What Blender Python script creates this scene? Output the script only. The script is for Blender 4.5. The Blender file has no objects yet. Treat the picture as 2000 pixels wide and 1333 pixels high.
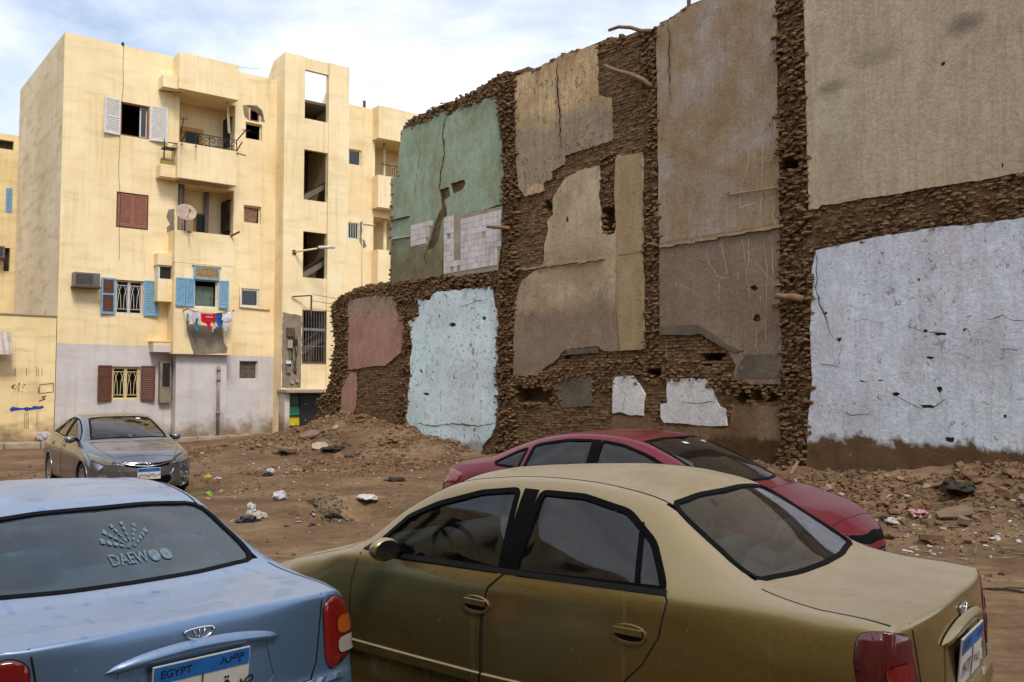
import bpy, bmesh, math, random
import numpy as np
from mathutils import Vector, Matrix, noise as mnoise
from mathutils.bvhtree import BVHTree
from mathutils.geometry import delaunay_2d_cdt
R = math.radians
scene = bpy.context.scene
C = scene.collection
random.seed(7)
rng = np.random.default_rng(7)

# ---------------------------------------------------------------- camera
FPX, YH, CAMH = 1750.0, 757.0, 1.87
PITCH = math.atan((YH - 666.5) / FPX)
cam = bpy.data.cameras.new('camera')
cam.sensor_width = 36.0
cam.lens = FPX / 2000 * 36.0
cam.clip_start = 0.05
cam.clip_end = 3000
camo = bpy.data.objects.new('camera', cam)
camo.location = (0, 0, CAMH)
camo.rotation_euler = (R(90) + PITCH, 0, 0)
C.objects.link(camo)
scene.camera = camo

# ---------------------------------------------------------------- sky and sun
SUN_AZ = R(157)      # compass-like: angle of the direction TO the sun, measured from +Y towards +X
SUN_EL = R(52)
world = bpy.data.worlds.new('World')
scene.world = world
world.use_nodes = True
wn = world.node_tree
wn.nodes.clear()
def wnode(t, **k):
    n = wn.nodes.new(t)
    for a, b in k.items():
        setattr(n, a, b)
    return n
sky = wnode('ShaderNodeTexSky', sky_type='NISHITA')
sky.sun_disc = False
sky.sun_elevation = SUN_EL
sky.sun_rotation = SUN_AZ
sky.air_density = 1.0
sky.dust_density = 1.4
tcw = wnode('ShaderNodeTexCoord')
mapw = wnode('ShaderNodeMapping')
mapw.inputs['Scale'].default_value = (1.0, 1.0, 2.6)
nz = wnode('ShaderNodeTexNoise')
nz.inputs['Scale'].default_value = 2.1
nz.inputs['Detail'].default_value = 6
nz.inputs['Roughness'].default_value = 0.6
nz.inputs['Distortion'].default_value = 0.35
rmp = wnode('ShaderNodeValToRGB')
rmp.color_ramp.elements[0].position = 0.30
rmp.color_ramp.elements[0].color = (0.16, 0.16, 0.16, 1)
rmp.color_ramp.elements[1].position = 0.60
rmp.color_ramp.elements[1].color = (1, 1, 1, 1)
nz2 = wnode('ShaderNodeTexNoise')
nz2.inputs['Scale'].default_value = 5.0
nz2.inputs['Detail'].default_value = 3
rmp2 = wnode('ShaderNodeValToRGB')
rmp2.color_ramp.elements[0].position = 0.3
rmp2.color_ramp.elements[0].color = (5.0, 5.35, 6.0, 1)
rmp2.color_ramp.elements[1].position = 0.7
rmp2.color_ramp.elements[1].color = (6.3, 6.45, 6.7, 1)
mixw = wnode('ShaderNodeMix', data_type='RGBA')
bg = wnode('ShaderNodeBackground')
bg.inputs['Strength'].default_value = 0.122
wo = wnode('ShaderNodeOutputWorld')
L = wn.links.new
L(tcw.outputs['Generated'], mapw.inputs['Vector'])
L(mapw.outputs['Vector'], nz.inputs['Vector'])
L(mapw.outputs['Vector'], nz2.inputs['Vector'])
L(nz.outputs['Fac'], rmp.inputs['Fac'])
L(nz2.outputs['Fac'], rmp2.inputs['Fac'])
L(rmp.outputs['Color'], mixw.inputs[0])
L(sky.outputs['Color'], mixw.inputs[6])
L(rmp2.outputs['Color'], mixw.inputs[7])
L(mixw.outputs[2], bg.inputs['Color'])
L(bg.outputs['Background'], wo.inputs['Surface'])

sl = bpy.data.lights.new('sun', 'SUN')
sl.energy = 1.7
sl.angle = R(15)
sl.color = (1.0, 0.92, 0.80)
so = bpy.data.objects.new('sun', sl)
dv = Vector((math.sin(SUN_AZ) * math.cos(SUN_EL), math.cos(SUN_AZ) * math.cos(SUN_EL), math.sin(SUN_EL)))
so.rotation_euler = dv.to_track_quat('Z', 'Y').to_euler()
so.location = dv * 60
C.objects.link(so)

vs = scene.view_settings
vs.view_transform = 'Standard'
vs.look = 'None'
vs.exposure = 0.68
vs.gamma = 1.0
vs.use_curve_mapping = False
scene.cycles.use_denoising = True
scene.cycles.max_bounces = 6
scene.cycles.use_adaptive_sampling = True
scene.cycles.adaptive_threshold = 0.02
scene.cycles.transparent_max_bounces = 16
scene.cycles.caustics_reflective = False
scene.cycles.caustics_refractive = False

# ---------------------------------------------------------------- frames of the place
FA, FO = R(38.8), (-14.546, 28.6)       # facade frame of the flats: x along the front, y inwards
WA, WO = R(-50.0), (5.1, 15.4)          # frame of the ruined wall: x along it towards us, y inwards

def ray(px, py):
    x = (px - 1000) / FPX
    u = -(py - 666.5) / FPX
    c, s = math.cos(PITCH), math.sin(PITCH)
    return Vector((x, c - u * s, s + u * c))
def on_plane(px, py, o, a, off=0.0):
    r = ray(px, py)
    Yv = Vector((-math.sin(a), math.cos(a)))
    Xv = Vector((math.cos(a), math.sin(a)))
    t = (off + o[0] * Yv.x + o[1] * Yv.y) / (r.x * Yv.x + r.y * Yv.y)
    p = r * t
    return ((p.x - o[0]) * Xv.x + (p.y - o[1]) * Xv.y, p.z + CAMH)
def FP(px, py, off=0.0): return on_plane(px, py, FO, FA, off)
def WP(px, py, off=0.0): return on_plane(px, py, WO, WA, off)
def GP(px, py, z=0.0):
    r = ray(px, py)
    t = (z - CAMH) / r.z
    return Vector((r.x * t, r.y * t, z))
def w2world(x, y, z):
    return Vector((WO[0] + x * math.cos(WA) - y * math.sin(WA), WO[1] + x * math.sin(WA) + y * math.cos(WA), z))
def world2w(X, Y):
    dx, dy = X - WO[0], Y - WO[1]
    return (dx * math.cos(WA) + dy * math.sin(WA), -dx * math.sin(WA) + dy * math.cos(WA))

# ---------------------------------------------------------------- object helpers
def tag(o, label=None, cat=None, group=None, kind=None):
    if label: o['label'] = label
    if cat: o['category'] = cat
    if group: o['group'] = group
    if kind: o['kind'] = kind
    return o
def thing(name, label, cat, loc=(0, 0, 0), rz=0.0, group=None):
    o = bpy.data.objects.new(name, None)
    o.empty_display_size = 0.2
    C.objects.link(o)
    o.location = loc
    o.rotation_euler = (0, 0, rz)
    return tag(o, label, cat, group)
def mobj(name, me, mats, parent=None):
    o = bpy.data.objects.new(name, me)
    C.objects.link(o)
    if mats is not None and not me.materials:
        for m in (mats if isinstance(mats, (list, tuple)) else [mats]):
            me.materials.append(m)
    if parent: o.parent = parent
    return o
def pyd(name, v, f, mats=None, parent=None, smooth=False, midx=None):
    me = bpy.data.meshes.new(name)
    me.from_pydata([tuple(map(float, p)) for p in v], [], [tuple(int(i) for i in q) for q in f])
    if smooth:
        me.polygons.foreach_set('use_smooth', [True] * len(me.polygons))
    if midx is not None:
        o = mobj(name, me, mats, parent)
        me.polygons.foreach_set('material_index', [int(i) for i in midx])
        me.update()
        return o
    me.update()
    return mobj(name, me, mats, parent)
def copy_tree(o, parent=None, loc=None, rot=None, scale=None):
    c = o.copy()
    C.objects.link(c)
    c.parent = parent
    if loc is not None: c.location = loc
    if rot is not None: c.rotation_euler = rot
    if scale is not None: c.scale = scale
    for ch in list(o.children):
        copy_tree(ch, c)
    return c

class MB:
    """collects boxes, tubes and loose polygons into one mesh"""
    def __init__(s):
        s.v, s.f, s.m = [], [], []
    def add(s, v, f, mi=0):
        b = len(s.v)
        s.v += [tuple(p) for p in v]
        s.f += [tuple(i + b for i in q) for q in f]
        s.m += [mi] * len(f)
        return s
    def box(s, x0, x1, y0, y1, z0, z1, mi=0):
        v = [(x, y, z) for z in (z0, z1) for y in (y0, y1) for x in (x0, x1)]
        return s.add(v, [(0, 2, 3, 1), (4, 5, 7, 6), (0, 1, 5, 4), (2, 6, 7, 3), (0, 4, 6, 2), (1, 3, 7, 5)], mi)
    def bar(s, a, b, w, h=None, up=(0, 0, 1), mi=0):
        a, b = Vector(a), Vector(b)
        h = h or w
        d = (b - a).normalized()
        u = Vector(up)
        if abs(d.dot(u)) > .98: u = Vector((1, 0, 0))
        sx = d.cross(u).normalized() * w / 2
        sy = sx.cross(d).normalized() * h / 2
        v = [p + i * sx + j * sy for p in (a, b) for i, j in ((-1, -1), (1, -1), (1, 1), (-1, 1))]
        return s.add(v, [(0, 3, 2, 1), (4, 5, 6, 7), (0, 1, 5, 4), (1, 2, 6, 5), (2, 3, 7, 6), (3, 0, 4, 7)], mi)
    def tube(s, pts, r, n=8, mi=0, cap=True):
        pts = [Vector(p) for p in pts]
        rr = r if isinstance(r, (list, tuple)) else [r] * len(pts)
        v = []
        prev = None
        for i, p in enumerate(pts):
            d = (pts[min(i + 1, len(pts) - 1)] - pts[max(i - 1, 0)])
            d = d.normalized() if d.length > 1e-9 else Vector((0, 0, 1))
            if prev is None:
                prev = Vector((0, 0, 1)) if abs(d.z) < .9 else Vector((1, 0, 0))
            a = (prev - d * prev.dot(d)).normalized()
            b = d.cross(a)
            prev = a
            v += [p + (a * math.cos(t) + b * math.sin(t)) * rr[i] for t in [2 * math.pi * k / n for k in range(n)]]
        f = []
        for i in range(len(pts) - 1):
            for k in range(n):
                f.append((i * n + k, i * n + (k + 1) % n, (i + 1) * n + (k + 1) % n, (i + 1) * n + k))
        if cap:
            f.append(tuple(range(n - 1, -1, -1)))
            f.append(tuple((len(pts) - 1) * n + k for k in range(n)))
        return s.add(v, f, mi)
    def lathe(s, prof, n=24, axis='z', o=(0, 0, 0), mi=0, close=False):
        v = []
        for rad, h in prof:
            for k in range(n):
                t = 2 * math.pi * k / n
                c, q = rad * math.cos(t), rad * math.sin(t)
                p = {'z': (c, q, h), 'y': (c, h, q), 'x': (h, c, q)}[axis]
                v.append((p[0] + o[0], p[1] + o[1], p[2] + o[2]))
        f = []
        m = len(prof)
        for i in range(m if close else m - 1):
            j = (i + 1) % m
            for k in range(n):
                f.append((i * n + k, i * n + (k + 1) % n, j * n + (k + 1) % n, j * n + k))
        return s.add(v, f, mi)
    def build(s, name, mats, parent=None, smooth=False, bevel=0.0, auto=None):
        o = pyd(name, s.v, s.f, mats, parent, smooth, s.m if isinstance(mats, (list, tuple)) else None)
        if bevel:
            b = o.modifiers.new('bevel', 'BEVEL')
            b.width = bevel
            b.segments = 2
            b.limit_method = 'ANGLE'
            b.angle_limit = R(35)
        if auto is not None:
            fix_normals(o.data)
            sharp_by_angle(o.data, R(auto))
        return o
def fix_normals(me):
    bm = bmesh.new(); bm.from_mesh(me)
    bmesh.ops.recalc_face_normals(bm, faces=bm.faces)
    bm.to_mesh(me); bm.free()
def sharp_by_angle(me, ang):
    bm = bmesh.new(); bm.from_mesh(me)
    for f in bm.faces: f.smooth = True
    for e in bm.edges:
        if len(e.link_faces) == 2 and e.calc_face_angle(0) > ang: e.smooth = False
    bm.to_mesh(me); bm.free()
def rounded_box(name, size, loc, mat, parent, r=.04, seg=3, rot=None, scale_top=None):
    bm = bmesh.new()
    bmesh.ops.create_cube(bm, size=1)
    for v in bm.verts:
        v.co = Vector((v.co.x * size[0], v.co.y * size[1], v.co.z * size[2]))
        if scale_top and v.co.z > 0:
            v.co.x *= scale_top[0]; v.co.y *= scale_top[1]
    bmesh.ops.bevel(bm, geom=bm.edges[:], offset=r, segments=seg, profile=.5, affect='EDGES')
    if rot: bmesh.ops.rotate(bm, verts=bm.verts, cent=(0, 0, 0), matrix=rot)
    bmesh.ops.translate(bm, verts=bm.verts, vec=loc)
    me = bpy.data.meshes.new(name)
    for f in bm.faces: f.smooth = True
    bm.to_mesh(me); bm.free()
    return mobj(name, me, mat, parent)

# ---------------------------------------------------------------- material helpers
class Mt:
    def __init__(s, name):
        s.m = bpy.data.materials.new(name)
        s.m.use_nodes = True
        s.t = s.m.node_tree
        s.b = s.t.nodes['Principled BSDF']
        s._tc = None
    def n(s, t, **k):
        q = s.t.nodes.new(t)
        for a, b in k.items(): setattr(q, a, b)
        return q
    def l(s, a, b): s.t.links.new(a, b)
    def co(s, kind='Object'):
        if s._tc is None: s._tc = s.n('ShaderNodeTexCoord')
        return s._tc.outputs[kind]
    def pos(s): return s.n('ShaderNodeNewGeometry').outputs['Position']
    def mapped(s, vec, scale=(1, 1, 1), loc=(0, 0, 0), rot=(0, 0, 0)):
        q = s.n('ShaderNodeMapping')
        q.inputs['Scale'].default_value = scale
        q.inputs['Location'].default_value = loc
        q.inputs['Rotation'].default_value = rot
        s.l(vec, q.inputs['Vector'])
        return q.outputs['Vector']
    def noise(s, vec, scale, detail=4, rough=.55, dist=0.0):
        q = s.n('ShaderNodeTexNoise')
        q.inputs['Scale'].default_value = scale
        q.inputs['Detail'].default_value = min(detail, 4)
        q.inputs['Roughness'].default_value = rough
        q.inputs['Distortion'].default_value = dist
        s.l(vec, q.inputs['Vector'])
        return q.outputs['Fac']
    def voro(s, vec, scale, feature='F1'):
        q = s.n('ShaderNodeTexVoronoi')
        q.feature = feature
        q.inputs['Scale'].default_value = scale
        s.l(vec, q.inputs['Vector'])
        return q.outputs['Distance']
    def ramp(s, fac, stops):
        q = s.n('ShaderNodeValToRGB')
        e = q.color_ramp.elements
        while len(e) < len(stops): e.new(.5)
        for a, (p, c) in zip(e, stops):
            a.position = p
            a.color = (c, c, c, 1) if isinstance(c, (int, float)) else (*c, 1)
        s.l(fac, q.inputs['Fac'])
        return q.outputs['Color']
    def mix(s, fac, a, b, mode='MIX'):
        q = s.n('ShaderNodeMix', data_type='RGBA', blend_type=mode)
        for sock, val in ((0, fac), (6, a), (7, b)):
            if isinstance(val, (int, float)): q.inputs[sock].default_value = val if sock == 0 else (val, val, val, 1)
            elif isinstance(val, tuple): q.inputs[sock].default_value = (*val, 1)
            else: s.l(val, q.inputs[sock])
        return q.outputs[2]
    def math(s, op, a, b=None, clamp=False):
        q = s.n('ShaderNodeMath', operation=op)
        q.use_clamp = clamp
        for i, val in enumerate((a, b)):
            if val is None: continue
            if isinstance(val, (int, float)): q.inputs[i].default_value = val
            else: s.l(val, q.inputs[i])
        return q.outputs[0]
    def sep(s, vec):
        q = s.n('ShaderNodeSeparateXYZ')
        s.l(vec, q.inputs[0])
        return q.outputs
    def bump(s, h, strength=.3, dist=.02):
        q = s.n('ShaderNodeBump')
        q.inputs['Strength'].default_value = strength
        q.inputs['Distance'].default_value = dist
        s.l(h, q.inputs['Height'])
        s.l(q.outputs['Normal'], s.b.inputs['Normal'])
    def set(s, col=None, rough=None, metal=None, spec=None, coat=None, coat_r=None):
        for k, v in (('Base Color', col), ('Roughness', rough), ('Metallic', metal), ('Specular IOR Level', spec), ('Coat Weight', coat), ('Coat Roughness', coat_r)):
            if v is None: continue
            if isinstance(v, tuple): s.b.inputs[k].default_value = (*v, 1)
            elif isinstance(v, (int, float)): s.b.inputs[k].default_value = v
            else: s.l(v, s.b.inputs[k])
        return s.m
def simple(name, col, rough=.6, var=.12, scale=6.0, metal=0.0, spec=.35, bump=.0, dust=0.0):
    m = Mt(name)
    v = m.pos()
    nz_ = m.noise(v, scale, 5)
    lo = tuple(c * (1 - var) for c in col)
    hi = tuple(min(1, c * (1 + var)) for c in col)
    c = m.ramp(nz_, [(.3, lo), (.7, hi)])
    if dust:
        nrm = m.n('ShaderNodeNewGeometry').outputs['Normal']
        up = m.math('MULTIPLY', m.ramp(m.sep(nrm)[2], [(.2, 0.0), (.95, 1.0)]), m.ramp(m.noise(v, 3.5, 5), [(.3, .35), (.7, 1.0)]))
        c = m.mix(m.math('MULTIPLY', up, dust), c, (.30, .235, .165))
    if bump:
        m.bump(m.noise(v, scale * 8, 4), bump, .01)
    return m.set(c, rough, metal, spec)
# ================================================================= ground
def vnoise(x, y, seed=0):
    xi, yi = np.floor(x).astype(np.int64), np.floor(y).astype(np.int64)
    fx, fy = x - xi, y - yi
    fx, fy = fx * fx * (3 - 2 * fx), fy * fy * (3 - 2 * fy)
    def h(a, b):
        n = (a * 374761393 + b * 668265263 + seed * 974634777) & 0xffffffff
        n = ((n ^ (n >> 13)) * 1274126177) & 0xffffffff
        return ((n ^ (n >> 16)) & 0xffff) / 65535.0
    return (h(xi, yi) * (1 - fx) + h(xi + 1, yi) * fx) * (1 - fy) + (h(xi, yi + 1) * (1 - fx) + h(xi + 1, yi + 1) * fx) * fy
def fbm(x, y, o=4, seed=0):
    a, s, t = 0.5, 0.0, 0.0
    for i in range(o):
        s = s + a * vnoise(x, y, seed + i); t += a
        x, y, a = x * 2.03 + 5.1, y * 2.03 + 1.7, a * .5
    return s / t
PIT = GP(700, 999)
FLAT = [(.25, 5.16, 0, 1.9), (-2.74, 5.05, -.03, 1.9), (-7.62, 17.2, -.06, 2.0), (1.39, 9.14, 0, 1.9)]   # trodden flat where cars stand
MX = [-20, -17.6, -16.4, -15, -12.5, -11.5, -10, -9, -8, -6, -3, -.5, .5, 2, 4, 9]
MH = [.2, .55, .80, .72, .72, .74, .48, .22, .3, .32, .35, .42, .48, .6, .72, .7]
def gz(X, Y):
    X = np.asarray(X, float); Y = np.asarray(Y, float)
    dx, dy = X - WO[0], Y - WO[1]
    lx = dx * math.cos(WA) + dy * math.sin(WA)
    d = -(-dx * math.sin(WA) + dy * math.cos(WA))
    wob = fbm(lx * .7, d * .7, 4, 3)
    h = np.interp(lx, MX, MH)
    wid = np.interp(lx, [-18, -12, -8, -2, 2, 8], [2.0, 1.9, 1.3, 1.0, 1.35, 1.6])
    m = h * np.exp(-(np.maximum(d, 0) / wid) ** 2) * (.62 + .76 * wob)
    m = np.where(d < 0, h * (.62 + .76 * wob), m)
    # heap at the broken end of the wall
    r = np.hypot(lx + 16.0, d - .4)
    m = np.maximum(m, .80 * np.exp(-(r / 1.4) ** 2) * (.7 + .6 * wob))
    r2 = np.hypot(lx + 14.2, d - 3.0)
    m = m + .34 * np.exp(-(r2 / 2.3) ** 2) * (.4 + 1.2 * wob)
    near = np.clip((Y - 2) / 6, 0.15, 1)
    z = m + near * .10 * (fbm(X * .45, Y * .45, 4, 11) - .5) + near * .05 * (fbm(X * 2.1, Y * 2.1, 4, 17) - .5)
    z = z + (.10 * np.clip(m / .2, 0, 1) + .012) * (fbm(X * 6, Y * 6, 3, 23) - .5)
    px, py = (X - PIT.x) / .80, (Y - PIT.y) / 1.15
    rr = np.hypot(px, py) + .35 * (fbm(X * 1.6, Y * 1.6, 3, 31) - .5)
    z = z - .62 * np.exp(-(rr ** 7) * 1.1) + .05 * np.exp(-((rr - 1.3) / .3) ** 2)
    for cx_, cy_, cz_, r_ in FLAT:
        w_ = np.clip(1 - (np.hypot(X - cx_, Y - cy_) - r_) / 1.3, 0, 1)
        w_ = w_ * w_ * (3 - 2 * w_)
        z = z * (1 - w_) + cz_ * w_
    return z
def gzf(x, y): return float(gz(np.array([x]), np.array([y]))[0])
def axis(a, b, st, ext):
    c = list(np.arange(a, b, st))
    lo, hi, s = [], [], st
    p, q = c[0], c[-1]
    while q < ext:
        s *= 1.35; q += s; p -= s
        hi.append(q); lo.append(p)
    return np.array(lo[::-1] + c + hi)
def dirt_mat(name='dirt'):
    m = Mt(name)
    v = m.pos()
    n1 = m.noise(v, .55, 6, .6)
    n2 = m.noise(v, 5.0, 6, .65)
    n3 = m.noise(m.mapped(v, (.5, 5, 3), rot=(0, 0, R(-25))), 2.2, 5, .65)
    c = m.ramp(n1, [(.30, (.098, .063, .037)), (.5, (.178, .117, .070)), (.72, (.270, .184, .115))])
    c = m.mix(.55, c, m.ramp(n2, [(.3, (.55, .52, .48)), (.7, (1.25, 1.22, 1.18))]), 'MULTIPLY')
    c = m.mix(.5, c, m.ramp(n3, [(.35, (.62, .58, .55)), (.65, (1.22, 1.22, 1.2))]), 'MULTIPLY')
    sp = m.ramp(m.noise(v, 60, 3, .7), [(.66, 0.0), (.74, 1.0)])
    c = m.mix(m.math('MULTIPLY', sp, .5), c, (.42, .33, .24))
    hb = m.math('ADD', m.math('MULTIPLY', m.noise(v, 22, 6, .7), 1.0), m.math('MULTIPLY', n2, .8))
    m.bump(hb, .55, .05)
    return m.set(c, .95, spec=.12)
M_dirt = dirt_mat()
xs = axis(-27, 17, .13, 1500)
ys = axis(1.2, 38, .13, 1500)
XX, YY = np.meshgrid(xs, ys)
ZZ = gz(XX, YY)
far = np.clip((np.hypot(XX, YY - 18) - 34) / 20, 0, 1)
ZZ = ZZ * (1 - far)
nx, ny = len(xs), len(ys)
me = bpy.data.meshes.new('ground')
gv = np.stack([XX, YY, ZZ], -1).reshape(-1, 3)
ii = np.arange(nx * ny).reshape(ny, nx)
q = np.stack([ii[:-1, :-1], ii[:-1, 1:], ii[1:, 1:], ii[1:, :-1]], -1).reshape(-1, 4)
def fast_mesh(me, v, q, smooth=True):
    v = np.asarray(v, np.float32); q = np.asarray(q, np.int32)
    k = q.shape[1]
    me.vertices.add(len(v)); me.vertices.foreach_set('co', v.ravel())
    me.loops.add(q.size); me.loops.foreach_set('vertex_index', q.ravel())
    me.polygons.add(len(q))
    me.polygons.foreach_set('loop_start', np.arange(0, q.size, k, dtype=np.int32))
    me.polygons.foreach_set('use_smooth', np.full(len(q), smooth, dtype=bool))
    me.update(calc_edges=True)
    me.validate()
    return me
fast_mesh(me, gv, q)
tag(mobj('ground', me, M_dirt), 'trampled brown dirt lot with rubble and litter', kind='structure')

# ---------------------------------------------------------------- pavement and kerb in front of the flats
M_conc = simple('concrete', (.36, .29, .21), .9, .25, 3.0, bump=.4, dust=.5)
M_kerb = simple('kerb_stone', (.33, .265, .195), .9, .3, 2.5, bump=.5, dust=.4)
pave = MB().box(-14, 7.55, -.55, .3, -.3, .185).build('pavement', M_conc)
pave.location = (FO[0], FO[1], 0); pave.rotation_euler = (0, 0, FA)
tag(pave, 'narrow raised pavement with worn kerb along the flats', kind='structure')
kx = -13.5
kme = []
while kx < 7.3:
    ln = random.uniform(.8, 1.15)
    b = MB().box(kx + .012, kx + ln - .012, -.72 + random.uniform(-.02, .02), -.552, -.3, .20 + random.uniform(-.03, .012))
    b.build('kerb_stone', M_kerb, pave, bevel=.025)
    kx += ln
# ================================================================= block of flats
def stucco(name, paint, lower=None, smudge=.5, seed=0.0, low_dirt=True, zs=(3.28, 3.01)):
    m = Mt(name)
    v = m.co()
    vv = m.mapped(v, (1, 1, 1), (seed, seed * 2, seed * 3))
    big = m.noise(vv, .45, 5, .6)
    hi = tuple(min(1, c * 1.06) for c in paint)
    lo = (paint[0] * .90, paint[1] * .84, paint[2] * .72)
    c = m.ramp(big, [(.30, lo), (.62, hi)])
    if lower:
        x, y, z = m.sep(v)
        right = m.math('GREATER_THAN', x, 3.42)
        thr = m.math('SUBTRACT', zs[0], m.math('MULTIPLY', right, zs[0] - zs[1]))
        thr = m.math('ADD', thr, m.math('MULTIPLY', m.math('SUBTRACT', m.noise(vv, 3.0, 4), .5), .05))
        isl = m.math('LESS_THAN', z, thr)
        lowc = m.ramp(m.noise(vv, .9, 6, .65), [(.3, tuple(q * .80 for q in lower)), (.66, lower)])
        c = m.mix(isl, c, lowc)
    # wind-blown smudges, long and slanting
    sm = m.noise(m.mapped(vv, (.55, .55, 2.3), rot=(0, R(-16), 0)), 1.5, 7, .58, .15)
    c = m.mix(m.math('MULTIPLY', m.ramp(sm, [(.50, 0.0), (.80, 1.0)]), smudge), c, (.34, .23, .12))
    st = m.noise(m.mapped(vv, (5.5, 5.5, .35)), 1.0, 5, .6)
    c = m.mix(m.math('MULTIPLY', m.ramp(st, [(.52, 0.0), (.74, 1.0)]), .28), c, (.34, .24, .13))
    if low_dirt:
        z = m.sep(v)[2]
        g = m.math('ADD', m.math('MULTIPLY', z, -1.0), m.math('MULTIPLY', m.noise(vv, 1.6, 6, .65), 2.1))
        c = m.mix(m.ramp(m.math('ADD', g, .15), [(.32, 0.0), (1.0, .9)]), c, (.19, .13, .075))
    spk = m.ramp(m.noise(vv, 26, 3, .6), [(.70, 0.0), (.76, 1.0)])
    c = m.mix(m.math('MULTIPLY', spk, .35), c, (.25, .18, .11))
    m.bump(m.math('ADD', m.noise(vv, 30, 5, .6), m.math('MULTIPLY', m.noise(vv, 4, 4, .6), 1.2)), .32, .02)
    return m.set(c, .92, spec=.15)
YEL = (.86, .715, .455)
M_fac = stucco('yellow_render', YEL, (.62, .588, .585), .30)
M_yel = stucco('pale_yellow_render', (.88, .745, .49), None, .25, 3.7, False)
M_side = stucco('dusty_gable_render', (.76, .64, .45), None, .60, 9.1, False)
M_lowwall = stucco('yellow_yard_wall', (.83, .67, .39), None, .6, 5.3, True)
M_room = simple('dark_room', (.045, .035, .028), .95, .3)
M_roomw = simple('stair_interior', (.20, .165, .125), .95, .2, 1.5)
M_cem = simple('raw_cement', (.235, .19, .14), .95, .3, 3, bump=.6)
M_white = simple('white_paint', (.62, .61, .58), .6, .12, 8, dust=.25)
M_cream = simple('cream_paint', (.70, .58, .34), .55, .1, 8)
M_blue = simple('sky_blue_paint', (.17, .34, .50), .55, .18, 9, dust=.2)
M_brown = simple('brown_wood', (.115, .040, .022), .55, .25, 9)
M_redbr = simple('faded_red_wood', (.27, .105, .07), .6, .2, 9)
M_rust = simple('rusty_metal', (.10, .055, .035), .7, .4, 14, bump=.2)
M_iron = simple('dark_iron', (.03, .027, .026), .5, .3, 14, metal=.4)
M_grey = simple('grey_metal', (.20, .19, .18), .5, .2, 10, metal=.3, dust=.4)
M_wire = simple('black_wire', (.02, .018, .017), .6)
M_pipe = simple('grey_pipe', (.25, .21, .18), .6, .25, 8)
M_ochre = simple('ochre_wood', (.52, .30, .09), .6, .2, 8)
def glass_mat(name, tint, rough=.05, tr=.6, spec=.5):
    m = Mt(name)
    g = m.n('ShaderNodeBsdfGlossy'); g.inputs['Roughness'].default_value = rough; g.inputs['Color'].default_value = (.9, .93, .95, 1)
    t = m.n('ShaderNodeBsdfTransparent'); t.inputs['Color'].default_value = (*tint, 1)
    fr = m.n('ShaderNodeFresnel'); fr.inputs['IOR'].default_value = 1.5
    mx = m.n('ShaderNodeMixShader')
    fac = m.math('ADD', m.math('MULTIPLY', fr.outputs[0], 1.0), .04)
    m.l(fac, mx.inputs[0]); m.l(t.outputs[0], mx.inputs[1]); m.l(g.outputs[0], mx.inputs[2])
    m.l(mx.outputs[0], m.t.nodes['Material Output'].inputs['Surface'])
    return m.m
M_pane = glass_mat('window_glass', (.35, .36, .36), .08)

flats = thing('apartment_building', 'yellow rendered block of flats with lilac ground floor and open stair tower', 'building', (FO[0], FO[1], 0), FA)

def rect(pl, pr, ytl, ybl, off=0.0):
    x0, z1 = FP(pl, ytl, off)
    _, z0 = FP(pl, ybl, off)
    x1 = FP(pr, (ytl + ybl) / 2, off)[0]
    return x0, x1, z0, z1
def wall_holes(mb, x0, x1, z0, z1, y, holes, depth=.22, mi=0):
    cx = sorted({x0, x1, *[h[0] for h in holes], *[h[1] for h in holes]})
    cz = sorted({z0, z1, *[h[2] for h in holes], *[h[3] for h in holes]})
    cx = [c for c in cx if x0 <= c <= x1]; cz = [c for c in cz if z0 <= c <= z1]
    for a, b in zip(cx, cx[1:]):
        for c, d in zip(cz, cz[1:]):
            mx, mz = (a + b) / 2, (c + d) / 2
            if any(h[0] < mx < h[1] and h[2] < mz < h[3] for h in holes): continue
            mb.add([(a, y, c), (b, y, c), (b, y, d), (a, y, d)], [(0, 1, 2, 3)], mi)
    for a, b, c, d in holes:
        e = y + depth
        mb.add([(a, y, c), (a, e, c), (a, e, d), (a, y, d)], [(3, 2, 1, 0)], mi)
        mb.add([(b, y, c), (b, e, c), (b, e, d), (b, y, d)], [(0, 1, 2, 3)], mi)
        mb.add([(a, y, c), (b, y, c), (b, e, c), (a, e, c)], [(0, 1, 2, 3)], mi)
        mb.add([(a, y, d), (b, y, d), (b, e, d), (a, e, d)], [(3, 2, 1, 0)], mi)
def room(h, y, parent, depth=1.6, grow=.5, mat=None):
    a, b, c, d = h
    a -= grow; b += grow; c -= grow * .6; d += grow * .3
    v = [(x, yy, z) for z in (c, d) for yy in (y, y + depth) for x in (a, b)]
    return pyd('room', v, [(0, 1, 3, 2), (4, 6, 7, 5), (2, 3, 7, 6), (0, 2, 6, 4), (1, 5, 7, 3)], mat or M_room, parent)
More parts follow.
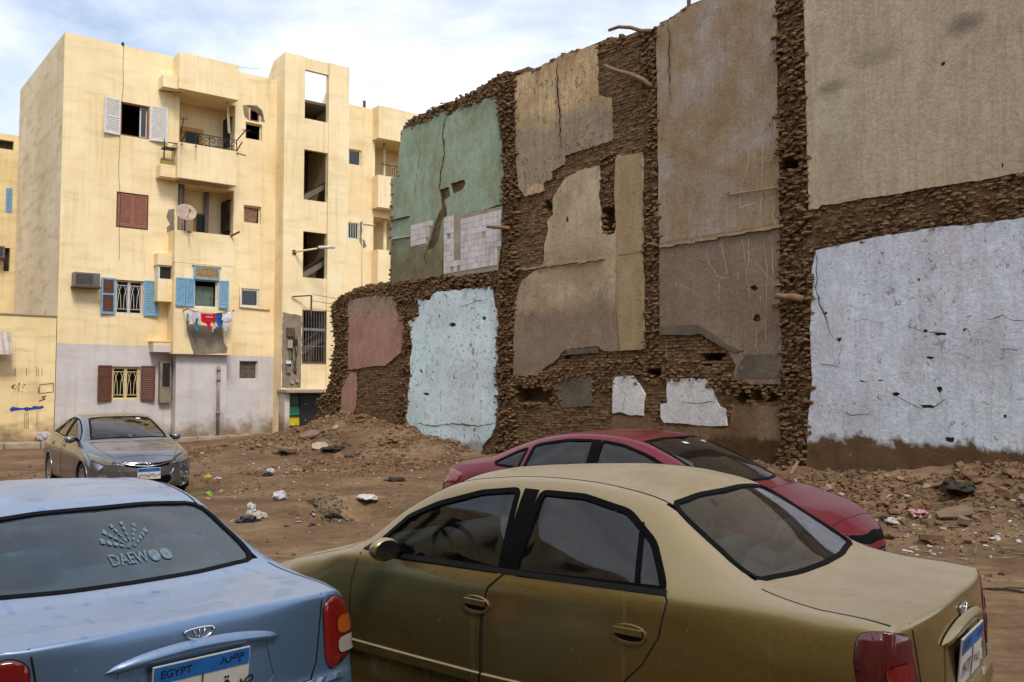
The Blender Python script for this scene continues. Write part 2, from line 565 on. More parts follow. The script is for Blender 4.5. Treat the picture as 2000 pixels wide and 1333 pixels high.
def shutter(parent, w, h, mats, loc, rz=0.0, slats=None, bars=(), name='shutter', side=1):
    """hinge on x=0; leaf runs along +x (side=1) or -x"""
    mb = MB()
    t = .035; fr = .06
    s = side
    def bx(x0, x1, z0, z1, y0=-t, y1=0, mi=0):
        mb.box(min(s * x0, s * x1), max(s * x0, s * x1), y0, y1, z0, z1, mi)
    bx(0, fr, 0, h); bx(w - fr, w, 0, h); bx(fr, w - fr, 0, fr * 1.3); bx(fr, w - fr, h - fr, h)
    for b in bars: bx(fr, w - fr, h * b - .03, h * b + .03)
    n = slats or int((h - 2.3 * fr) / .058)
    dz = (h - 2.3 * fr) / n
    for i in range(n):
        z = fr * 1.3 + dz * i
        xa, xb = sorted((s * fr, s * (w - fr)))
        mb.add([(xa, -t * .95, z), (xb, -t * .95, z), (xb, -t * .15, z + dz * .95), (xa, -t * .15, z + dz * .95), (xa, -t * .95, z + .012), (xb, -t * .95, z + .012), (xb, -t * .15, z + dz * .95 + .012), (xa, -t * .15, z + dz * .95 + .012)],
               [(0, 1, 2, 3), (7, 6, 5, 4), (0, 4, 5, 1), (3, 2, 6, 7), (0, 3, 7, 4), (1, 5, 6, 2)], 1)
    o = mb.build(name, mats, parent)
    o.location = loc
    o.rotation_euler = (0, 0, rz)
    return o
def win_frame(h, y, mat, parent, w=.06, depth=.07, mull=True, inset=.1, pane=True):
    a, b, c, d = h
    mb = MB()
    y0, y1 = y + inset, y + inset + depth
    mb.box(a, a + w, y0, y1, c, d); mb.box(b - w, b, y0, y1, c, d)
    mb.box(a + w, b - w, y0, y1, c, c + w); mb.box(a + w, b - w, y0, y1, d - w, d)
    if mull: mb.box((a + b) / 2 - w * .6, (a + b) / 2 + w * .6, y0 + .004, y1 - .004, c + w, d - w)
    o = mb.build('window', mat, parent)
    if pane:
        pyd('pane', [(a + w, y1 - .03, c + w), (b - w, y1 - .03, c + w), (b - w, y1 - .03, d - w), (a + w, y1 - .03, d - w)], [(0, 1, 2, 3)], M_pane, o)
    return o
def grille(parent, h, y, mat, kind='lyre', n=2):
    a, b, c, d = h
    mb = MB(); r = .011
    mb.tube([(a, y, c), (b, y, c)], r, 5); mb.tube([(a, y, d), (b, y, d)], r, 5)
    w = (b - a) / n
    for i in range(n):
        x0 = a + w * i + .03; x1 = a + w * (i + 1) - .03
        H = d - c
        mb.tube([(x0, y, c), (x0, y, d)], r, 5); mb.tube([(x1, y, c), (x1, y, d)], r, 5)
        if kind == 'lyre':
            z0, z1 = c + H * .13, d - H * .14
            mb.tube([(x0, y, z0), (x1, y, z0)], r, 5); mb.tube([(x0, y, z1), (x1, y, z1)], r, 5)
            xm = (x0 + x1) / 2; q = (x1 - x0)
            for s in (-1, 1):
                mb.tube([(xm + s * q * (.5 - .5 * t) if False else xm + s * q * (.42 * math.cos(t * 1.5) ** .5 if math.cos(t * 1.5) > 0 else 0), y, z0 + (z1 - z0) * (1 - .95 * (1 - t) ** 1.0) * .98) for t in np.linspace(0, 1, 9)], r * .8, 5)
                mb.tube([(xm + s * q * .12, y, z0 + .02), (xm + s * q * .16, y, z0 + (z1 - z0) * .55), (xm + s * q * .42, y, z1 - .02)], r * .8, 5)
    return mb.build('grille', mat, parent)

# ---- openings in the main front (photographed rectangles laid back on the facade plane)
H_top = rect(236, 292, 198, 264)
H_mid = rect(228, 290, 374, 444)
H_first = rect(226, 280, 546, 613)
H_gnd = rect(219, 274, 716, 782)
S_top = rect(480, 512, 238, 271); S_vent = rect(488, 507, 213, 236)
S_mid = rect(476, 510, 400, 436); S_first = rect(470, 506, 563, 599); S_gnd = rect(468, 503, 705, 741)
LOG3 = (3.72, 5.72, 9.12, 12.12); LOG2 = (3.72, 5.72, 6.1, 8.98)
ZT = 13.42
mb = MB()
wall_holes(mb, 0, 7.33, 0, ZT, 0.0, [H_top, H_mid, H_first, H_gnd, S_top, S_vent, S_mid, S_first, S_gnd, LOG3, LOG2])
XR = 15.5
R1 = rect(681, 706, 290, 322); R2 = rect(679, 701, 434, 466)
LR1 = (11.55, 14.2, 10.3, 11.9); LR2 = (11.5, 14.2, 7.2, 8.75)
wall_holes(mb, 9.95, XR, 0, 13.12, 0.0, [R1, R2, LR1, LR2])
mb.add([(0, 0, ZT), (7.33, 0, ZT), (7.33, .22, ZT), (0, .22, ZT)], [(0, 1, 2, 3)])
mb.add([(7.33, 0, ZT), (7.33, .22, ZT), (7.33, .22, 13.0), (7.33, 0, 13.0)], [(0, 1, 2, 3)])
mb.add([(0, .22, 13.0), (7.33, .22, 13.0), (7.33, .22, ZT), (0, .22, ZT)], [(0, 1, 2, 3)])
mb.add([(9.95, 0, 13.12), (XR, 0, 13.12), (XR, .22, 13.12), (9.95, .22, 13.12)], [(0, 1, 2, 3)])
mb.build('front_wall', M_fac, flats)
# gable, roof and back
GD = 7.3
mb = MB()
mb.add([(0, 0, 0), (0, GD, 0), (0, GD, ZT), (0, 0, ZT)], [(3, 2, 1, 0)])
mb.add([(0, 0, ZT), (0, GD, ZT), (.22, GD, ZT), (.22, 0, ZT)], [(3, 2, 1, 0)])
mb.build('gable_wall', M_side, flats)
MB().box(.23, XR - .05, .23, GD - .05, 12.9, 13.0).build('roof', M_conc, flats)
mb = MB(); mb.add([(0, GD, 0), (XR, GD, 0), (XR, GD, ZT), (0, GD, ZT)], [(0, 1, 2, 3)]); mb.add([(XR, 0, 0), (XR, GD, 0), (XR, GD, 13.1), (XR, 0, 13.1)], [(0, 1, 2, 3)])
mb.build('back_wall', M_side, flats)
for h in (H_top, H_mid, H_first, H_gnd, S_top, S_mid, S_first, S_gnd, S_vent, R1, R2):
    room(h, .225, flats)

# ---- windows of the left column
def leafpair(win, h, y, mats_l, mats_r, wl, wr, al, ar, barsl=(), barsr=()):
    a, b, c, d = h
    shutter(win, wl, d - c + .06, mats_l, (a - .01, y - .012, c - .03), R(180 + al) if False else 0, None, barsl, 'shutter', -1).rotation_euler = (0, 0, R(al))
    shutter(win, wr, d - c + .06, mats_r, (b + .01, y - .012, c - .03), 0, None, barsr, 'shutter', 1).rotation_euler = (0, 0, R(-ar))
w = win_frame(H_top, 0, M_redbr, flats, .05, .08, False, .04, False)
leafpair(w, H_top, 0, [M_white, M_white], [M_white, M_white], .53, .58, 8, 10, (.5,))
win_frame((H_top[1] - .28, H_top[1] - .04, H_top[2] + .05, H_top[3] - .05), 0, M_white, flats, .04, .05, False, .13, True)
w = win_frame(H_mid, 0, M_rust, flats, .05, .08, False, .03, False)
hw = (H_mid[1] - H_mid[0] - .1) / 2
shutter(w, hw, H_mid[3] - H_mid[2] - .1, [M_redbr, M_redbr], (H_mid[0] + .05, .05, H_mid[2] + .05))
shutter(w, hw, H_mid[3] - H_mid[2] - .1, [M_redbr, M_redbr], (H_mid[1] - .05, .05, H_mid[2] + .05), 0, None, (), 'shutter', -1)
w = win_frame(H_first, 0, M_white, flats, .06, .08, True, .10)
grille(w, (H_first[0] + .03, H_first[1] - .03, H_first[2] + .03, H_first[3] - .03), .06, M_white)
leafpair(w, H_first, 0, [M_blue, M_brown], [M_blue, M_blue], .46, .47, 6, 8, (.55,))
w = win_frame(H_gnd, 0, M_cream, flats, .08, .08, True, .10)
grille(w, (H_gnd[0] + .03, H_gnd[1] - .03, H_gnd[2] + .03, H_gnd[3] - .03), .06, M_cream)
leafpair(w, H_gnd, 0, [M_brown, M_brown], [M_brown, M_brown], .45, .45, 8, 10)
# ---- small windows of the right column
w = win_frame(S_top, 0, M_cream, flats, .05, .06, False, .10, False)
w = win_frame(S_vent, 0, M_redbr, flats, .05, .06, False, .02, False)
w = win_frame(S_mid, 0, M_cream, flats, .06, .06, False, .10, False)
pyd('sacking_screen', [(S_mid[0] + .05, .12, S_mid[2] + .02), (S_mid[1] - .14, .10, S_mid[2] + .02), (S_mid[1] - .1, .13, S_mid[3] - .06), (S_mid[0] + .05, .11, S_mid[3] - .1)], [(0, 1, 2, 3)], simple('sacking', (.21, .12, .075), .95, .35, 12), w)
w = win_frame(S_first, 0, M_white, flats, .07, .08, False, .04, True)
w = win_frame(S_gnd, 0, M_white, flats, .03, .06, False, .08, False)
pyd('board', [(S_gnd[0] + .03, .12, S_gnd[2] + .03), (S_gnd[1] - .03, .12, S_gnd[2] + .03), (S_gnd[1] - .03, .12, S_gnd[3] - .03), (S_gnd[0] + .03, .12, S_gnd[3] - .03)], [(0, 1, 2, 3)], simple('old_board', (.10, .075, .06), .9, .4, 10), w)
w = win_frame(R1, 0, M_cream, flats, .06, .07, False, .06, True)
w = win_frame(R2, 0, M_white, flats, .05, .06, False, .05, True)
mb = MB()
for k in range(5):
    x = R2[0] + (R2[1] - R2[0]) * (k + .5) / 5
    mb.tube([(x, .02, R2[2]), (x, .02, R2[3])], .012, 5)
mb.build('grille', M_white, w)

# ---- balcony bay with its loggias
def flat_poly(name, pts, y, mat, parent, thick=.012, jag=0.0, seed=1):
    """small irregular patch lying on a wall plane, slightly proud"""
    rr = random.Random(seed)
    out = []
    for i, p in enumerate(pts):
        q = pts[(i + 1) % len(pts)]
        n = max(1, int(math.hypot(q[0] - p[0], q[1] - p[1]) / .12)) if jag else 1
        for k in range(n):
            t = k / n
            out.append((p[0] + (q[0] - p[0]) * t + rr.uniform(-jag, jag), p[1] + (q[1] - p[1]) * t + rr.uniform(-jag, jag)))
    n = len(out)
    v = [(x, y - thick, z) for x, z in out] + [(x, y + .01, z) for x, z in out]
    f = [tuple(range(n))] + [(i, i + n, (i + 1) % n + n, (i + 1) % n) for i in range(n)]
    o = pyd(name, v, f, mat, parent)
    fix_normals(o.data)
    return o
BX0, BX1, BY = 3.46, 5.56, -.70
def parts(name, mat, *boxes):
    mb = MB()
    for q in boxes: mb.box(*q)
    return mb.build(name, mat, flats)
parts('roof_parapet', M_fac, (BX0, BX1, BY, -.001, 12.12, 13.38))
parts('side_box', M_fac, (2.98, BX0 - .001, -.52, -.001, 12.13, 12.55))
def balcony(x0, x1, z0, z1, slab=True):
    v = [(x0, -.001), (x0, BY), (x1, BY), (x1, -.001), (x1 - .12, -.001), (x1 - .12, BY + .12), (x0 + .12, BY + .12), (x0 + .12, -.001)]
    n = 8
    vv_ = [(p[0], p[1], z) for z in (z0, z1) for p in v]
    f_ = [(0, 1, 6, 7), (1, 2, 5, 6), (2, 3, 4, 5)]
    f_ = [tuple(reversed(q_)) for q_ in f_] + [tuple(i + n for i in q_) for q_ in f_] + [(i, (i + 1) % n, (i + 1) % n + n, i + n) for i in range(n)]
    o_ = pyd('balcony', vv_, f_, M_fac, flats); fix_normals(o_.data)
    if slab: MB().box(x0 + .121, x1 - .121, BY + .121, -.001, z0, z0 + .13).build('balcony_floor', M_conc, o_)
balcony(BX0, BX1, 9.03, 10.26)
parts('side_box', M_fac, (2.96, BX0 - .001, -.50, -.001, 9.04, 9.46))
balcony(BX0 - .04, BX1 - .08, 6.12, 7.22)
H_bay = rect(380, 423, 547, 600, BY)
H_tr = rect(380, 426, 522, 545, BY)
H_bay = (H_bay[0], max(H_bay[1], H_tr[1]), H_bay[2], H_tr[3])
mb = MB()
wall_holes(mb, BX0 - .03, BX1 - .09, 3.0, 6.11, BY + .001, [H_bay], .15)
mb.add([(BX0 - .03, 0, 3.0), (BX0 - .03, BY + .001, 3.0), (BX0 - .03, BY + .001, 6.11), (BX0 - .03, 0, 6.11)], [(0, 1, 2, 3)])
mb.add([(BX1 - .09, 0, 3.0), (BX1 - .09, BY + .001, 3.0), (BX1 - .09, BY + .001, 6.11), (BX1 - .09, 0, 6.11)], [(3, 2, 1, 0)])
mb.add([(BX0 - .03, 0, 3.0), (BX1 - .09, 0, 3.0), (BX1 - .09, BY + .001, 3.0), (BX0 - .03, BY + .001, 3.0)], [(0, 1, 2, 3)])
mb.build('bay_wall', M_fac, flats)
MB().box(3.62, 5.38, -.46, -.001, 0.0, 2.999).build('bay_base', M_fac, flats)
room(H_bay, BY + .16, flats, .52, .15)
w = win_frame((H_bay[0], H_bay[1], H_bay[2], H_tr[2]), BY, M_white, flats, .05, .05, False, .08, False)
pyd('curtain', [(H_bay[0] + .05 + (H_bay[1] - H_bay[0] - .1) * i / 24, BY + .24 + .025 * math.sin(i * 1.9), z) for z in (H_bay[2], H_bay[2] + .75) for i in range(25)], [(i, i + 1, i + 26, i + 25) for i in range(24)], simple('green_curtain', (.12, .16, .13), .9, .3, 5), w, True)
hh = H_tr[2] - H_bay[2]
for k, (pl, pr) in enumerate(((343, 361), (362, 379))):
    a = FP(pl, 570, BY)[0]; b = FP(pr, 570, BY)[0]
    shutter(w, b - a, hh, [M_blue, M_blue], (a, BY - .02, H_bay[2]), R(-4 + 8 * k))
a = FP(427, 575, BY)[0]; b = FP(445, 575, BY)[0]
shutter(w, b - a, hh, [M_blue, M_blue], (a, BY - .02, H_bay[2]), R(-9))
M_strip = simple('louvre_wood', (.36, .22, .09), .7, .25, 9)
t = shutter(w, H_bay[1] - H_bay[0] + .08, H_tr[3] - H_tr[2] + .06, [M_blue, M_strip], (H_bay[0] - .04, BY - .01, H_tr[2] - .01), 0, 7, (), 'transom')
MB().box(H_bay[0] - .1, H_bay[1] + .1, BY - .06, BY + .03, H_tr[3] + .055, H_tr[3] + .10).build('lintel', M_cream, w)
# side shelves and the kitchen vent between bay and wall
parts('side_box', M_fac, (2.95, 3.428, -.42, -.001, 6.02, 6.42))
parts('side_box', M_fac, (2.96, 3.428, -.46, -.001, 4.78, 5.52))
mb = MB()
mb.box(2.86, 3.425, -.45, -.001, 3.06, 3.40); mb.box(2.82, 3.425, -.47, -.001, 3.401, 3.44)
mb.build('ledge', M_fac, flats)
side = MB().box(3.05, 3.427, -.30, -.002, 5.53, 6.0).build('side_window', M_iron, flats)
mb = MB(); mb.box(2.99, 3.05, -.36, -.002, 5.53, 6.01); mb.box(3.05, 3.426, -.36, -.301, 5.53, 5.56); mb.box(3.05, 3.426, -.36, -.301, 5.97, 6.01)
mb.build('frame', M_white, side)
nic = MB().box(3.18, 3.56, -.19, -.001, 1.35, 2.75).build('niche_window', M_cem, flats)
MB().box(3.26, 3.50, -.20, -.191, 1.9, 2.7).build('pane', M_iron, nic)
# loggia interiors
for nm, Lh in (('loggia', LOG3), ('loggia', LOG2)):
    a, b, c, d = Lh
    v = [(x, yy, z) for z in (c, d) for yy in (.221, .92) for x in (a - .3, b)]
    pyd('loggia', v, [(0, 1, 3, 2), (4, 6, 7, 5), (2, 3, 7, 6), (0, 2, 6, 4), (1, 5, 7, 3)], M_fac, flats)
a, b, c, d = LOG3
MB().box(a + .35, a + 1.15, .84, .91, c, c + 2.15).build('door', M_ochre, flats, bevel=.01)
MB().box(a + .5, a + 1.0, .825, .838, c + .9, c + 2.0).build('pane', M_iron, bpy.data.objects[flats.children[-1].name])
MB().box(b - .05, b - .01, .3, .8, c, c + 2.1).build('door', M_white, flats)
a, b, c, d = LOG2
o = MB().box(a + .9, a + 1.35, .86, .915, c + 1.05, c + 2.1).build('window', M_ochre, flats)
MB().box(a + .96, a + 1.29, .84, .858, c + 1.11, c + 2.04).build('pane', M_iron, o)
MB().box(b - .06, b - .005, .35, .85, c, c + 2.2).build('door', M_iron, flats)
mb = MB()
mb.tube([(a + .12, .1, c), (a + .12, .1, d)], .07, 10); mb.tube([(a + .25, .15, c), (a + .25, .15, d)], .04, 8); mb.tube([(b - .7, .8, c), (b - .7, .8, d)], .08, 10)
mb.build('drainpipe', M_pipe, flats, True)
pyd('curtain', [(BX1 - .25 + .05 * math.cos(k * 2.2) + .02 * j, -.30 + .04 * math.sin(k * 1.7), 12.1 - j * .28) for j in range(5) for k in range(8)], [(j * 8 + k, j * 8 + k + 1, j * 8 + k + 9, j * 8 + k + 8) for j in range(4) for k in range(7)], simple('faded_cloth', (.42, .34, .22), .95, .2), flats, True)
# wrought railing with scrolls on the third-floor parapet
mb = MB()
y = BY + .03; z0, z1 = 10.30, 10.66
x0, x1 = BX0 + .12, BX1 - .03
for z in (z0, z1): mb.bar((x0, y, z), (x1, y, z), .03, .025)
for k in range(5):
    x = x0 + (x1 - x0) * k / 4
    mb.bar((x, y, 10.26), (x, y, z1), .025, .025)
for k in range(8):
    cx = x0 + (x1 - x0) * (k + .5) / 8; cz = (z0 + z1) / 2; s = 1 if k % 2 else -1
    mb.tube([(cx + s * (.13 - .011 * t) * math.cos(t * .62), y, cz + (.15 - .0125 * t) * math.sin(t * .62)) for t in range(11)], .013, 5)
    mb.tube([(cx - .13, y, cz - s * .15), (cx - .05, y, cz - s * .12), (cx + .02, y, cz - s * .15)], .011, 5)
for x, s in ((x0, -1), (x1, 1)):
    mb.bar((x, y, 10.28), (x, y - .5, 10.5 + .0), .03); mb.bar((x, y, z1), (x + s * .12, y - .55, 10.95), .03)
    mb.bar((x + s * .0, y - .02, 10.2), (x + s * .14, y - .45, 10.05), .035)
    mb.tube([(x + s * .12 + .13 * math.cos(t), y - .55 + .1 * math.sin(t), 10.93) for t in np.linspace(0, 6.28, 13)], .008, 5)
mb.bar((x0 + .5, y, 10.24), (x0 + .4, y - .35, 10.1), .035)
mb.build('railing', M_iron, flats)
mb = MB()
for x in (BX0 + .4, BX1 - .2): MB().bar((x, BY, 7.2), (x - .05 + .2 * (x > 5), BY - .4, 7.12 + .2 * (x > 5)), .045).build('bracket', M_iron, flats)
mb.bar((BX0 - .3, -.2, 10.4), (BX0 - .3, -.2, 9.75), .03); mb.bar((BX0 - .3, -.6, 10.2), (BX0, -.6, 10.2), .03); mb.box(BX0 - .42, BX0 - .01, -.6, -.2, 10.02, 10.05)
mb.build('bracket', M_iron, flats)
MB().bar((3.0, -.25, 12.05), (3.6, -.6, 12.0), .025).build('bracket', M_iron, flats)
# broken plaster below the laundry, patch round the small vent, plaster loss by the drainpipe
flat_poly('bare_cement', [FP(*p, BY) for p in ((365, 632), (434, 640), (437, 668), (444, 680), (442, 690), (378, 692), (372, 672), (366, 650))], BY, M_cem, flats, .006, .015, 4)
flat_poly('bare_cement', [FP(*p) for p in ((474, 206), (500, 206), (512, 215), (518, 240), (509, 237), (509, 212), (486, 211), (486, 235), (478, 228))], 0, M_cem, flats, .008, .012, 5)
flat_poly('bare_cement', [FP(*p) for p in ((329, 410), (341, 408), (340, 450), (326, 455), (325, 445), (332, 438), (325, 425))], -.003, M_cem, flats, .008, .012, 6)
# downpipe on the lilac wall and fine cracks/cables
mb = MB()
xp = FP(425, 760, -.46)[0]
mb.tube([(xp, -.54, 2.62), (xp, -.54, .15)], .055, 12)
for z in (2.55, 2.2, 1.05): mb.tube([(xp, -.54, z), (xp, -.54, z - .12)], .07, 12)
mb.build('drainpipe', M_pipe, flats, True)
mb = MB()
x = FP(235, 300)[0]
mb.tube([(x + .04 * math.sin(z * 1.1) + .02 * math.sin(z * 3.3), -.008, z) for z in np.linspace(6.1, 13.4, 40)], .006, 4)
mb.build('cable', M_wire, flats)
mb = MB(); mb.tube([(x, -.0, 13.42), (x, -.0, 13.5)], .05, 8); mb.build('roof_pipe', M_iron, flats)
mb = MB()
xx, zz = FP(472, 600)
mb.tube([(xx - .08, -.04, 5.6), (xx - .08, -.04, 4.78), (xx + 1.05, -.04, 4.74), (xx + 1.05, -.04, 4.85)], .035, 8)
mb.build('water_pipe', M_cream, flats, True)

# ---- stair tower
TX0, TX1, TY, TZ = 7.32, 9.98, -.70, 14.30
SX0, SX1 = 8.12, 9.12
tower = MB()
tower.box(TX0, SX0, TY, TY + .25, 1.66, TZ)
tower.box(SX1, TX1, TY, TY + .25, 0, TZ)
def side_wall(x0, x1):
    prof = [(TY + .251, 0), (TY + .251, TZ), (.35, TZ - .05), (2.7, 11.75), (2.7, 0)]
    v = [(x, yy, z) for x in (x0, x1) for yy, z in prof]
    tower.add(v, [(0, 1, 2, 3, 4), (9, 8, 7, 6, 5)] + [(i, i + 5, (i + 1) % 5 + 5, (i + 1) % 5) for i in range(5)])
side_wall(TX0, TX0 + .2); side_wall(TX1 - .2, TX1)
o = tower.build('stair_tower', M_yel, flats)
fix_normals(o.data)
OPN = [(11.98, 13.84), (8.90, 10.80), (5.97, 7.70), (2.78, 4.75)]
zz = TZ - .002
for lo, hi in OPN + [(None, None)]:
    z0 = hi if hi is not None else 1.66
    MB().box(SX0 + .001, SX1 - .001, TY + .06, TY + .22, z0, zz).build('spandrel', M_yel, flats)
    zz = lo
mb = MB()
mb.add([(TX0 + .2, 2.4, 0), (TX1 - .2, 2.4, 0), (TX1 - .2, 2.4, 11.6), (TX0 + .2, 2.4, 11.6)], [(0, 1, 2, 3)])
for z in (11.5, 8.2, 5.2, 2.3): mb.box(TX0 + .2, TX1 - .2, .6, 2.39, z, z + .15)
for z in (8.35, 5.35, 2.45):
    mb.add([(TX0 + .21, .0, z), (TX1 - .21, .0, z + 1.5), (TX1 - .21, 1.2, z + 1.5), (TX0 + .21, 1.2, z), (TX0 + .21, .0, z + .2), (TX1 - .21, .0, z + 1.7), (TX1 - .21, 1.2, z + 1.7), (TX0 + .21, 1.2, z + .2)], [(0, 1, 2, 3), (7, 6, 5, 4), (0, 4, 5, 1), (3, 2, 6, 7)])
mb.build('staircase', M_roomw, flats)
gr = win_frame((SX0, SX1, OPN[3][0], OPN[3][1]), TY, M_rust, flats, .05, .06, False, .02, False)
mb = MB()
for k in range(9):
    x = SX0 + .07 + (SX1 - SX0 - .14) * k / 8
    mb.tube([(x, TY + .05, OPN[3][0] + .04), (x, TY + .05, OPN[3][1] - .04)], .012, 6)
mb.box(SX0 + .05, SX1 - .05, TY + .03, TY + .075, 3.98, 4.08)
mb.tube([(SX0, TY + .05, 3.4), (SX1, TY + .05, 3.4)], .012, 6)
mb.build('grille', M_grey, gr)
# bare brown panel with meters left of the grille, porch slab, posts and the doorway
flat_poly('bare_cement', [(TX0 + .02, 1.85), (SX0 - .02, 1.85), (SX0 - .02, 4.5), (SX0 - .3, 4.56), (TX0 + .02, 4.62)], TY, M_cem, flats, .01, .02, 8)
MB().box(TX0 - .05, TX1 + .05, TY - .55, TY + .3, 1.66, 1.80).build('porch_slab', M_conc, flats, bevel=.03)
MB().box(TX0 + .01, TX0 + .2, TY - .3, TY + .2, 0, 1.655).build('door_post', stucco('lilac_post', (.60, .55, .55), None, .4, 2.2), flats)
mb = MB(); mb.box(TX0 + .21, SX1, .3, .4, 0, 1.6); mb.build('passage_wall', M_room, flats)
mx0 = TX0 + .12
for k, (dx, z, ww, hh_, m_) in enumerate(((.05, 3.72, .30, .34, M_rust), (.30, 3.45, .16, .2, M_iron), (.03, 2.72, .2, .12, M_white), (.06, 2.38, .16, .24, M_grey), (.34, 2.45, .12, .12, M_rust), (.22, 2.0, .14, .1, M_conc), (.42, 2.05, .12, .12, M_conc), (.08, 3.3, .2, .3, M_conc))):
    MB().box(mx0 + dx, mx0 + dx + ww, TY - .09, TY - .012, z, z + hh_).build('meter_box', m_, flats, bevel=.012)
mb = MB()
rr = random.Random(3)
for k in range(7):
    x = mx0 + rr.uniform(.05, .55); z = rr.uniform(3.5, 4.1)
    mb.tube([(x, TY - .03, z), (x + rr.uniform(-.1, .1), TY - .06, z - .5), (x + rr.uniform(-.15, .15), TY - .03, z - 1.2)], .01, 5)
mb.build('meter_wires', M_wire, flats)
# gate with green and yellow sheets in a dark frame
M_gsh = simple('green_plastic', (.03, .30, .16), .45, .25, 9)
M_ysh = simple('yellow_plastic', (.55, .46, .02), .45, .25, 9)
M_dsh = simple('dark_green_plastic', (.06, .10, .07), .5, .4, 9)
gx0, gx1 = TX0 + .24, TX0 + .80
gate = MB()
for x in (gx0, gx1): gate.box(x - .025, x + .025, TY + .02, TY + .07, .0, 1.64)
for z in (.02, .42, .80, 1.18, 1.58): gate.box(gx0, gx1, TY + .03, TY + .06, z, z + .04)
gate = gate.build('gate', M_iron, flats)
for z, m_ in ((.07, M_ysh), (.47, M_ysh), (.85, M_gsh), (1.23, M_dsh)):
    pyd('panel', [(gx0 + .03 + (gx1 - gx0 - .06) * i / 8, TY + .075 + .012 * (i % 2), zz_) for zz_ in (z, z + .34) for i in range(9)], [(i, i + 1, i + 10, i + 9) for i in range(8)], m_, gate)
dd = MB().box(gx1 + .03, SX1 + .5, TY + .05, TY + .1, 0, 1.6).build('door', M_iron, flats)
for x in (gx1 + .2, gx1 + .62):
    for z in (.65, 1.25): MB().lathe([(0, -.02), (.03, -.015), (.035, 0)], 8, 'y', (x, TY + .048, z)).build('stud', M_grey, dd)
# ---- balconies right of the tower
def rbay(z0, z1):
    mb = MB(); mb.box(11.42, 15.4, -.5, -.38, z0, z1); mb.box(11.42, 11.54, -.380, -.001, z0, z1); mb.box(11.541, 15.39, -.380, -.001, z0, z0 + .14)
    mb.build('balcony', M_yel, flats)
rbay(11.85, 13.16); rbay(9.05, 10.35); rbay(5.0, 7.35)
for Lh in (LR1, LR2):
    a, b, c, d = Lh
    c -= 1.2
    v = [(x, yy, z) for z in (c, d) for yy in (.221, 1.15) for x in (a, b)]
    pyd('loggia', v, [(0, 1, 3, 2), (4, 6, 7, 5), (2, 3, 7, 6), (0, 2, 6, 4), (1, 5, 7, 3)], M_fac, flats)
mb = MB()
for k in range(22):
    x = 11.6 + k * .1
    mb.tube([(x, -.44, 10.35), (x, -.44, 10.85 + .12 * math.sin(k * .9))], .012, 5)
mb.tube([(11.55, -.44, 10.82), (13.8, -.44, 10.82)], .018, 5)
for k in range(14): mb.bar((12.6, -.2 + .0, 10.4 + k * .0), (12.6 + k * .1, -.3, 11.3), .02)
mb.build('railing', M_rust, flats)
mb = MB(); mb.tube([(12.15, .3, 8.5), (12.15, .3, 11.9)], .07, 8); mb.tube([(12.2, .3, 6), (12.2, .3, 8.8)], .09, 8)
mb.build('drainpipe', M_cream, flats, True)
pyd('red_cloth', [(12.75, -.1, 7.3), (13.4, -.1, 7.3), (13.4, -.08, 8.25), (12.75, -.12, 8.25)], [(0, 1, 2, 3)], simple('red_cloth', (.30, .03, .025), .9), flats)
mb = MB(); xq = FP(707, 450)[0]
mb.tube([(xq, -.03, 8.4), (xq, -.03, 5.2)], .016, 8); mb.tube([(xq, -.03, 8.4), (11.6, -.03, 8.4)], .016, 8); mb.build('water_pipe', M_white, flats, True)
flat_poly('bare_cement', [FP(*p) for p in ((703, 435), (708, 432), (709, 452), (705, 465), (712, 470), (716, 482), (708, 486), (702, 470))], 0, M_cem, flats, .008, .012, 9)
for q_ in ((714, 204), (751, 217)):
    x = FP(*q_)[0]
    mb = MB(); mb.tube([(x, .1, 13.0), (x, .1, 13.42 if q_[0] < 730 else 13.25)], .06, 8); mb.build('roof_pipe', M_rust, flats)

# ================================================================= yard wall on the left
yard = thing('yard_wall', 'low yellow yard wall with blue paint smear and scribbles, left of the flats', 'wall', (FO[0], FO[1], 0), FA)
MB().box(-13, -.02, .02, .32, 0, 4.13).build('wall', M_lowwall, yard)
MB().box(-13, -.02, -.02, .36, 4.131, 4.17).build('coping', M_conc, yard)
M_paintb = simple('blue_paint_smear', (.02, .05, .30), .7, .5, 20)
M_scr = simple('black_scribble', (.10, .065, .04), .9, .3, 20)
flat_poly('paint_smear', [FP(*p, .02) for p in ((19, 800), (24, 795), (35, 796), (45, 798), (52, 795), (60, 797), (66, 793), (76, 794), (84, 793), (86, 797), (78, 799), (70, 800), (58, 801), (52, 804), (46, 801), (30, 803), (21, 805))], .02, M_paintb, yard, .003, .01, 3)
def scribble(pts, y, r, parent, off=0.02):
    mb = MB(); pp = [FP(*p, off) for p in pts]
    for a, b in zip(pp, pp[1:]): mb.bar((a[0], off - .003, a[1]), (b[0], off - .003, b[1]), r, .006, (0, 1, 0))
    return mb.build('scribble', M_scr, parent)
scribble([(76, 770), (78, 752), (104, 749), (104, 766), (78, 769)], 0, .02, yard)
scribble([(74, 756), (75, 768)], 0, .02, yard)
scribble([(76, 784), (88, 780), (82, 776), (90, 774)], 0, .035, yard)
for x in (27, 30, 52, 71, 75, 82): scribble([(x, 716 + (x % 7)), (x, 735)], 0, .014, yard)
for x in (48, 52, 55, 72): scribble([(x, 806), (x + .5, 838)], 0, .012, yard)
rr = random.Random(9)
for k in range(16):
    x, y_ = rr.uniform(22, 46), rr.uniform(748, 768)
    scribble([(x, y_), (x + rr.uniform(1, 4), y_ + rr.uniform(-2, 2))], 0, rr.uniform(.02, .06), yard)
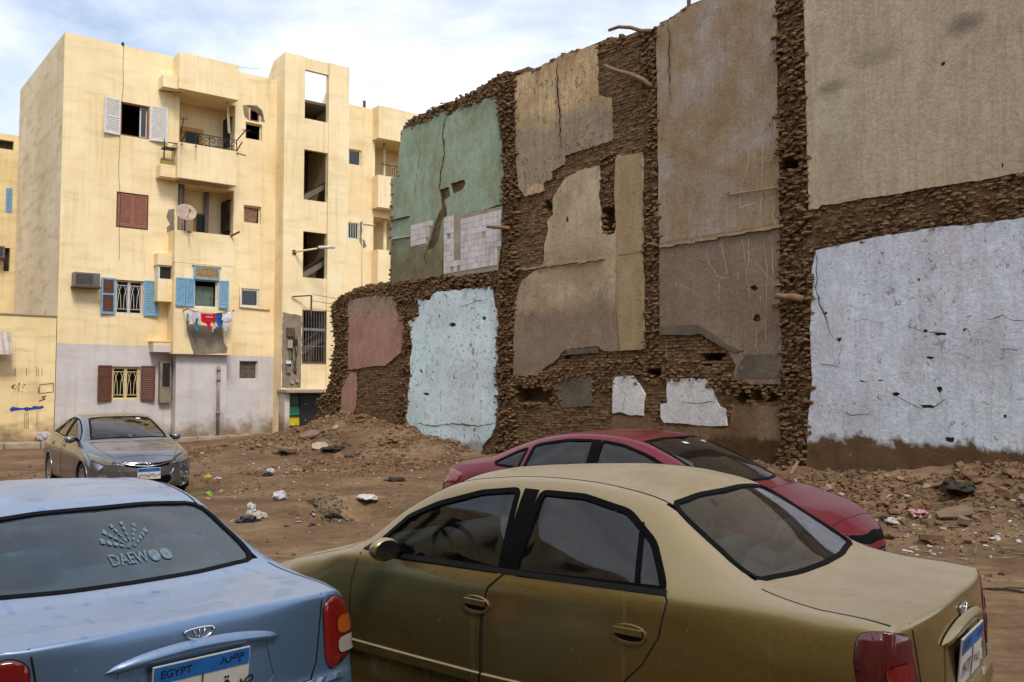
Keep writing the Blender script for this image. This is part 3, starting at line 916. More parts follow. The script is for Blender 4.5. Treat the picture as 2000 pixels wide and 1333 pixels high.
# ================================================================= neighbour far left
NB = 9.0
nb = thing('apartment_building', 'second yellow block seen past the gable at the left edge of the lot', 'building', (FO[0], FO[1], 0), FA)
nx0, nx1 = FP(-160, 500, NB)[0], FP(95, 500, NB)[0]
nzt = FP(12, 262, NB)[1]
NH = [rect(-14, 27, 270, 288, NB), rect(12, 24, 367, 415, NB), rect(8, 19, 484, 530, NB)]
mb = MB()
wall_holes(mb, nx0, nx1, 0, nzt, NB, NH)
mb.build('front_wall', stucco('neighbour_render', (.83, .68, .40), None, .4, 6.6), nb)
MB().box(nx0, nx1, NB + .3, NB + 8, 0, nzt - .2).build('block', M_side, nb)
for h in NH: pyd('window', [(h[0], NB + .2, h[2]), (h[1], NB + .2, h[2]), (h[1], NB + .2, h[3]), (h[0], NB + .2, h[3])], [(0, 1, 2, 3)], M_room, nb)
h = NH[1]; shutter(nb, h[1] - h[0], h[3] - h[2], [M_blue, M_blue], (h[0], NB + .02, h[2]))

# ================================================================= unseen blocks added to mirror in the car windows and darken the car sides
ob = thing('apartment_building', 'added ochre block behind the viewer, unseen, for the car windows to mirror', 'building', (-26, -8, 0), R(3))
OBH = [(2 + 3.2 * i, 3.3 + 3.2 * i, 1.2 + 3.1 * j, 2.6 + 3.1 * j) for i in range(11) for j in range(4)]
mb = MB(); wall_holes(mb, 0, 38, -.2, 14.6, 0, [(38 - b_, 38 - a_, c_, d_) for a_, b_, c_, d_ in OBH]); mb.build('front_wall', stucco('street_render', (.52, .42, .27), None, .4, 8.8), ob)
bpy.context.view_layer.update()
MB().box(0, 38, -9, -.26, -.2, 14.5).build('block', M_room, ob)
lb = thing('apartment_building', 'added ochre block left of the lot, out of view, for the gold car side windows to mirror', 'building', (-18.5, 15.5, 0), R(-91))
mb = MB(); wall_holes(mb, -.0, 22, -.2, 13.0, 0, [(22 - b_, 22 - a_, c_, d_) for a_, b_, c_, d_ in OBH if b_ < 21]); o_ = mb.build('front_wall', bpy.data.materials['street_render'], lb)
MB().box(0, 22, -9, -.26, -.2, 12.9).build('block', M_room, lb)
# ================================================================= ruined party wall
ruin = thing('ruined_wall', 'tall ruined brick party wall with patches of green, beige, pink and pale blue plaster', 'wall', (WO[0], WO[1], 0), WA)
def px(*pts): return [WP(*p) for p in pts]
def pip(poly, X, Z):
    X = np.asarray(X, float); Z = np.asarray(Z, float)
    ins = np.zeros(X.shape, bool)
    n = len(poly)
    for i in range(n):
        x0, z0 = poly[i]; x1, z1 = poly[(i + 1) % n]
        c = ((z0 > Z) != (z1 > Z))
        with np.errstate(divide='ignore', invalid='ignore'):
            xx = (x1 - x0) * (Z - z0) / (z1 - z0 + 1e-12) + x0
        ins ^= c & (X < xx)
    return ins
def jagged(poly, step=.07, amp=.02, seed=0, keep=()):
    rr = random.Random(seed)
    out = []
    for i, p in enumerate(poly):
        q = poly[(i + 1) % len(poly)]
        d = math.hypot(q[0] - p[0], q[1] - p[1])
        n = max(1, int(d / step))
        for k in range(n):
            t = k / n
            a = amp * (.25 if i in keep else 1.0)
            w = (mnoise.noise(Vector((p[0] + (q[0] - p[0]) * t, p[1] + (q[1] - p[1]) * t, seed * 3.3)) * 2.2) * 1.6 + rr.uniform(-.6, .6))
            out.append((p[0] + (q[0] - p[0]) * t - (q[1] - p[1]) / max(d, 1e-6) * a * w, p[1] + (q[1] - p[1]) * t + (q[0] - p[0]) / max(d, 1e-6) * a * w))
    return out

SIL = [(-18.9, -.6)] + px((598, 838), (612, 822), (623, 806), (625, 780), (638, 763), (645, 747), (648, 714), (654, 671), (651, 638), (648, 598), (664, 582), (682, 569), (720, 557), (764, 553), (766, 350), (778, 346), (786, 256), (794, 241), (824, 223), (866, 204), (899, 190), (941, 172), (966, 154), (986, 144), (1028, 135), (1034, 141), (1050, 136), (1100, 108), (1165, 88), (1190, 78), (1260, 62), (1284, 52), (1310, 36), (1345, 14), (1400, -14)) + [(-.6, 10.1), (3, 10.7), (9, 10.9), (9, -.6)]
SCARS = [  # polygon, how far the broken masonry stands out
    (px((1516, -80), (1570, -80), (1580, 412), (1592, 492), (1586, 700), (1578, 945), (1526, 945), (1525, 440)), .13),
    (px((1255, 70), (1286, 52), (1290, 640), (1290, 700), (1262, 690), (1262, 300)), .10),
    (px((968, 160), (1010, 140), (1014, 380), (1010, 560), (1006, 736), (1010, 880), (972, 880), (974, 560), (984, 520), (984, 300)), .14),
    (px((1174, 300), (1204, 300), (1206, 450), (1196, 462), (1176, 458)), .07),
    (px((770, 570), (822, 560), (820, 620), (806, 650), (808, 740), (798, 850), (770, 860), (786, 760), (792, 660), (775, 590)), .13),
    (px((636, 560), (684, 565), (683, 740), (668, 760), (655, 850), (590, 850), (620, 790), (640, 740)), .14),
    (px((1000, 735), (1290, 690), (1525, 750), (1525, 790), (1290, 740), (1010, 800)), .08),
    (px((1575, 412), (2010, 340), (2010, 425), (1590, 490)), .07),
    (px((766, 250), (990, 130), (1010, 140), (990, 200), (880, 225), (786, 265)), .12),
    (px((764, 548), (990, 525), (985, 565), (870, 568), (822, 590), (680, 590), (682, 570)), .11),
]
POCKETS = [px((1178, 405), (1200, 405), (1203, 430), (1200, 452), (1182, 455)), px((1372, 690), (1410, 690), (1412, 706), (1376, 708)),
           px((1440, 765), (1462, 760), (1462, 786), (1440, 788)), px((1472, 763), (1492, 763), (1492, 786), (1472, 786)), px((1500, 764), (1524, 764), (1524, 786), (1500, 786)),
           px((1008, 756), (1046, 756), (1080, 766), (1078, 790), (1012, 786)), px((1062, 395), (1078, 388), (1080, 408), (1066, 415)), px((1262, 722), (1292, 720), (1292, 734), (1262, 735)),
           px((1530, 310), (1560, 306), (1560, 330), (1530, 335)), px((1104, 688), (1116, 688), (1116, 702), (1104, 702)),
           px((1210, 560), (1210, 560), (1210, 560)), px((884, 556), (892, 554), (892, 566), (884, 566)), px((905, 553), (914, 551), (914, 563), (905, 563)), px((930, 550), (940, 548), (940, 560), (930, 560))]
P = {}
P['green'] = px((786, 256), (800, 250), (820, 244), (836, 238), (850, 230), (864, 214), (870, 216), (874, 224), (882, 226), (905, 208), (935, 200), (960, 190), (972, 188), (977, 230), (980, 265), (985, 300), (985, 400), (870, 428), (866, 540), (862, 541), (764, 556), (766, 350), (778, 346))
P['tile_small'] = px((806, 441), (850, 431), (843, 468), (838, 481), (806, 484))
P['tile_big'] = px((871, 426), (984, 403), (984, 470), (975, 529), (870, 543))
P['beige_a'] = px((1006, 151), (1040, 141), (1100, 108), (1168, 90), (1170, 190), (1196, 192), (1198, 262), (1196, 275), (1150, 290), (1106, 306), (1104, 322), (1082, 336), (1080, 352), (1066, 358), (1064, 376), (1028, 383), (1018, 370), (1014, 352), (1008, 230))
P['beige_b'] = px((1174, 325), (1140, 332), (1107, 348), (1092, 369), (1081, 391), (1083, 420), (1071, 433), (1073, 452), (1065, 478), (1066, 494), (1062, 523), (1022, 546), (1008, 590), (1005, 735), (1060, 734), (1062, 722), (1084, 710), (1106, 684), (1127, 680), (1172, 677), (1183, 686), (1215, 686), (1262, 682), (1260, 500), (1256, 497), (1260, 490), (1258, 298), (1205, 307), (1203, 380), (1206, 440), (1202, 458), (1180, 458), (1172, 400))
P['beige_c'] = px((1285, 52), (1310, 37), (1345, 15), (1400, -12)) + [(-.62, 9.95)] + px((1518, 0), (1525, 440), (1528, 690), (1528, 752), (1450, 750), (1436, 738), (1440, 714), (1422, 682), (1396, 664), (1372, 648), (1353, 654), (1291, 655), (1290, 500), (1288, 300))
P['beige_d'] = [WP(1571, -60)] + px((1572, 0), (1577, 200), (1582, 412), (1600, 409), (1608, 402), (1640, 398), (1700, 388), (1800, 372), (1900, 356), (2000, 339), (2250, 300)) + [(8.6, 4.9), (8.6, 10.5), (3, 10.4), (.1, 10.0)]
P['blue'] = px((1595, 490), (1620, 482), (1660, 475), (1700, 467), (1800, 450), (1900, 438), (2000, 426), (2250, 395)) + [(8.6, 4.25), (8.6, -.3)] + px((1990, 960), (1586, 975), (1578, 930), (1580, 860), (1582, 800), (1590, 740), (1587, 690), (1587, 610), (1590, 565), (1586, 540))
P['pink'] = px((682, 586), (735, 578), (768, 578), (778, 588), (776, 606), (788, 622), (792, 640), (788, 672), (786, 690), (770, 702), (756, 714), (720, 717), (690, 722), (682, 722))
P['pink_low'] = px((670, 740), (684, 726), (696, 729), (697, 760), (695, 796), (690, 812), (681, 828), (668, 850), (650, 855), (652, 838), (662, 820), (668, 799))
P['pale_blue'] = px((849, 575), (878, 569), (920, 565), (963, 562), (965, 580), (969, 592), (975, 634), (971, 676), (976, 690), (971, 730), (974, 760), (974, 814), (972, 832), (962, 850), (950, 865), (938, 895), (920, 898), (899, 886), (881, 884), (860, 876), (848, 866), (827, 862), (812, 870), (788, 880), (776, 872), (779, 850), (797, 835), (794, 808), (800, 784), (806, 730), (804, 700), (809, 676), (805, 660), (807, 640), (803, 631), (815, 617), (821, 619), (820, 587), (842, 587))
P['patch_a'] = px((1200, 737), (1240, 734), (1248, 748), (1262, 770), (1260, 785), (1258, 812), (1235, 810), (1215, 806), (1198, 808))
P['patch_b'] = px((1303, 740), (1384, 740), (1398, 770), (1408, 792), (1420, 800), (1422, 832), (1380, 832), (1340, 830), (1300, 826), (1292, 815), (1293, 790), (1305, 788))
P['grey_patch'] = px((1098, 740), (1157, 738), (1158, 794), (1100, 796), (1090, 780), (1083, 765))
P['mud_low'] = px((1432, 792), (1525, 792), (1527, 950), (1290, 950), (1296, 832), (1380, 834), (1424, 836))
P['mud_mid'] = px((1198, 812), (1262, 816), (1290, 840), (1290, 950), (1180, 950), (1190, 850))

# ---- materials of the wall
def marks_on(m, c, v0, marks):
    x, y, z = m.sep(v0)
    for (cx_, cz_, rx, rz, col, k, hard) in marks:
        dx = m.math('ABSOLUTE', m.math('DIVIDE', m.math('SUBTRACT', x, cx_), rx)); dz = m.math('ABSOLUTE', m.math('DIVIDE', m.math('SUBTRACT', z, cz_), rz))
        if hard: f = m.ramp(m.math('MAXIMUM', dx, dz), [(.93, k), (1.0, 0.0)])
        else: f = m.ramp(m.math('ADD', m.math('MULTIPLY', dx, dx), m.math('ADD', m.math('MULTIPLY', dz, dz), m.math('MULTIPLY', m.noise(v0, 3.5, 4), .5))), [(.2, k), (1.1, 0.0)])
        c = m.mix(f, c, col)
    return c
def plaster(name, cols, scale=.7, streak=None, sk=.3, pits=None, pk=.5, pit_t=.66, scratch=0.0, low=None, rough_b=.35, wet=None, seed=0.0, coat2=None, marks=(), gain=1.28):
    cols = [tuple(min(.85, q * gain) for q in c_) for c_ in cols]
    m = Mt(name)
    v0 = m.co()
    v = m.mapped(v0, (1, 1, 1), (seed * 3.1, seed, seed * 1.7))
    n1 = m.noise(v, scale, 7, .62, .3)
    c = m.ramp(n1, [(.30 + .34 * i / (len(cols) - 1), cc) for i, cc in enumerate(cols)])
    if coat2:                      # second coat of paint in a field with a wandering edge
        col2, zlo, zhi, wob = coat2
        z = m.math('ADD', m.sep(v0)[2], m.math('MULTIPLY', m.math('SUBTRACT', m.noise(v, 1.1, 6, .6), .5), wob))
        sf = .02 if wob < .2 else .45
        f = m.math('MULTIPLY', m.math('GREATER_THAN', z, zlo), m.math('DIVIDE', m.math('SUBTRACT', zhi + sf / 2, z), sf, True))
        c = m.mix(m.math('MULTIPLY', f, .72), c, col2)
    if streak:
        s1 = m.noise(m.mapped(v, (3.2, 3.2, .45)), 1.3, 6, .66)
        c = m.mix(m.math('MULTIPLY', m.ramp(s1, [(.40, 0.0), (.80, 1.0)]), sk), c, streak)
        s2 = m.noise(m.mapped(v, (24, 24, 1.1)), 1.0, 4, .6)
        c = m.mix(m.math('MULTIPLY', m.ramp(s2, [(.5, 0.0), (.72, 1.0)]), sk * .7), c, tuple(q * .7 for q in streak))
    c = marks_on(m, c, v0, marks)
    fine = m.noise(v, 16, 6, .7)
    c = m.mix(.55, c, m.ramp(fine, [(.3, .68), (.7, 1.26)]), 'MULTIPLY')
    med = m.noise(v, 4.2, 5, .65)
    c = m.mix(.40, c, m.ramp(med, [(.3, .72), (.7, 1.22)]), 'MULTIPLY')
    fl = m.ramp(m.noise(v, 34, 3, .6), [(.64, 0.0), (.70, 1.0)])
    c = m.mix(m.math('MULTIPLY', fl, .35), c, (.50, .44, .35))
    fd = m.ramp(m.noise(m.mapped(v, (1, 1, 1), (9, 9, 9)), 27, 3, .6), [(.66, 0.0), (.71, 1.0)])
    c = m.mix(m.math('MULTIPLY', fd, .45), c, (.12, .08, .045))
    hgt = m.math('ADD', fine, m.math('MULTIPLY', m.noise(v, 55, 4, .6), .5))
    if pits:
        n2 = m.noise(m.mapped(v, (1, 1, .8)), 9, 6, .72, .6)
        fld = m.ramp(m.noise(v, .8, 3), [(.35, .0), (.65, .06)])
        pf = m.ramp(m.math('ADD', n2, fld), [(pit_t, 0.0), (pit_t + .035, 1.0)])
        c = m.mix(m.math('MULTIPLY', pf, pk), c, pits)
        hgt = m.math('SUBTRACT', hgt, m.math('MULTIPLY', pf, 1.4))
    if scratch:
        a = m.noise(m.mapped(v, (9, 9, 1.6), rot=(0, R(12), 0)), 2.2, 6, .75, 1.2)
        z = m.sep(v0)[2]
        zf = m.ramp(m.math('MULTIPLY', z, .1), [(.44, 1.0), (.66, .15)])
        sc = m.math('MULTIPLY', m.ramp(a, [(.655, 0.0), (.685, 1.0)]), zf)
        c = m.mix(m.math('MULTIPLY', sc, scratch), c, (.58, .54, .48))
    if low:
        col, z0, amp = low[:3]; sfl = low[3] if len(low) > 3 else .055
        z = m.math('ADD', m.sep(v0)[2], m.math('MULTIPLY', m.math('SUBTRACT', m.noise(m.mapped(v, (1, 1, .7)), 1.7, 7, .68), .5), -amp))
        lf = m.ramp(m.math('SUBTRACT', m.math('MULTIPLY', z, .5), z0 * .5 - .5), [(.46 if sfl < .06 else .3, 1.0), (.46 + sfl, 0.0)])
        colv = m.ramp(m.noise(v, 3, 6, .7), [(.3, tuple(q * .65 for q in col)), (.62, col), (.70, tuple(q * 1.3 for q in col)), (.76, tuple(min(.6, q * 3.2) for q in col))])
        c = m.mix(lf, c, colv)
    m.bump(hgt, rough_b, .025)
    return m.set(c, .93, spec=.12)
MUD = (.125, .078, .042)
M_green = plaster('green_plaster', [(.215, .225, .145), (.235, .295, .215), (.265, .345, .265)], .8, (.17, .14, .08), .35, (.10, .075, .045), .5, .70, 0, ((.20, .175, .105), 5.75, 1.8, .40))
M_beiA = plaster('ochre_plaster', [(.28, .185, .092), (.40, .285, .155), (.50, .38, .235)], .8, (.19, .125, .065), .55, (.14, .09, .05), .7, .62, 0, None, .6, None, 2.0, ((.26, .225, .19), 6.6, 8.05, 1.6))
M_beiB = plaster('dun_plaster', [(.24, .172, .105), (.33, .250, .165), (.42, .335, .235)], .6, (.17, .12, .07), .30, (.15, .10, .06), .5, .64, .35, None, .5, None, 4.0, ((.205, .150, .118), 1.9, 3.75, 1.3))
M_beiC = plaster('taupe_plaster', [(.175, .122, .070), (.245, .180, .115), (.295, .250, .225)], .65, (.19, .13, .075), .35, (.13, .09, .055), .5, .67, .95, None, .45, None, 6.0, ((.205, .150, .112), 1.2, 4.78, .05))
M_beiD = plaster('sand_plaster', [(.30, .242, .165), (.365, .302, .215), (.395, .335, .245)], .35, (.25, .195, .13), .42, (.15, .11, .07), .6, .72, 0, None, .35, None, 8.0, None, [(.50, 6.45, .28, .30, (.47, .41, .31), .75, True), (.55, 6.95, .42, .16, (.19, .16, .125), .75, False), (1.35, 7.25, .55, .22, (.25, .21, .165), .6, False), (2.75, 7.35, .42, .24, (.17, .145, .12), .85, False), (.75, 5.6, .28, 1.0, (.30, .255, .19), .5, False)])
M_blueP = plaster('pale_blue_wash', [(.44, .46, .52), (.51, .56, .66), (.48, .58, .73)], .45, (.44, .36, .33), .42, (.24, .175, .12), .6, .645, 0, ((.145, .088, .048), 1.02, .9), .45, None, 10.0)
M_pale = plaster('aqua_wash', [(.48, .54, .60), (.52, .62, .70), (.48, .62, .73)], .9, (.46, .44, .42), .2, (.18, .13, .09), .8, .635, 0, ((.40, .40, .40), .55, .5), .6, None, 12.0)
M_whiteP = plaster('white_wash', [(.44, .43, .44), (.53, .53, .55)], 1.2, (.42, .39, .36), .2, (.2, .15, .1), .6, .67, 0, None, .5, None, 14.0)
M_pink = plaster('pink_plaster', [(.24, .130, .095), (.30, .170, .130), (.34, .205, .160)], 1.2, (.2, .13, .09), .25, (.36, .27, .20), .5, .66, .1, None, .45, None, 16.0, ((.32, .255, .20), 4.0, 9, .12))
M_pinkl = plaster('pink_plaster_low', [(.27, .150, .108), (.34, .195, .145)], 1.2, (.2, .13, .09), .25, (.16, .10, .06), .5, .67, 0, None, .45, None, 18.0)
M_dgrey = plaster('grey_dado', [(.080, .068, .052), (.125, .106, .080)], 1.5, None, .2, (.16, .11, .07), .5, .64, .3, None, .5, None, 20.0)
M_mudp = plaster('mud_plaster', [(.095, .056, .030), (.150, .094, .054), (.20, .135, .085)], 1.0, (.08, .05, .03), .4, (.24, .17, .11), .4, .68, 0, ((.095, .055, .028), .95, .8), .6, None, 22.0)
def mud_mat():
    m = Mt('mud_mortar')
    v = m.co()
    n = m.noise(v, 2.2, 7, .68)
    c = m.ramp(n, [(.28, (.085, .050, .027)), (.5, (.165, .104, .056)), (.72, (.275, .185, .106))])
    m.bump(m.math('ADD', m.noise(m.mapped(v, (1, 1, 2.4)), 11, 7, .7), m.noise(v, 40, 4, .6)), .9, .05)
    return m.set(c, .97, spec=.08)
def brick_mat():
    m = Mt('mud_brick')
    g = m.n('ShaderNodeNewGeometry')
    oi = m.n('ShaderNodeObjectInfo')
    r = m.math('FRACT', m.math('ADD', g.outputs['Random Per Island'], oi.outputs['Random']))
    c = m.ramp(r, [(0.0, (.070, .042, .023)), (.25, (.150, .092, .048)), (.6, (.240, .150, .080)), (.84, (.215, .108, .058)), (.95, (.245, .085, .050)), (1.0, (.34, .25, .155))])
    v = g.outputs['Position']
    n = m.noise(v, 3.0, 7, .68)
    c = m.mix(m.ramp(n, [(.32, 0.15), (.58, .9)]), c, m.ramp(m.noise(v, 9, 5, .6), [(.3, (.100, .062, .033)), (.7, (.275, .180, .100))]))
    m.bump(m.noise(v, 45, 6, .7), .8, .03)
    return m.set(c, .96, spec=.08)
M_mud, M_brick = mud_mat(), brick_mat()

# ---- core
gs = .11
cx = np.arange(-19, 9, gs); cz = np.arange(-.6, 10.95, gs)
CX, CZ = np.meshgrid(cx, cz)
ccx, ccz = CX[:-1, :-1] + gs / 2, CZ[:-1, :-1] + gs / 2
ins = pip(SIL, ccx, ccz)
yy = .008 + .03 * (fbm(CX * 2.4, CZ * 4.5, 4, 51) - .5)
for poly, a_ in SCARS:
    yy = np.where(pip(poly, CX, CZ), .005 + .10 * (fbm(CX * 3.1, CZ * 5.5, 4, 53) - .62), yy)
for pk in POCKETS:
    yy = np.where(pip(pk, CX, CZ), .34, yy)
vid = -np.ones(CX.shape, int)
used = np.zeros(CX.shape, bool)
for a in (0, 1):
    for b in (0, 1):
        used[a:used.shape[0] - 1 + a, b:used.shape[1] - 1 + b] |= ins
vid[used] = np.arange(used.sum())
vv = np.stack([CX[used], yy[used], CZ[used]], -1)
k0 = len(vv)
vb = vv.copy(); vb[:, 1] = .55
qs = np.stack([vid[:-1, :-1], vid[:-1, 1:], vid[1:, 1:], vid[1:, :-1]], -1)[ins]
qb = qs[:, ::-1] + k0
sidef = []
pad = np.pad(ins, 1)
for (dj, di, a, b) in ((0, -1, (1, 0), (0, 0)), (0, 1, (0, 1), (1, 1)), (-1, 0, (0, 0), (0, 1)), (1, 0, (1, 1), (1, 0))):
    nb_ = pad[1 + dj:1 + dj + ins.shape[0], 1 + di:1 + di + ins.shape[1]]
    J, I = np.nonzero(ins & ~nb_)
    va = vid[J + a[0], I + a[1]]; vb_ = vid[J + b[0], I + b[1]]
    sidef.append(np.stack([vb_, va, va + k0, vb_ + k0], -1))
me = bpy.data.meshes.new('wall_core')
fast_mesh(me, np.concatenate([vv, vb]), np.concatenate([qs, qb] + sidef), False)
mobj('wall_core', me, M_mud, ruin)

# ---- plaster panels
def panel(name, poly, yf, mat, jag=.02, seed=0, label=None, und=.010, holes=(), back=.07, gst=.22, step=.07):
    out = jagged(poly, step, jag, seed)
    hl = [jagged(h, .05, .012, seed + 5) for h in holes]
    n = len(out)
    pts = [Vector(p) for p in out]
    loops = [list(range(n))]
    for h in hl:
        loops.append(list(range(len(pts), len(pts) + len(h))))
        pts += [Vector(p) for p in h]
    nb = len(pts)
    xs_ = [p[0] for p in out]; zs_ = [p[1] for p in out]
    gx, gz_ = np.meshgrid(np.arange(min(xs_) + .1, max(xs_), gst), np.arange(min(zs_) + .1, max(zs_), gst))
    ok = pip(out, gx, gz_)
    for h in hl: ok &= ~pip(h, gx, gz_)
    pts += [Vector((float(a), float(b))) for a, b in zip(gx[ok], gz_[ok])]
    r = delaunay_2d_cdt(pts, [], loops, 2, 1e-5)
    V, Fc = r[0], r[2]
    orig = r[3]
    y = [yf + und * 2 * (mnoise.noise(Vector((p.x * .9, p.y * .9, seed * 7.7))) ) for p in V]
    v = [(p.x, yq, p.y) for p, yq in zip(V, y)]
    f = [tuple(q) for q in Fc]
    # rim
    edges = {}
    for q in f:
        for a, b in zip(q, q[1:] + q[:1]): edges[(a, b)] = 1
    rim = [(a, b) for (a, b) in edges if (b, a) not in edges]
    m0 = {}
    for a, b in rim:
        for i in (a, b):
            if i not in m0:
                m0[i] = len(v); v.append((v[i][0], back, v[i][2]))
    nf = len(f)
    f += [(a, m0[a], m0[b], b) for a, b in rim]
    o = pyd(name, v, f, mat, ruin)
    me = o.data
    fix = bmesh.new(); fix.from_mesh(me)
    bmesh.ops.recalc_face_normals(fix, faces=fix.faces)
    for e in fix.edges:
        if len(e.link_faces) == 2 and e.calc_face_angle(0) > .6: e.smooth = False
    for q in fix.faces: q.smooth = True
    fix.to_mesh(me); fix.free()
    if label: o['label'] = label
    return o
def blob(cx_, cz_, rx, rz, seed, n=9):
    rr = random.Random(seed)
    return [(cx_ + rx * rr.uniform(.6, 1.2) * math.cos(6.283 * i / n), cz_ + rz * rr.uniform(.6, 1.2) * math.sin(6.283 * i / n)) for i in range(n)]
def blobpx(x, y, wpx, hpx, seed):
    c = WP(x, y); d = WP(x + wpx / 2, y)[0] - c[0]; e = c[1] - WP(x, y + hpx / 2)[1]
    return blob(c[0], c[1], d, e, seed)
GH = [px((862, 372), (880, 366), (882, 384), (872, 392), (876, 420), (866, 432), (858, 470), (848, 486), (836, 490), (840, 474), (850, 440), (862, 410)),
      px((884, 360), (910, 352), (912, 360), (906, 372), (886, 380))]
panel('plaster', P['green'], -.045, M_green, .022, 1, 'green plaster with long vertical crack and tile remnants', .012, GH)
panel('plaster', P['beige_a'], -.045, M_beiA, .025, 2, 'ochre plaster with vertical joint, streaked brown', .014, [], .07, .2)
panel('plaster', P['beige_b'], -.045, M_beiB, .025, 3, 'dun plaster with stepped broken left edge', .012, [blobpx(1110, 430, 6, 14, 1)])
panel('plaster', P['beige_c'], -.045, M_beiC, .015, 4, 'tall taupe plaster scratched with white lines', .012, [blobpx(1476, 563, 16, 12, 2), blobpx(1482, 622, 16, 18, 3), blobpx(1427, 381, 6, 6, 4)])
panel('plaster', P['beige_d'], -.050, M_beiD, .012, 5, 'sand-coloured plaster with paler square where something hung', .010, [blobpx(1845, 127, 8, 6, 5), blobpx(1960, 325, 8, 12, 6)], .07, .3)
HB = [blobpx(1797, 547, 9, 10, 7), blobpx(1838, 761, 14, 16, 8), blobpx(1812, 794, 34, 9, 9), blobpx(1752, 770, 18, 8, 10), blobpx(1838, 653, 30, 7, 11), blobpx(1820, 699, 20, 6, 12), blobpx(1642, 664, 14, 14, 13), blobpx(1858, 859, 24, 12, 14), blobpx(1690, 745, 18, 6, 15), blobpx(1722, 743, 18, 5, 16), blobpx(1616, 612, 8, 8, 17), blobpx(1965, 813, 8, 8, 18), blobpx(1886, 645, 8, 7, 19), blobpx(1810, 647, 8, 6, 20)]
panel('plaster', P['blue'], -.048, M_blueP, .016, 6, 'whitish blue plaster, cracked and holed, brown with damp at its foot', .016, HB)
panel('plaster', P['pink'], -.045, M_pink, .02, 7, 'dull pink plaster below a grey strip', .012)
panel('plaster', P['pink_low'], -.040, M_pinkl, .02, 8, 'narrow tongue of pink plaster above the rubble', .012)
HP = [blobpx(862, 622, 4, 16, 21), blobpx(948, 622, 7, 10, 22), blobpx(834, 770, 14, 10, 23), blobpx(826, 726, 5, 9, 24), blobpx(886, 635, 16, 9, 25)]
panel('plaster', P['pale_blue'], -.055, M_pale, .03, 9, 'bright pale aqua plaster, flaking, reaching down to the rubble', .03, HP, .07, .2)
panel('plaster', P['patch_a'], -.040, M_whiteP, .012, 10, 'small white plaster patch')
panel('plaster', P['patch_b'], -.040, M_whiteP, .014, 11, 'broader white plaster patch with a crack')
panel('plaster', P['grey_patch'], -.022, M_dgrey, .02, 12, 'dark grey plaster inside a shallow niche')
panel('plaster', P['mud_low'], -.022, M_mudp, .03, 13)
panel('plaster', P['mud_mid'], -.018, M_mudp, .03, 14)
# dado strips over the taupe panel and other overlays
panel('dado', px((1291, 637), (1367, 635), (1400, 655), (1424, 672), (1456, 686), (1440, 690), (1422, 684), (1396, 667), (1372, 652), (1353, 655), (1291, 655)), -.058, M_dgrey, .008, 15, None, .006, (), -.03)
panel('dado', px((1458, 694), (1528, 692), (1528, 738), (1444, 740), (1446, 716)), -.058, M_dgrey, .008, 16, None, .006, (), -.03)
panel('dado', px((1108, 683), (1170, 678), (1171, 690), (1112, 694)), -.058, M_dgrey, .008, 17, None, .006, (), -.03)
M_strip2 = plaster('ochre_strip', [(.25, .185, .105), (.33, .245, .145)], 1.0, (.2, .14, .08), .4, (.15, .1, .06), .5, .66, 0, None, .5, None, 24.0)
panel('plaster', px((1206, 308), (1257, 298), (1260, 490), (1210, 500), (1206, 440), (1203, 380)), -.062, M_strip2, .010, 18, None, .008, (), -.03)
panel('plaster', px((1208, 505), (1259, 495), (1262, 682), (1215, 686), (1208, 600)), -.062, M_strip2, .008, 19, None, .008, (), -.03)
# paler rectangle and smoke marks on the sand panel
def soft(name, poly, y, col, seed): return panel(name, poly, y, plaster(name + str(seed), [tuple(q * .94 for q in col), col], .8, (.25, .2, .14), .2, None, .5, .66, 0, None, .25, None, seed), .004, seed, None, .010 if False else 0.0, (), -.02, .22)
# ---- cracks
M_crack = simple('crack_shadow', (.020, .013, .008), .98)
def crack(pts, w=.02, yf=-.066, seed=0, wob=.03):
    rr = random.Random(seed)
    pp = px(*pts)
    fine = []
    for a, b in zip(pp, pp[1:]):
        n = max(1, int(math.hypot(b[0] - a[0], b[1] - a[1]) / .09))
        for k in range(n): fine.append((a[0] + (b[0] - a[0]) * k / n + rr.uniform(-wob, wob), a[1] + (b[1] - a[1]) * k / n + rr.uniform(-wob, wob) * .6))
    fine.append(pp[-1])
    v, f = [], []
    N_ = len(fine)
    for i, p in enumerate(fine):
        q0 = fine[max(i - 1, 0)]; q1 = fine[min(i + 1, N_ - 1)]
        dx, dz = q1[0] - q0[0], q1[1] - q0[1]
        L_ = math.hypot(dx, dz) or 1
        ww = w * rr.uniform(.35, 1.1) * math.sin(math.pi * (i + .6) / (N_ + .2)) ** .4 / 2
        nx_, nz_ = -dz / L_ * ww, dx / L_ * ww
        v += [(p[0] + nx_, yf, p[1] + nz_), (p[0] - nx_, yf, p[1] - nz_)]
        if i: f.append((2 * i - 2, 2 * i - 1, 2 * i + 1, 2 * i))
    return pyd('crack', v, f, M_crack, ruin)
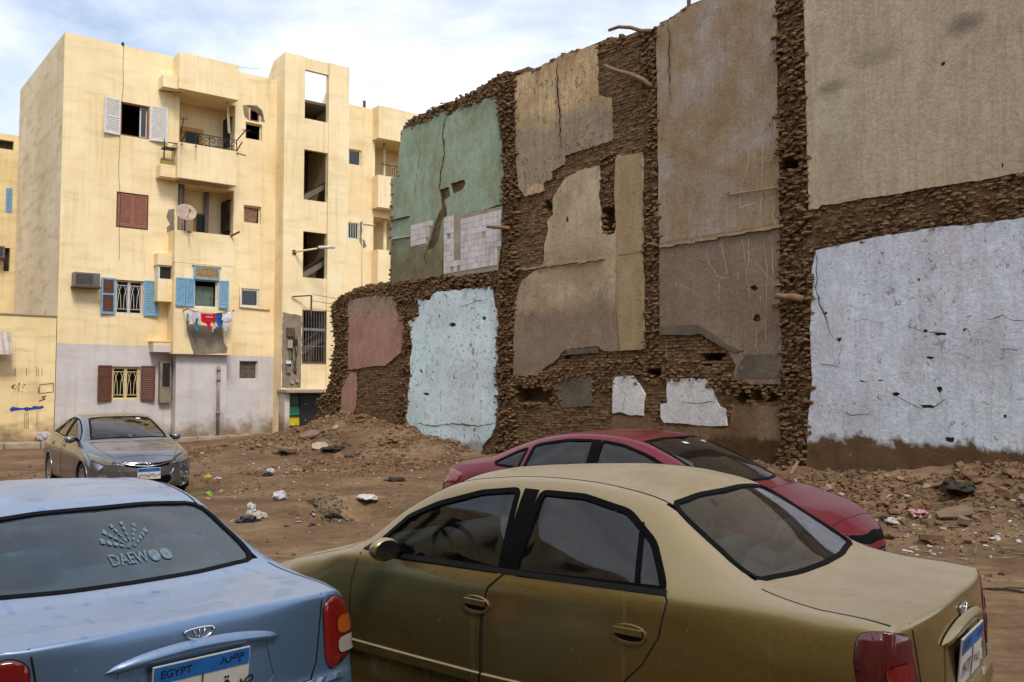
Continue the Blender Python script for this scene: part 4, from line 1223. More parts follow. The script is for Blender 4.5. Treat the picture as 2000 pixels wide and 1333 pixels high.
CR = [([(874, 226), (868, 262), (872, 300), (864, 345), (862, 372)], .05, -.072), ([(812, 262), (824, 300), (818, 345), (812, 400)], .014, -.072), ([(840, 484), (832, 500), (838, 520)], .02, -.072),
      ([(1094, 116), (1092, 170), (1098, 230), (1099, 290)], .045, -.076), ([(1310, 40), (1312, 90), (1310, 140), (1314, 200)], .03, -.072),
      ([(1596, 492), (1602, 530), (1596, 560), (1612, 606), (1622, 640), (1636, 662), (1650, 676)], .022, -.085), ([(1648, 676), (1645, 710)], .01, -.085),
      ([(1672, 630), (1690, 622), (1712, 628), (1730, 634)], .014, -.085), ([(1780, 640), (1812, 648), (1850, 650)], .016, -.085), ([(1752, 772), (1780, 786), (1800, 796), (1830, 796), (1850, 780)], .02, -.085),
      ([(1930, 626), (1960, 618), (1985, 626), (2010, 628)], .012, -.085), ([(1640, 800), (1670, 812), (1700, 810), (1726, 800)], .012, -.085), ([(1606, 712), (1626, 712), (1644, 718)], .014, -.085), ([(1870, 690), (1900, 700)], .012, -.085), ([(1960, 685), (2000, 682)], .012, -.085),
      ([(812, 826), (850, 832), (900, 828), (940, 832), (972, 828)], .035, -.10), ([(835, 592), (832, 606)], .02, -.10), ([(905, 600), (930, 592), (960, 585)], .02, -.10), ([(1335, 785), (1360, 788), (1400, 786)], .018, -.072), ([(1212, 755), (1226, 772), (1222, 800)], .012, -.072),
      ([(730, 584), (726, 605), (716, 622)], .02, -.072), ([(760, 580), (756, 600)], .016, -.072)]
for k, (pts, w_, yf_) in enumerate(CR): crack(pts, w_, yf_, k)
M_scratch = simple('lime_scratch', (.52, .47, .41), .9, .2, 20)
def scratch(pts, w, seed):
    o = crack(pts, w, -.0685, seed, .012); o.name = 'scratch'; o.data.materials.clear(); o.data.materials.append(M_scratch)
for k, pts in enumerate(([(1425, 405), (1423, 450)], [(1470, 262), (1466, 320), (1452, 370), (1447, 412)], [(1495, 270), (1492, 350), (1489, 420)], [(1518, 396), (1514, 420), (1520, 442)], [(1374, 366), (1356, 400), (1348, 442)], [(1412, 474), (1420, 510), (1428, 548)], [(1382, 494), (1392, 520), (1404, 540), (1422, 544)], [(1464, 462), (1468, 500), (1462, 540), (1470, 584)], [(1478, 510), (1500, 536), (1524, 564)], [(1496, 470), (1503, 530), (1500, 600)], [(1498, 618), (1501, 680)], [(1440, 410), (1440, 448)], [(1455, 470), (1460, 520)], [(1512, 480), (1514, 540)], [(1330, 556), (1352, 566)], [(1447, 408), (1480, 398)], [(1515, 230), (1519, 250), (1514, 268)])): scratch(pts, .011, 60 + k)
# horizontal seam of crumbled plaster where the floor was
for k, (a, b) in enumerate((((1292, 484), (1526, 443)), ((1012, 528), (1175, 507)))):
    p0, p1 = WP(*a), WP(*b)
    mb = MB(); rr = random.Random(k)
    x = p0[0]
    while x < p1[0]:
        t = (x - p0[0]) / (p1[0] - p0[0]); L_ = rr.uniform(.08, .25)
        z = p0[1] + (p1[1] - p0[1]) * t + rr.uniform(-.015, .015)
        mb.box(x, x + L_, -.068 - rr.uniform(0, .02), -.03, z - rr.uniform(.012, .03), z + rr.uniform(.012, .03))
        x += L_ * rr.uniform(.7, 1.1)
    mb.build('broken_seam', M_strip2, ruin)

# ---- white tiles, every one a piece
M_bed = plaster('tile_bed', [(.22, .18, .13), (.31, .27, .21)], 2.0, None, .3, None, .5, .6, 0, None, .5, None, 30.0)
def tile_mat():
    m = Mt('white_glazed_tile')
    oi = m.n('ShaderNodeObjectInfo'); v = m.pos()
    c = m.ramp(oi.outputs['Random'], [(0, (.47, .43, .43)), (.5, (.56, .52, .53)), (1, (.62, .59, .60))])
    st = m.noise(m.mapped(v, (6, 6, .7)), 1.5, 5, .6)
    c = m.mix(m.math('MULTIPLY', m.ramp(st, [(.5, 0.0), (.75, 1.0)]), .55), c, (.30, .235, .165))
    return m.set(c, .35, spec=.5)
M_tile = tile_mat()
tme = bpy.data.meshes.new('tile')
_b = MB().box(-.0715, .0715, -.012, 0, -.0715, .0715)
tme.from_pydata(_b.v, [], _b.f); tme.update(); tme.materials.append(M_tile)
TH = px((892, 414), (904, 410), (904, 450), (902, 480), (905, 512), (894, 516), (889, 500), (893, 470), (890, 440))
for nm, sd in (('tile_small', 40), ('tile_big', 41)):
    bed = panel('tile_panel', P[nm], -.055, M_bed, .01, sd, None, 0.0, (), -.03)
    xs_ = [p[0] for p in P[nm]]; zs_ = [p[1] for p in P[nm]]
    k = 0
    zt = max(zs_) - .075
    while zt > min(zs_):
        xt = min(xs_) + .075
        while xt < max(xs_):
            cs = [(xt + a, zt + b) for a in (-.06, .06) for b in (-.06, .06)]
            ok = all(pip(P[nm], *[np.array([q]) for q in c_])[0] for c_ in cs)
            if nm == 'tile_big':
                ok = ok and not pip(TH, np.array([xt]), np.array([zt]))[0]
                ok = ok and random.random() > (.10 if xt < min(xs_) + .5 else .008)
            if ok:
                t_ = bpy.data.objects.new('tile', tme); C.objects.link(t_)
                t_.parent = bed
                t_.location = (xt, -.0555 + random.uniform(-.002, .002), zt)
                t_.rotation_euler = (random.uniform(-.008, .008), random.uniform(-.01, .01), random.uniform(-.012, .012))
            xt += .150
        zt -= .150

# ---- bricks
def brick_shapes(n, corner=(.88, .95), jit=.07, seed=100):
    out = []
    for k in range(n):
        bm = bmesh.new()
        bmesh.ops.create_cube(bm, size=1)
        bmesh.ops.subdivide_edges(bm, edges=bm.edges[:], cuts=1, use_grid_fill=True)
        rr = random.Random(seed + k)
        for v in bm.verts:
            ncorn = sum(abs(c) > .4 for c in v.co)
            s = {3: corner[0], 2: corner[1], 1: 1.0, 0: 1}[ncorn]
            v.co = Vector((v.co.x * (s + .5 * (1 - s)), v.co.y * (s + .4 * (1 - s)), v.co.z * s))
            v.co += Vector((rr.uniform(-jit, jit) * .7, rr.uniform(-jit, jit) * .7, rr.uniform(-jit, jit)))
        bmesh.ops.triangulate(bm, faces=bm.faces[:])
        bm.verts.ensure_lookup_table()
        vs_ = np.array([v.co[:] for v in bm.verts]); fs_ = np.array([[v.index for v in f.verts] for f in bm.faces])
        bm.free()
        out.append((vs_, fs_))
    return out
BS = brick_shapes(12) + brick_shapes(12, (.66, .86), .15, 300)
course, blen = .066, .195
plist = [P[k] for k in P]
items = []
zc = -.3
row = 0
rb = np.random.default_rng(5)
xr0, xr1 = -18.8, 4.6
while zc < 10.6:
    xoff = (row % 2) * blen / 2 + rb.uniform(-.03, .03)
    X = np.arange(xr0 + xoff, xr1, blen)
    X = X + rb.uniform(-.012, .012, len(X))
    Z = np.full(len(X), zc) + .012 * (fbm(X * .6, np.full(len(X), zc), 3, 77) - .5) * 4
    ins_ = pip(SIL, X, Z)
    hid = np.zeros(len(X), bool)
    for pl in plist:
        h_ = np.ones(len(X), bool)
        for ax in (-.1, .1):
            for az in (-.036, .036): h_ &= pip(pl, X + ax, Z + az)
        hid |= h_
    for pk in POCKETS: hid |= pip(pk, X, Z)
    amp = np.zeros(len(X))
    for poly, a_ in SCARS: amp = np.where(pip(poly, X, Z), np.maximum(amp, a_), amp)
    edge = ~(pip(SIL, X - .25, Z) & pip(SIL, X + .25, Z) & pip(SIL, X, Z + .25))
    for x, z, i_, hd, a_, e_ in zip(X, Z, ins_, hid, amp, edge):
        if not i_ or hd: continue
        if a_ > 0:
            if rb.random() < .05: continue
            out_ = a_ * (.10 + .42 * rb.random() + .95 * max(0, float(fbm(np.array([x * 2.0]), np.array([z * 5.0]), 3, 91)[0]) - .28))
            nsub = 1 if rb.random() < .7 else 2
            for s_ in range(nsub):
                items.append((x + rb.uniform(-.04, .04), z + rb.uniform(-.015, .015), out_ * (1 if s_ == 0 else rb.uniform(.3, 1.1)), blen * rb.uniform(.42, 1.02), course * rb.uniform(.80, 1.22), rb.uniform(-.10, .10), rb.uniform(-.09, .09), rb.uniform(-.16, .16), 1))
        else:
            if rb.random() < .045: continue
            o_ = rb.uniform(-.006, .022) + (.05 * rb.random() if e_ else 0)
            items.append((x, z, o_, blen * rb.uniform(.90, .99), course * rb.uniform(.86, 1.0), rb.normal(0, .012), rb.normal(0, .012), rb.normal(0, .03) + (rb.normal(0, .12) if e_ else 0)))
    zc += course
    row += 1
# loose bricks along the broken top
top = [p for p in SIL[10:-3]]
for (x0, z0), (x1, z1) in zip(top, top[1:]):
    n = int(math.hypot(x1 - x0, z1 - z0) / .13)
    for k in range(n):
        t = (k + rb.random()) / n
        items.append((x0 + (x1 - x0) * t, z0 + (z1 - z0) * t + rb.uniform(-.09, .035), rb.uniform(-.15, .05), rb.uniform(.09, .2), rb.uniform(.05, .085), rb.uniform(-.3, .3), rb.uniform(-.5, .5), rb.uniform(-.5, .5), 1))
def brick_xf(it):
    x, z, out_, lx, lz, ax, ay, az = it[:8]
    y0, y1 = -out_, max(.10, -out_ + .13)
    M_ = Matrix.Translation((x, (y0 + y1) / 2, z)) @ Matrix.Rotation(az, 4, 'Z') @ Matrix.Rotation(ay, 4, 'Y') @ Matrix.Rotation(ax, 4, 'X') @ Matrix.Diagonal((lx, y1 - y0, lz, 1))
    return M_
def shows(it):
    p = w2world(it[0], 0, it[1])
    d = p.y
    u = 1000 + FPX * p.x / d; v_ = YH - FPX * (p.z - CAMH) / d
    if not (0 < u < 2000 and 0 < v_ < 1333): return 1e9
    if 985 < u < 1520 and v_ > 855: return 1e8
    if u > 1500 and v_ > 940: return 1e8
    return d - 4 * min(it[2], .2)
items.sort(key=shows)
NIND = 300
bmes = []
for vs_, fs_ in BS:
    me = bpy.data.meshes.new('brick'); fast_mesh(me, vs_, fs_, False); me.materials.append(M_brick); bmes.append(me)
for i, it in enumerate(items[:NIND]):
    o = bpy.data.objects.new('brick', bmes[i % 12 + (12 if len(it) > 8 else 0)]); C.objects.link(o); o.parent = ruin
    loc, rot, sca = brick_xf(it).decompose()
    o.location = loc; o.rotation_euler = rot.to_euler(); o.scale = sca
allv, allf, base = [], [], 0
for i, it in enumerate(items[NIND:]):
    vs_, fs_ = BS[(i * 7) % 12 + (12 if len(it) > 8 else 0)]
    m4 = np.array(brick_xf(it))
    allv.append(vs_ @ m4[:3, :3].T + m4[:3, 3]); allf.append(fs_ + base); base += len(vs_)
me = bpy.data.meshes.new('brickwork')
fast_mesh(me, np.concatenate(allv), np.concatenate(allf), False)
tag(mobj('brickwork', me, M_brick, ruin), kind='stuff')

# crumbs of mortar and brick clinging to the broken parts
rc_ = np.random.default_rng(15)
cv, cf, cb = [], [], 0
cube = np.array([[x, y, z] for x in (-.5, .5) for y in (-.5, .5) for z in (-.5, .5)])
cubef = np.array([[0, 1, 3], [0, 3, 2], [4, 6, 7], [4, 7, 5], [0, 4, 5], [0, 5, 1], [2, 3, 7], [2, 7, 6], [0, 2, 6], [0, 6, 4], [1, 5, 7], [1, 7, 3]])
for poly, a_ in SCARS:
    xs_ = [p[0] for p in poly]; zs_ = [p[1] for p in poly]
    area = (max(xs_) - min(xs_)) * (max(zs_) - min(zs_))
    n = int(min(1200, area * 70))
    X = rc_.uniform(min(xs_), max(xs_), n); Z = rc_.uniform(min(zs_), max(zs_), n)
    ok = pip(poly, X, Z) & pip(SIL, X, Z)
    for pl in plist: ok &= ~pip(pl, X, Z)
    for pk in POCKETS: ok &= ~pip(pk, X, Z)
    for x, z in zip(X[ok], Z[ok]):
        sz = .022 * (1 - rc_.random() * .93) ** -.42
        d = cube * (1 + rc_.uniform(-.35, .35, (8, 3))) * np.array([sz * rc_.uniform(.9, 2.2), sz * 1.2, sz * rc_.uniform(.5, 1.0)])
        r_ = rc_.uniform(-.35, .35); cr_, sr_ = math.cos(r_), math.sin(r_)
        d = np.stack([d[:, 0] * cr_ - d[:, 2] * sr_, d[:, 1], d[:, 0] * sr_ + d[:, 2] * cr_], -1)
        cv.append(d + np.array([x, -a_ * rc_.random() ** 1.6 * .9 - .01, z])); cf.append(cubef + cb); cb += 8
me = bpy.data.meshes.new('crumbs'); fast_mesh(me, np.concatenate(cv), np.concatenate(cf), False)
tag(mobj('crumbs', me, M_brick, ruin), kind='stuff')

# ---- timber stubs, iron rod and pole
M_log = simple('old_log', (.20, .12, .058), .85, .35, 14, bump=.5)
def log(pts, r, y0, name='timber_stub'):
    mb = MB(); q = px(*pts); n = len(q)
    mb.tube([(a[0], y0 + (-.42 + .42 * (i / (n - 1))) if False else -.05 - y0 * (1 - i / (n - 1)), a[1]) for i, a in enumerate(q)], [r * (.75 + .35 * i / (n - 1)) for i in range(n)], 9)
    o = mb.build(name, M_log, ruin, True)
    return o
log([(1206, 66), (1222, 58), (1242, 58), (1258, 63), (1276, 62)], .042, .22)
log([(1203, 136), (1220, 144), (1244, 150), (1262, 158), (1276, 172)], .052, .30)
log([(970, 446), (985, 446), (1000, 447)], .05, .25)
log([(1530, 580), (1544, 582), (1558, 582), (1572, 586)], .07, .2)
mb = MB(); p = WP(1333, 6)
mb.tube([(p[0], .2, 9.3), (p[0], .2, 10.3)], .04, 8); mb.build('pole', M_rust, ruin)
mb = MB(); a, b = WP(768, 432), WP(803, 424)
mb.bar((a[0], -.075, a[1]), (b[0], -.075, b[1]), .05, .03); mb.build('conduit', M_iron, ruin)
a, b = WP(769, 468), WP(805, 462)
mb = MB(); mb.bar((a[0], -.075, a[1]), (b[0], -.075, b[1]), .06, .02); mb.build('conduit', M_whiteP, ruin)
mb = MB(); a, b = WP(1428, 382), WP(1524, 367)
mb.tube([(a[0], -.075, a[1]), (b[0], -.07, b[1])], .012, 5); mb.build('conduit', M_strip2, ruin)
# ================================================================= cars
def hermite(T, Pn, t):
    """smooth curve through Pn (n,d) at knots T, sampled at t"""
    T = np.asarray(T, float); Pn = np.asarray(Pn, float)
    d = np.diff(Pn, axis=0) / np.diff(T)[:, None]
    h = np.diff(T)
    m = np.empty_like(Pn)
    m[1:-1] = (d[:-1] * h[1:, None] + d[1:] * h[:-1, None]) / (h[:-1] + h[1:])[:, None]
    m[0], m[-1] = d[0], d[-1]
    i = np.clip(np.searchsorted(T, t, 'right') - 1, 0, len(T) - 2)
    hh = h[i][:, None]; u = ((t - T[i]) / h[i])[:, None]
    return (2 * u**3 - 3 * u**2 + 1) * Pn[i] + (u**3 - 2 * u**2 + u) * hh * m[i] + (-2 * u**3 + 3 * u**2) * Pn[i + 1] + (u**3 - u**2) * hh * m[i + 1]

def paint_mat(name, col, rough=.32, metal=.55, dust=.0, dustcol=(.33, .27, .20), coat=.5, spots=0.0, flake=.06):
    m = Mt(name)
    v = m.co()
    c = m.ramp(m.noise(v, 1.3, 4), [(.3, tuple(q * (1 - flake) for q in col)), (.7, tuple(min(1, q * (1 + flake)) for q in col))])
    nr = m.n('ShaderNodeNewGeometry').outputs['Normal']
    up = m.ramp(m.sep(nr)[2], [(.0, .03), (.30, 0.07), (.62, .55), (.93, 1.0)])
    patch = m.ramp(m.noise(v, 2.3, 7, .65), [(.30, .72), (.62, 1.0)])
    fine = m.ramp(m.noise(v, 38, 4, .65), [(.35, .75), (.65, 1.0)])
    f = m.math('MULTIPLY', m.math('MULTIPLY', m.math('MULTIPLY', up, patch), fine), dust)
    if spots:
        sp = m.ramp(m.noise(m.mapped(v, (1, 1.6, 1)), 10, 2, .5), [(.63, 0.0), (.67, 1.0)])
        f = m.math('MULTIPLY', f, m.math('SUBTRACT', 1.0, m.math('MULTIPLY', sp, spots)))
    grit = m.ramp(m.noise(v, 52, 2, .5), [(.735, 0.0), (.76, 1.0)])
    f = m.math('MAXIMUM', f, m.math('MULTIPLY', grit, min(.35, dust)))
    run = m.ramp(m.noise(m.mapped(v, (11, 11, .9)), 1.4, 4, .6), [(.60, 0.0), (.76, 1.0)])
    f = m.math('MAXIMUM', f, m.math('MULTIPLY', run, dust * .22))
    # splash dirt low on the flanks
    low = m.math('MULTIPLY', m.ramp(m.sep(v)[2], [(.18, .75), (.62, 0.0)]), m.ramp(m.noise(v, 5, 6, .65), [(.3, .4), (.7, 1.0)]))
    f = m.math('MAXIMUM', f, m.math('MULTIPLY', low, min(.16, dust + .15)))
    c = m.mix(f, c, dustcol)
    r = m.math('ADD', rough, m.math('MULTIPLY', f, .55), True)
    m.set(c, r, m.math('MULTIPLY', m.math('SUBTRACT', 1.0, f), metal), .5, m.math('MULTIPLY', m.math('SUBTRACT', 1.0, f), coat), .08)
    m.bump(m.noise(v, 60, 3, .6), .02, .003)
    return m.m
def car_glass(name, tint, dirt=.0, dirt_sheen_col=(.32, .28, .22), refl=1.0):  # dirt layer also carries sky sheen painted into the rear windows
    m = Mt(name)
    g = m.n('ShaderNodeBsdfGlossy'); g.inputs['Roughness'].default_value = .03; g.inputs['Color'].default_value = (1, 1, 1, 1)
    t = m.n('ShaderNodeBsdfTransparent'); t.inputs['Color'].default_value = (*tint, 1)
    fr = m.n('ShaderNodeFresnel'); fr.inputs['IOR'].default_value = 1.52
    mx = m.n('ShaderNodeMixShader')
    m.l(m.math('MULTIPLY', fr.outputs[0], refl, True), mx.inputs[0]); m.l(t.outputs[0], mx.inputs[1]); m.l(g.outputs[0], mx.inputs[2])
    d = m.n('ShaderNodeBsdfDiffuse'); d.inputs['Color'].default_value = (*dirt_sheen_col, 1)
    mx2 = m.n('ShaderNodeMixShader')
    v = m.co()
    f = m.math('MULTIPLY', m.ramp(m.noise(m.mapped(v, (1, 1, 1.5)), 2.2, 7, .66), [(.28, .45), (.7, 1.0)]), dirt)
    m.l(f, mx2.inputs[0]); m.l(mx.outputs[0], mx2.inputs[1]); m.l(d.outputs[0], mx2.inputs[2])
    m.l(mx2.outputs[0], m.t.nodes['Material Output'].inputs['Surface'])
    return m.m
M_rub = simple('black_rubber', (.010, .010, .012), .65, .2, 20, spec=.2)
M_trim = simple('black_trim', (.0035, .0035, .0045), .5, .2, 10, spec=.05)
M_mirr = simple('mirror_face', (.10, .10, .11), .12, .1, 9, metal=.9)
M_seam = simple('panel_gap', (.006, .006, .006), .9)
M_tyre = simple('tyre_rubber', (.022, .021, .020), .85, .25, 18, dust=.3)
M_alloy = simple('alloy', (.42, .42, .43), .35, .15, 9, metal=.8, dust=.25)
M_chrome = simple('chrome', (.70, .70, .70), .14, .05, 9, metal=1.0)
M_cabin = simple('dark_cabin', (.040, .040, .044), .8, .25, 7)
M_seat = simple('grey_seat_cloth', (.10, .10, .105), .92, .25, 9)
M_seatb = simple('blue_grey_cloth', (.075, .11, .14), .92, .3, 7)
M_plate = simple('plate_white', (.60, .57, .54), .45, .08, 20)
M_plblue = simple('plate_blue', (.015, .13, .42), .4, .1, 20)
M_ink = simple('plate_ink', (.01, .01, .012), .6)
def lamp_mat(name, col, rough=.12):
    m = Mt(name); v = m.co()
    w = m.n('ShaderNodeTexWave'); w.inputs['Scale'].default_value = 26; m.l(v, w.inputs['Vector'])
    m.bump(w.outputs['Fac'], .25, .004)
    c = m.ramp(m.noise(v, 7, 3), [(.3, tuple(q * .75 for q in col)), (.7, col)])
    return m.set(c, rough, 0, .6, .6, .04)
M_red = lamp_mat('red_lens', (.20, .007, .008)); M_dred = lamp_mat('dark_red_lens', (.10, .006, .010))
M_amb = lamp_mat('amber_lens', (.42, .09, .012)); M_clr = lamp_mat('clear_lens', (.38, .34, .33)); M_hl = lamp_mat('headlamp_lens', (.20, .19, .17), .08)

FONT = None
def text_mesh(body, size, bold=0.0):
    cu = bpy.data.curves.new('txt', 'FONT')
    cu.body = body; cu.size = size; cu.align_x = 'CENTER'; cu.align_y = 'CENTER'; cu.offset = bold; cu.resolution_u = 3
    o = bpy.data.objects.new('txt', cu); C.objects.link(o)
    dg = bpy.context.evaluated_depsgraph_get()
    me = bpy.data.meshes.new_from_object(o.evaluated_get(dg))
    bpy.data.objects.remove(o); bpy.data.curves.remove(cu)
    v = [tuple(p.co) for p in me.vertices]; f = [tuple(p.vertices) for p in me.polygons]
    bpy.data.meshes.remove(me)
    return v, f

class Car:
    def __init__(s, name, label, sp, loc, yaw):
        s.sp = sp
        s.root = thing(name, label, 'car', loc, yaw)
        st = np.array(sp['st'], float)
        fr = np.array([0, .09, .28, .53, .80, 1.0])
        net = np.zeros((len(st), 11, 3))
        ins_ = np.array([.085, .022, .004, 0, .012])
        for i, (xs_, w, zb, yb, x7, y7, z7, x10, z10) in enumerate(st):
            zs_ = sp['zs']
            for k in range(5): net[i, k] = (xs_, w - ins_[k], zs_ + (zb - zs_) * fr[k])
            net[i, 5] = (xs_, yb, zb)
            net[i, 7] = (x7, y7, z7); net[i, 10] = (x10, 0, z10)
            h_ = max(0, z7 - zb)
            net[i, 6] = (net[i, 5] + net[i, 7]) / 2 + np.array([0, .018 * min(1, h_ / .2) + .012 * (h_ < .12), .012 * (h_ < .12)])
            net[i, 8] = (x7 + (x10 - x7) * .25, y7 * .80, z7 + (z10 - z7) * .48)
            net[i, 9] = (x7 + (x10 - x7) * .74, y7 * .42, z7 + (z10 - z7) * .87)
        ds = np.linalg.norm(np.diff(net, axis=0), axis=2).mean(1); T = np.concatenate([[0], np.cumsum(ds)])
        du = np.linalg.norm(np.diff(net, axis=1), axis=2).mean(0); U = np.concatenate([[0], np.cumsum(du)])
        res = sp.get('res', .022)
        ns = int(T[-1] / res); nu = int(U[-1] / res)
        tt = np.linspace(0, T[-1], ns); uu = np.linspace(0, U[-1], nu)
        g1 = np.stack([hermite(T, net[:, k], tt) for k in range(11)], 1)
        half = np.stack([hermite(U, g1[i], uu) for i in range(ns)], 0)      # ns, nu, 3
        half[:, -1, 1] = 0
        mir = half[:, ::-1][:, 1:].copy(); mir[..., 1] *= -1
        full = np.concatenate([half, mir], 1)                                # sections run from left sill over the roof to right sill
        nw = full.shape[1]
        s.ns, s.nw = ns, nw
        V = [full.reshape(-1, 3)]
        idx = np.arange(ns * nw).reshape(ns, nw)
        F = [np.stack([idx[:-1, :-1], idx[:-1, 1:], idx[1:, 1:], idx[1:, :-1]], -1).reshape(-1, 4)]
        # end faces: rings shrinking towards the middle of nose and tail
        base = ns * nw
        for end, prof in ((0, sp['nose']), (ns - 1, sp['tail'])):
            ring0 = full[end]
            bot = np.linspace(ring0[-1], ring0[0], 14)[1:-1]
            loop = np.concatenate([ring0, bot])
            ib = np.concatenate([idx[end], np.arange(base, base + len(bot))])
            V.append(bot); base += len(bot)
            cen = np.array([0, sp['zs'] + .32])
            W = np.abs(loop[:, 1]).max()
            pz = np.array([p[0] for p in prof['x']]); pxv = np.array([p[1] for p in prof['x']])
            prev = ib
            rhos = [.992, .975, .95, .92, .88, .83, .77, .7, .62, .54, .46, .38, .3, .22, .14, .07]
            for rho in rhos:
                yz = cen + rho * (loop[:, 1:] - cen)
                xe = np.interp(yz[:, 1], pz, pxv) - np.sign(pxv[0]) * prof['bow'] * np.clip(np.abs(yz[:, 0]) / W, 0, 1) ** prof.get('pw', 2.6)
                q_ = np.clip((1 - rho) / prof.get('rnd', .10), 0, 1); q_ = math.sqrt(max(0, 1 - (1 - q_) ** 2))
                x = loop[:, 0] * (1 - q_) + xe * q_
                pts = np.stack([x, yz[:, 0], yz[:, 1]], -1)
                cur = np.arange(base, base + len(pts)); V.append(pts); base += len(pts)
                a, b = prev, np.roll(prev, -1); c, d = np.roll(cur, -1), cur
                qd = np.stack([a, b, c, d], -1)
                F.append(qd if end else qd[:, ::-1])
                prev = cur
            V.append(np.array([[np.interp(cen[1], pz, pxv), 0, cen[1]]]))
            ctr = np.full(len(prev), base); base += 1
            qd = np.stack([prev, np.roll(prev, -1), ctr, ctr], -1)
            F.append(qd if end else qd[:, [1, 0, 2, 3]])
        s.V = np.concatenate(V); s.F = np.concatenate(F)
        s.cen = s.V[s.F].mean(1)
        s.bvh = BVHTree.FromPolygons([tuple(p) for p in s.V], [tuple(q) if q[2] != q[3] else tuple(q[:3]) for q in s.F.tolist()])
        # outward test
        a_, b_, c_ = s.V[s.F[:, 0]], s.V[s.F[:, 1]], s.V[s.F[:, 2]]
        nrm = np.cross(b_ - a_, c_ - a_)
        k = int(np.argmax(s.cen[:, 2]))
        if nrm[k, 2] < 0: s.F = s.F[:, ::-1]; s.flip = True
        s.done = np.zeros(len(s.F), bool)
        a_, b_, c_, d_ = [s.V[s.F[:, k]] for k in range(4)]
        fn = np.cross(c_ - a_, d_ - b_)
        s.N = np.zeros_like(s.V)
        for k in range(4): np.add.at(s.N, s.F[:, k], fn)
        s.N /= np.linalg.norm(s.N, axis=1)[:, None] + 1e-12
    # ---------- mapping 2-D drawings on the skin
    VIEW = {'L': ((0, -1, 0), lambda a, b: (a, 2, b)), 'R': ((0, 1, 0), lambda a, b: (a, -2, b)), 'rear': ((1, 0, 0), lambda a, b: (-4, a, b)), 'front': ((-1, 0, 0), lambda a, b: (4, a, b)), 'top': ((0, 0, -1), lambda a, b: (a, b, 4))}
    def hit(s, a, b, view):
        if isinstance(view, tuple):     # ('diag', horizontal angle): looking along that direction; a is measured across it
            ang = view[1]; d = Vector((math.cos(ang), math.sin(ang), 0)); h = Vector((-math.sin(ang), math.cos(ang), 0))
            o = h * a + Vector((0, 0, b)) - d * 5
        else:
            d, f = s.VIEW[view]; d = Vector(d); o = Vector(f(a, b))
        r = s.bvh.ray_cast(o, d)
        if r[0] is None:
            r = s.bvh.find_nearest(o + d * (1.2 if view in ('L', 'R') else 2.0))
            p, n = r[0], r[1]
        else: p, n = r[0], r[1]
        if n.dot(d) > 0: n = -n
        return p, n
    def inside(s, poly, view):
        c = s.cen
        if view == 'L': return pip(poly, c[:, 0], c[:, 2]) & (c[:, 1] > .25)
        if view == 'R': return pip(poly, c[:, 0], c[:, 2]) & (c[:, 1] < -.25)
        if view == 'rear': return pip(poly, c[:, 1], c[:, 2]) & (c[:, 0] < -.4)
        if view == 'front': return pip(poly, c[:, 1], c[:, 2]) & (c[:, 0] > -.1)
        if view == 'top': return pip(poly, c[:, 0], c[:, 1]) & (c[:, 2] > .6)
    def take(s, mask, name, mats, parent=None, thick=.018, keepout=None):
        mask = mask & ~s.done
        s.done |= mask
        f = s.F[mask]
        if not len(f): return None
        u, inv_ = np.unique(f, return_inverse=True)
        me = bpy.data.meshes.new(name)
        fl = inv_.reshape(-1, 4).tolist()
        fl = [q if len(set(q)) == 4 else list(dict.fromkeys(q)) for q in fl]
        nv = len(u); vo = s.V[u]; no = s.N[u]
        me.from_pydata(np.concatenate([vo, vo - no * thick]).tolist(), [], fl + [[i + nv for i in reversed(q)] for q in fl])
        me.polygons.foreach_set('use_smooth', [True] * len(me.polygons))
        o = mobj(name, me, mats, parent or s.root)
        me.polygons.foreach_set('material_index', [0] * len(fl) + [1] * len(fl))
        me.update()
        me.normals_split_custom_set_from_vertices(np.concatenate([no, -no]).tolist())
        return o
    def fill(s, poly, view, off, name, mat, parent=None, g=.035, rim=.0, smooth_step=None, flat=None):
        pts = [Vector(p) for p in poly]
        n = len(pts)
        xs_ = [p[0] for p in poly]; zs_ = [p[1] for p in poly]
        gx, gz_ = np.meshgrid(np.arange(min(xs_) + g * .5, max(xs_), g), np.arange(min(zs_) + g * .5, max(zs_), g))
        ok = pip(poly, gx, gz_)
        pts += [Vector((float(a), float(b))) for a, b in zip(gx[ok], gz_[ok])]
        r = delaunay_2d_cdt(pts, [], [list(range(n))], 1, 1e-5)
        v, vn = [], []
        for p in r[0]:
            q, nn = s.hit(p.x, p.y, view); v.append(q + nn * off); vn.append(nn)
        f = []
        for q in r[2]:
            q = tuple(q)
            nn = (v[q[1]] - v[q[0]]).cross(v[q[2]] - v[q[0]])
            f.append(q if nn.dot(vn[q[0]]) > 0 else q[::-1])
        if rim:
            ed = {}
            for q in f:
                for a, b in zip(q, q[1:] + q[:1]): ed[(a, b)] = 1
            for a, b in [e for e in ed if (e[1], e[0]) not in ed]:
                k = len(v)
                pa, na = s.hit(r[0][a].x, r[0][a].y, view); pb, nb_ = s.hit(r[0][b].x, r[0][b].y, view)
                v += [pa - na * rim, pb - nb_ * rim]
                f.append((a, k, k + 1, b))
        o = pyd(name, v, f, mat, parent or s.root, True)
        if rim: fix_normals(o.data)
        return o
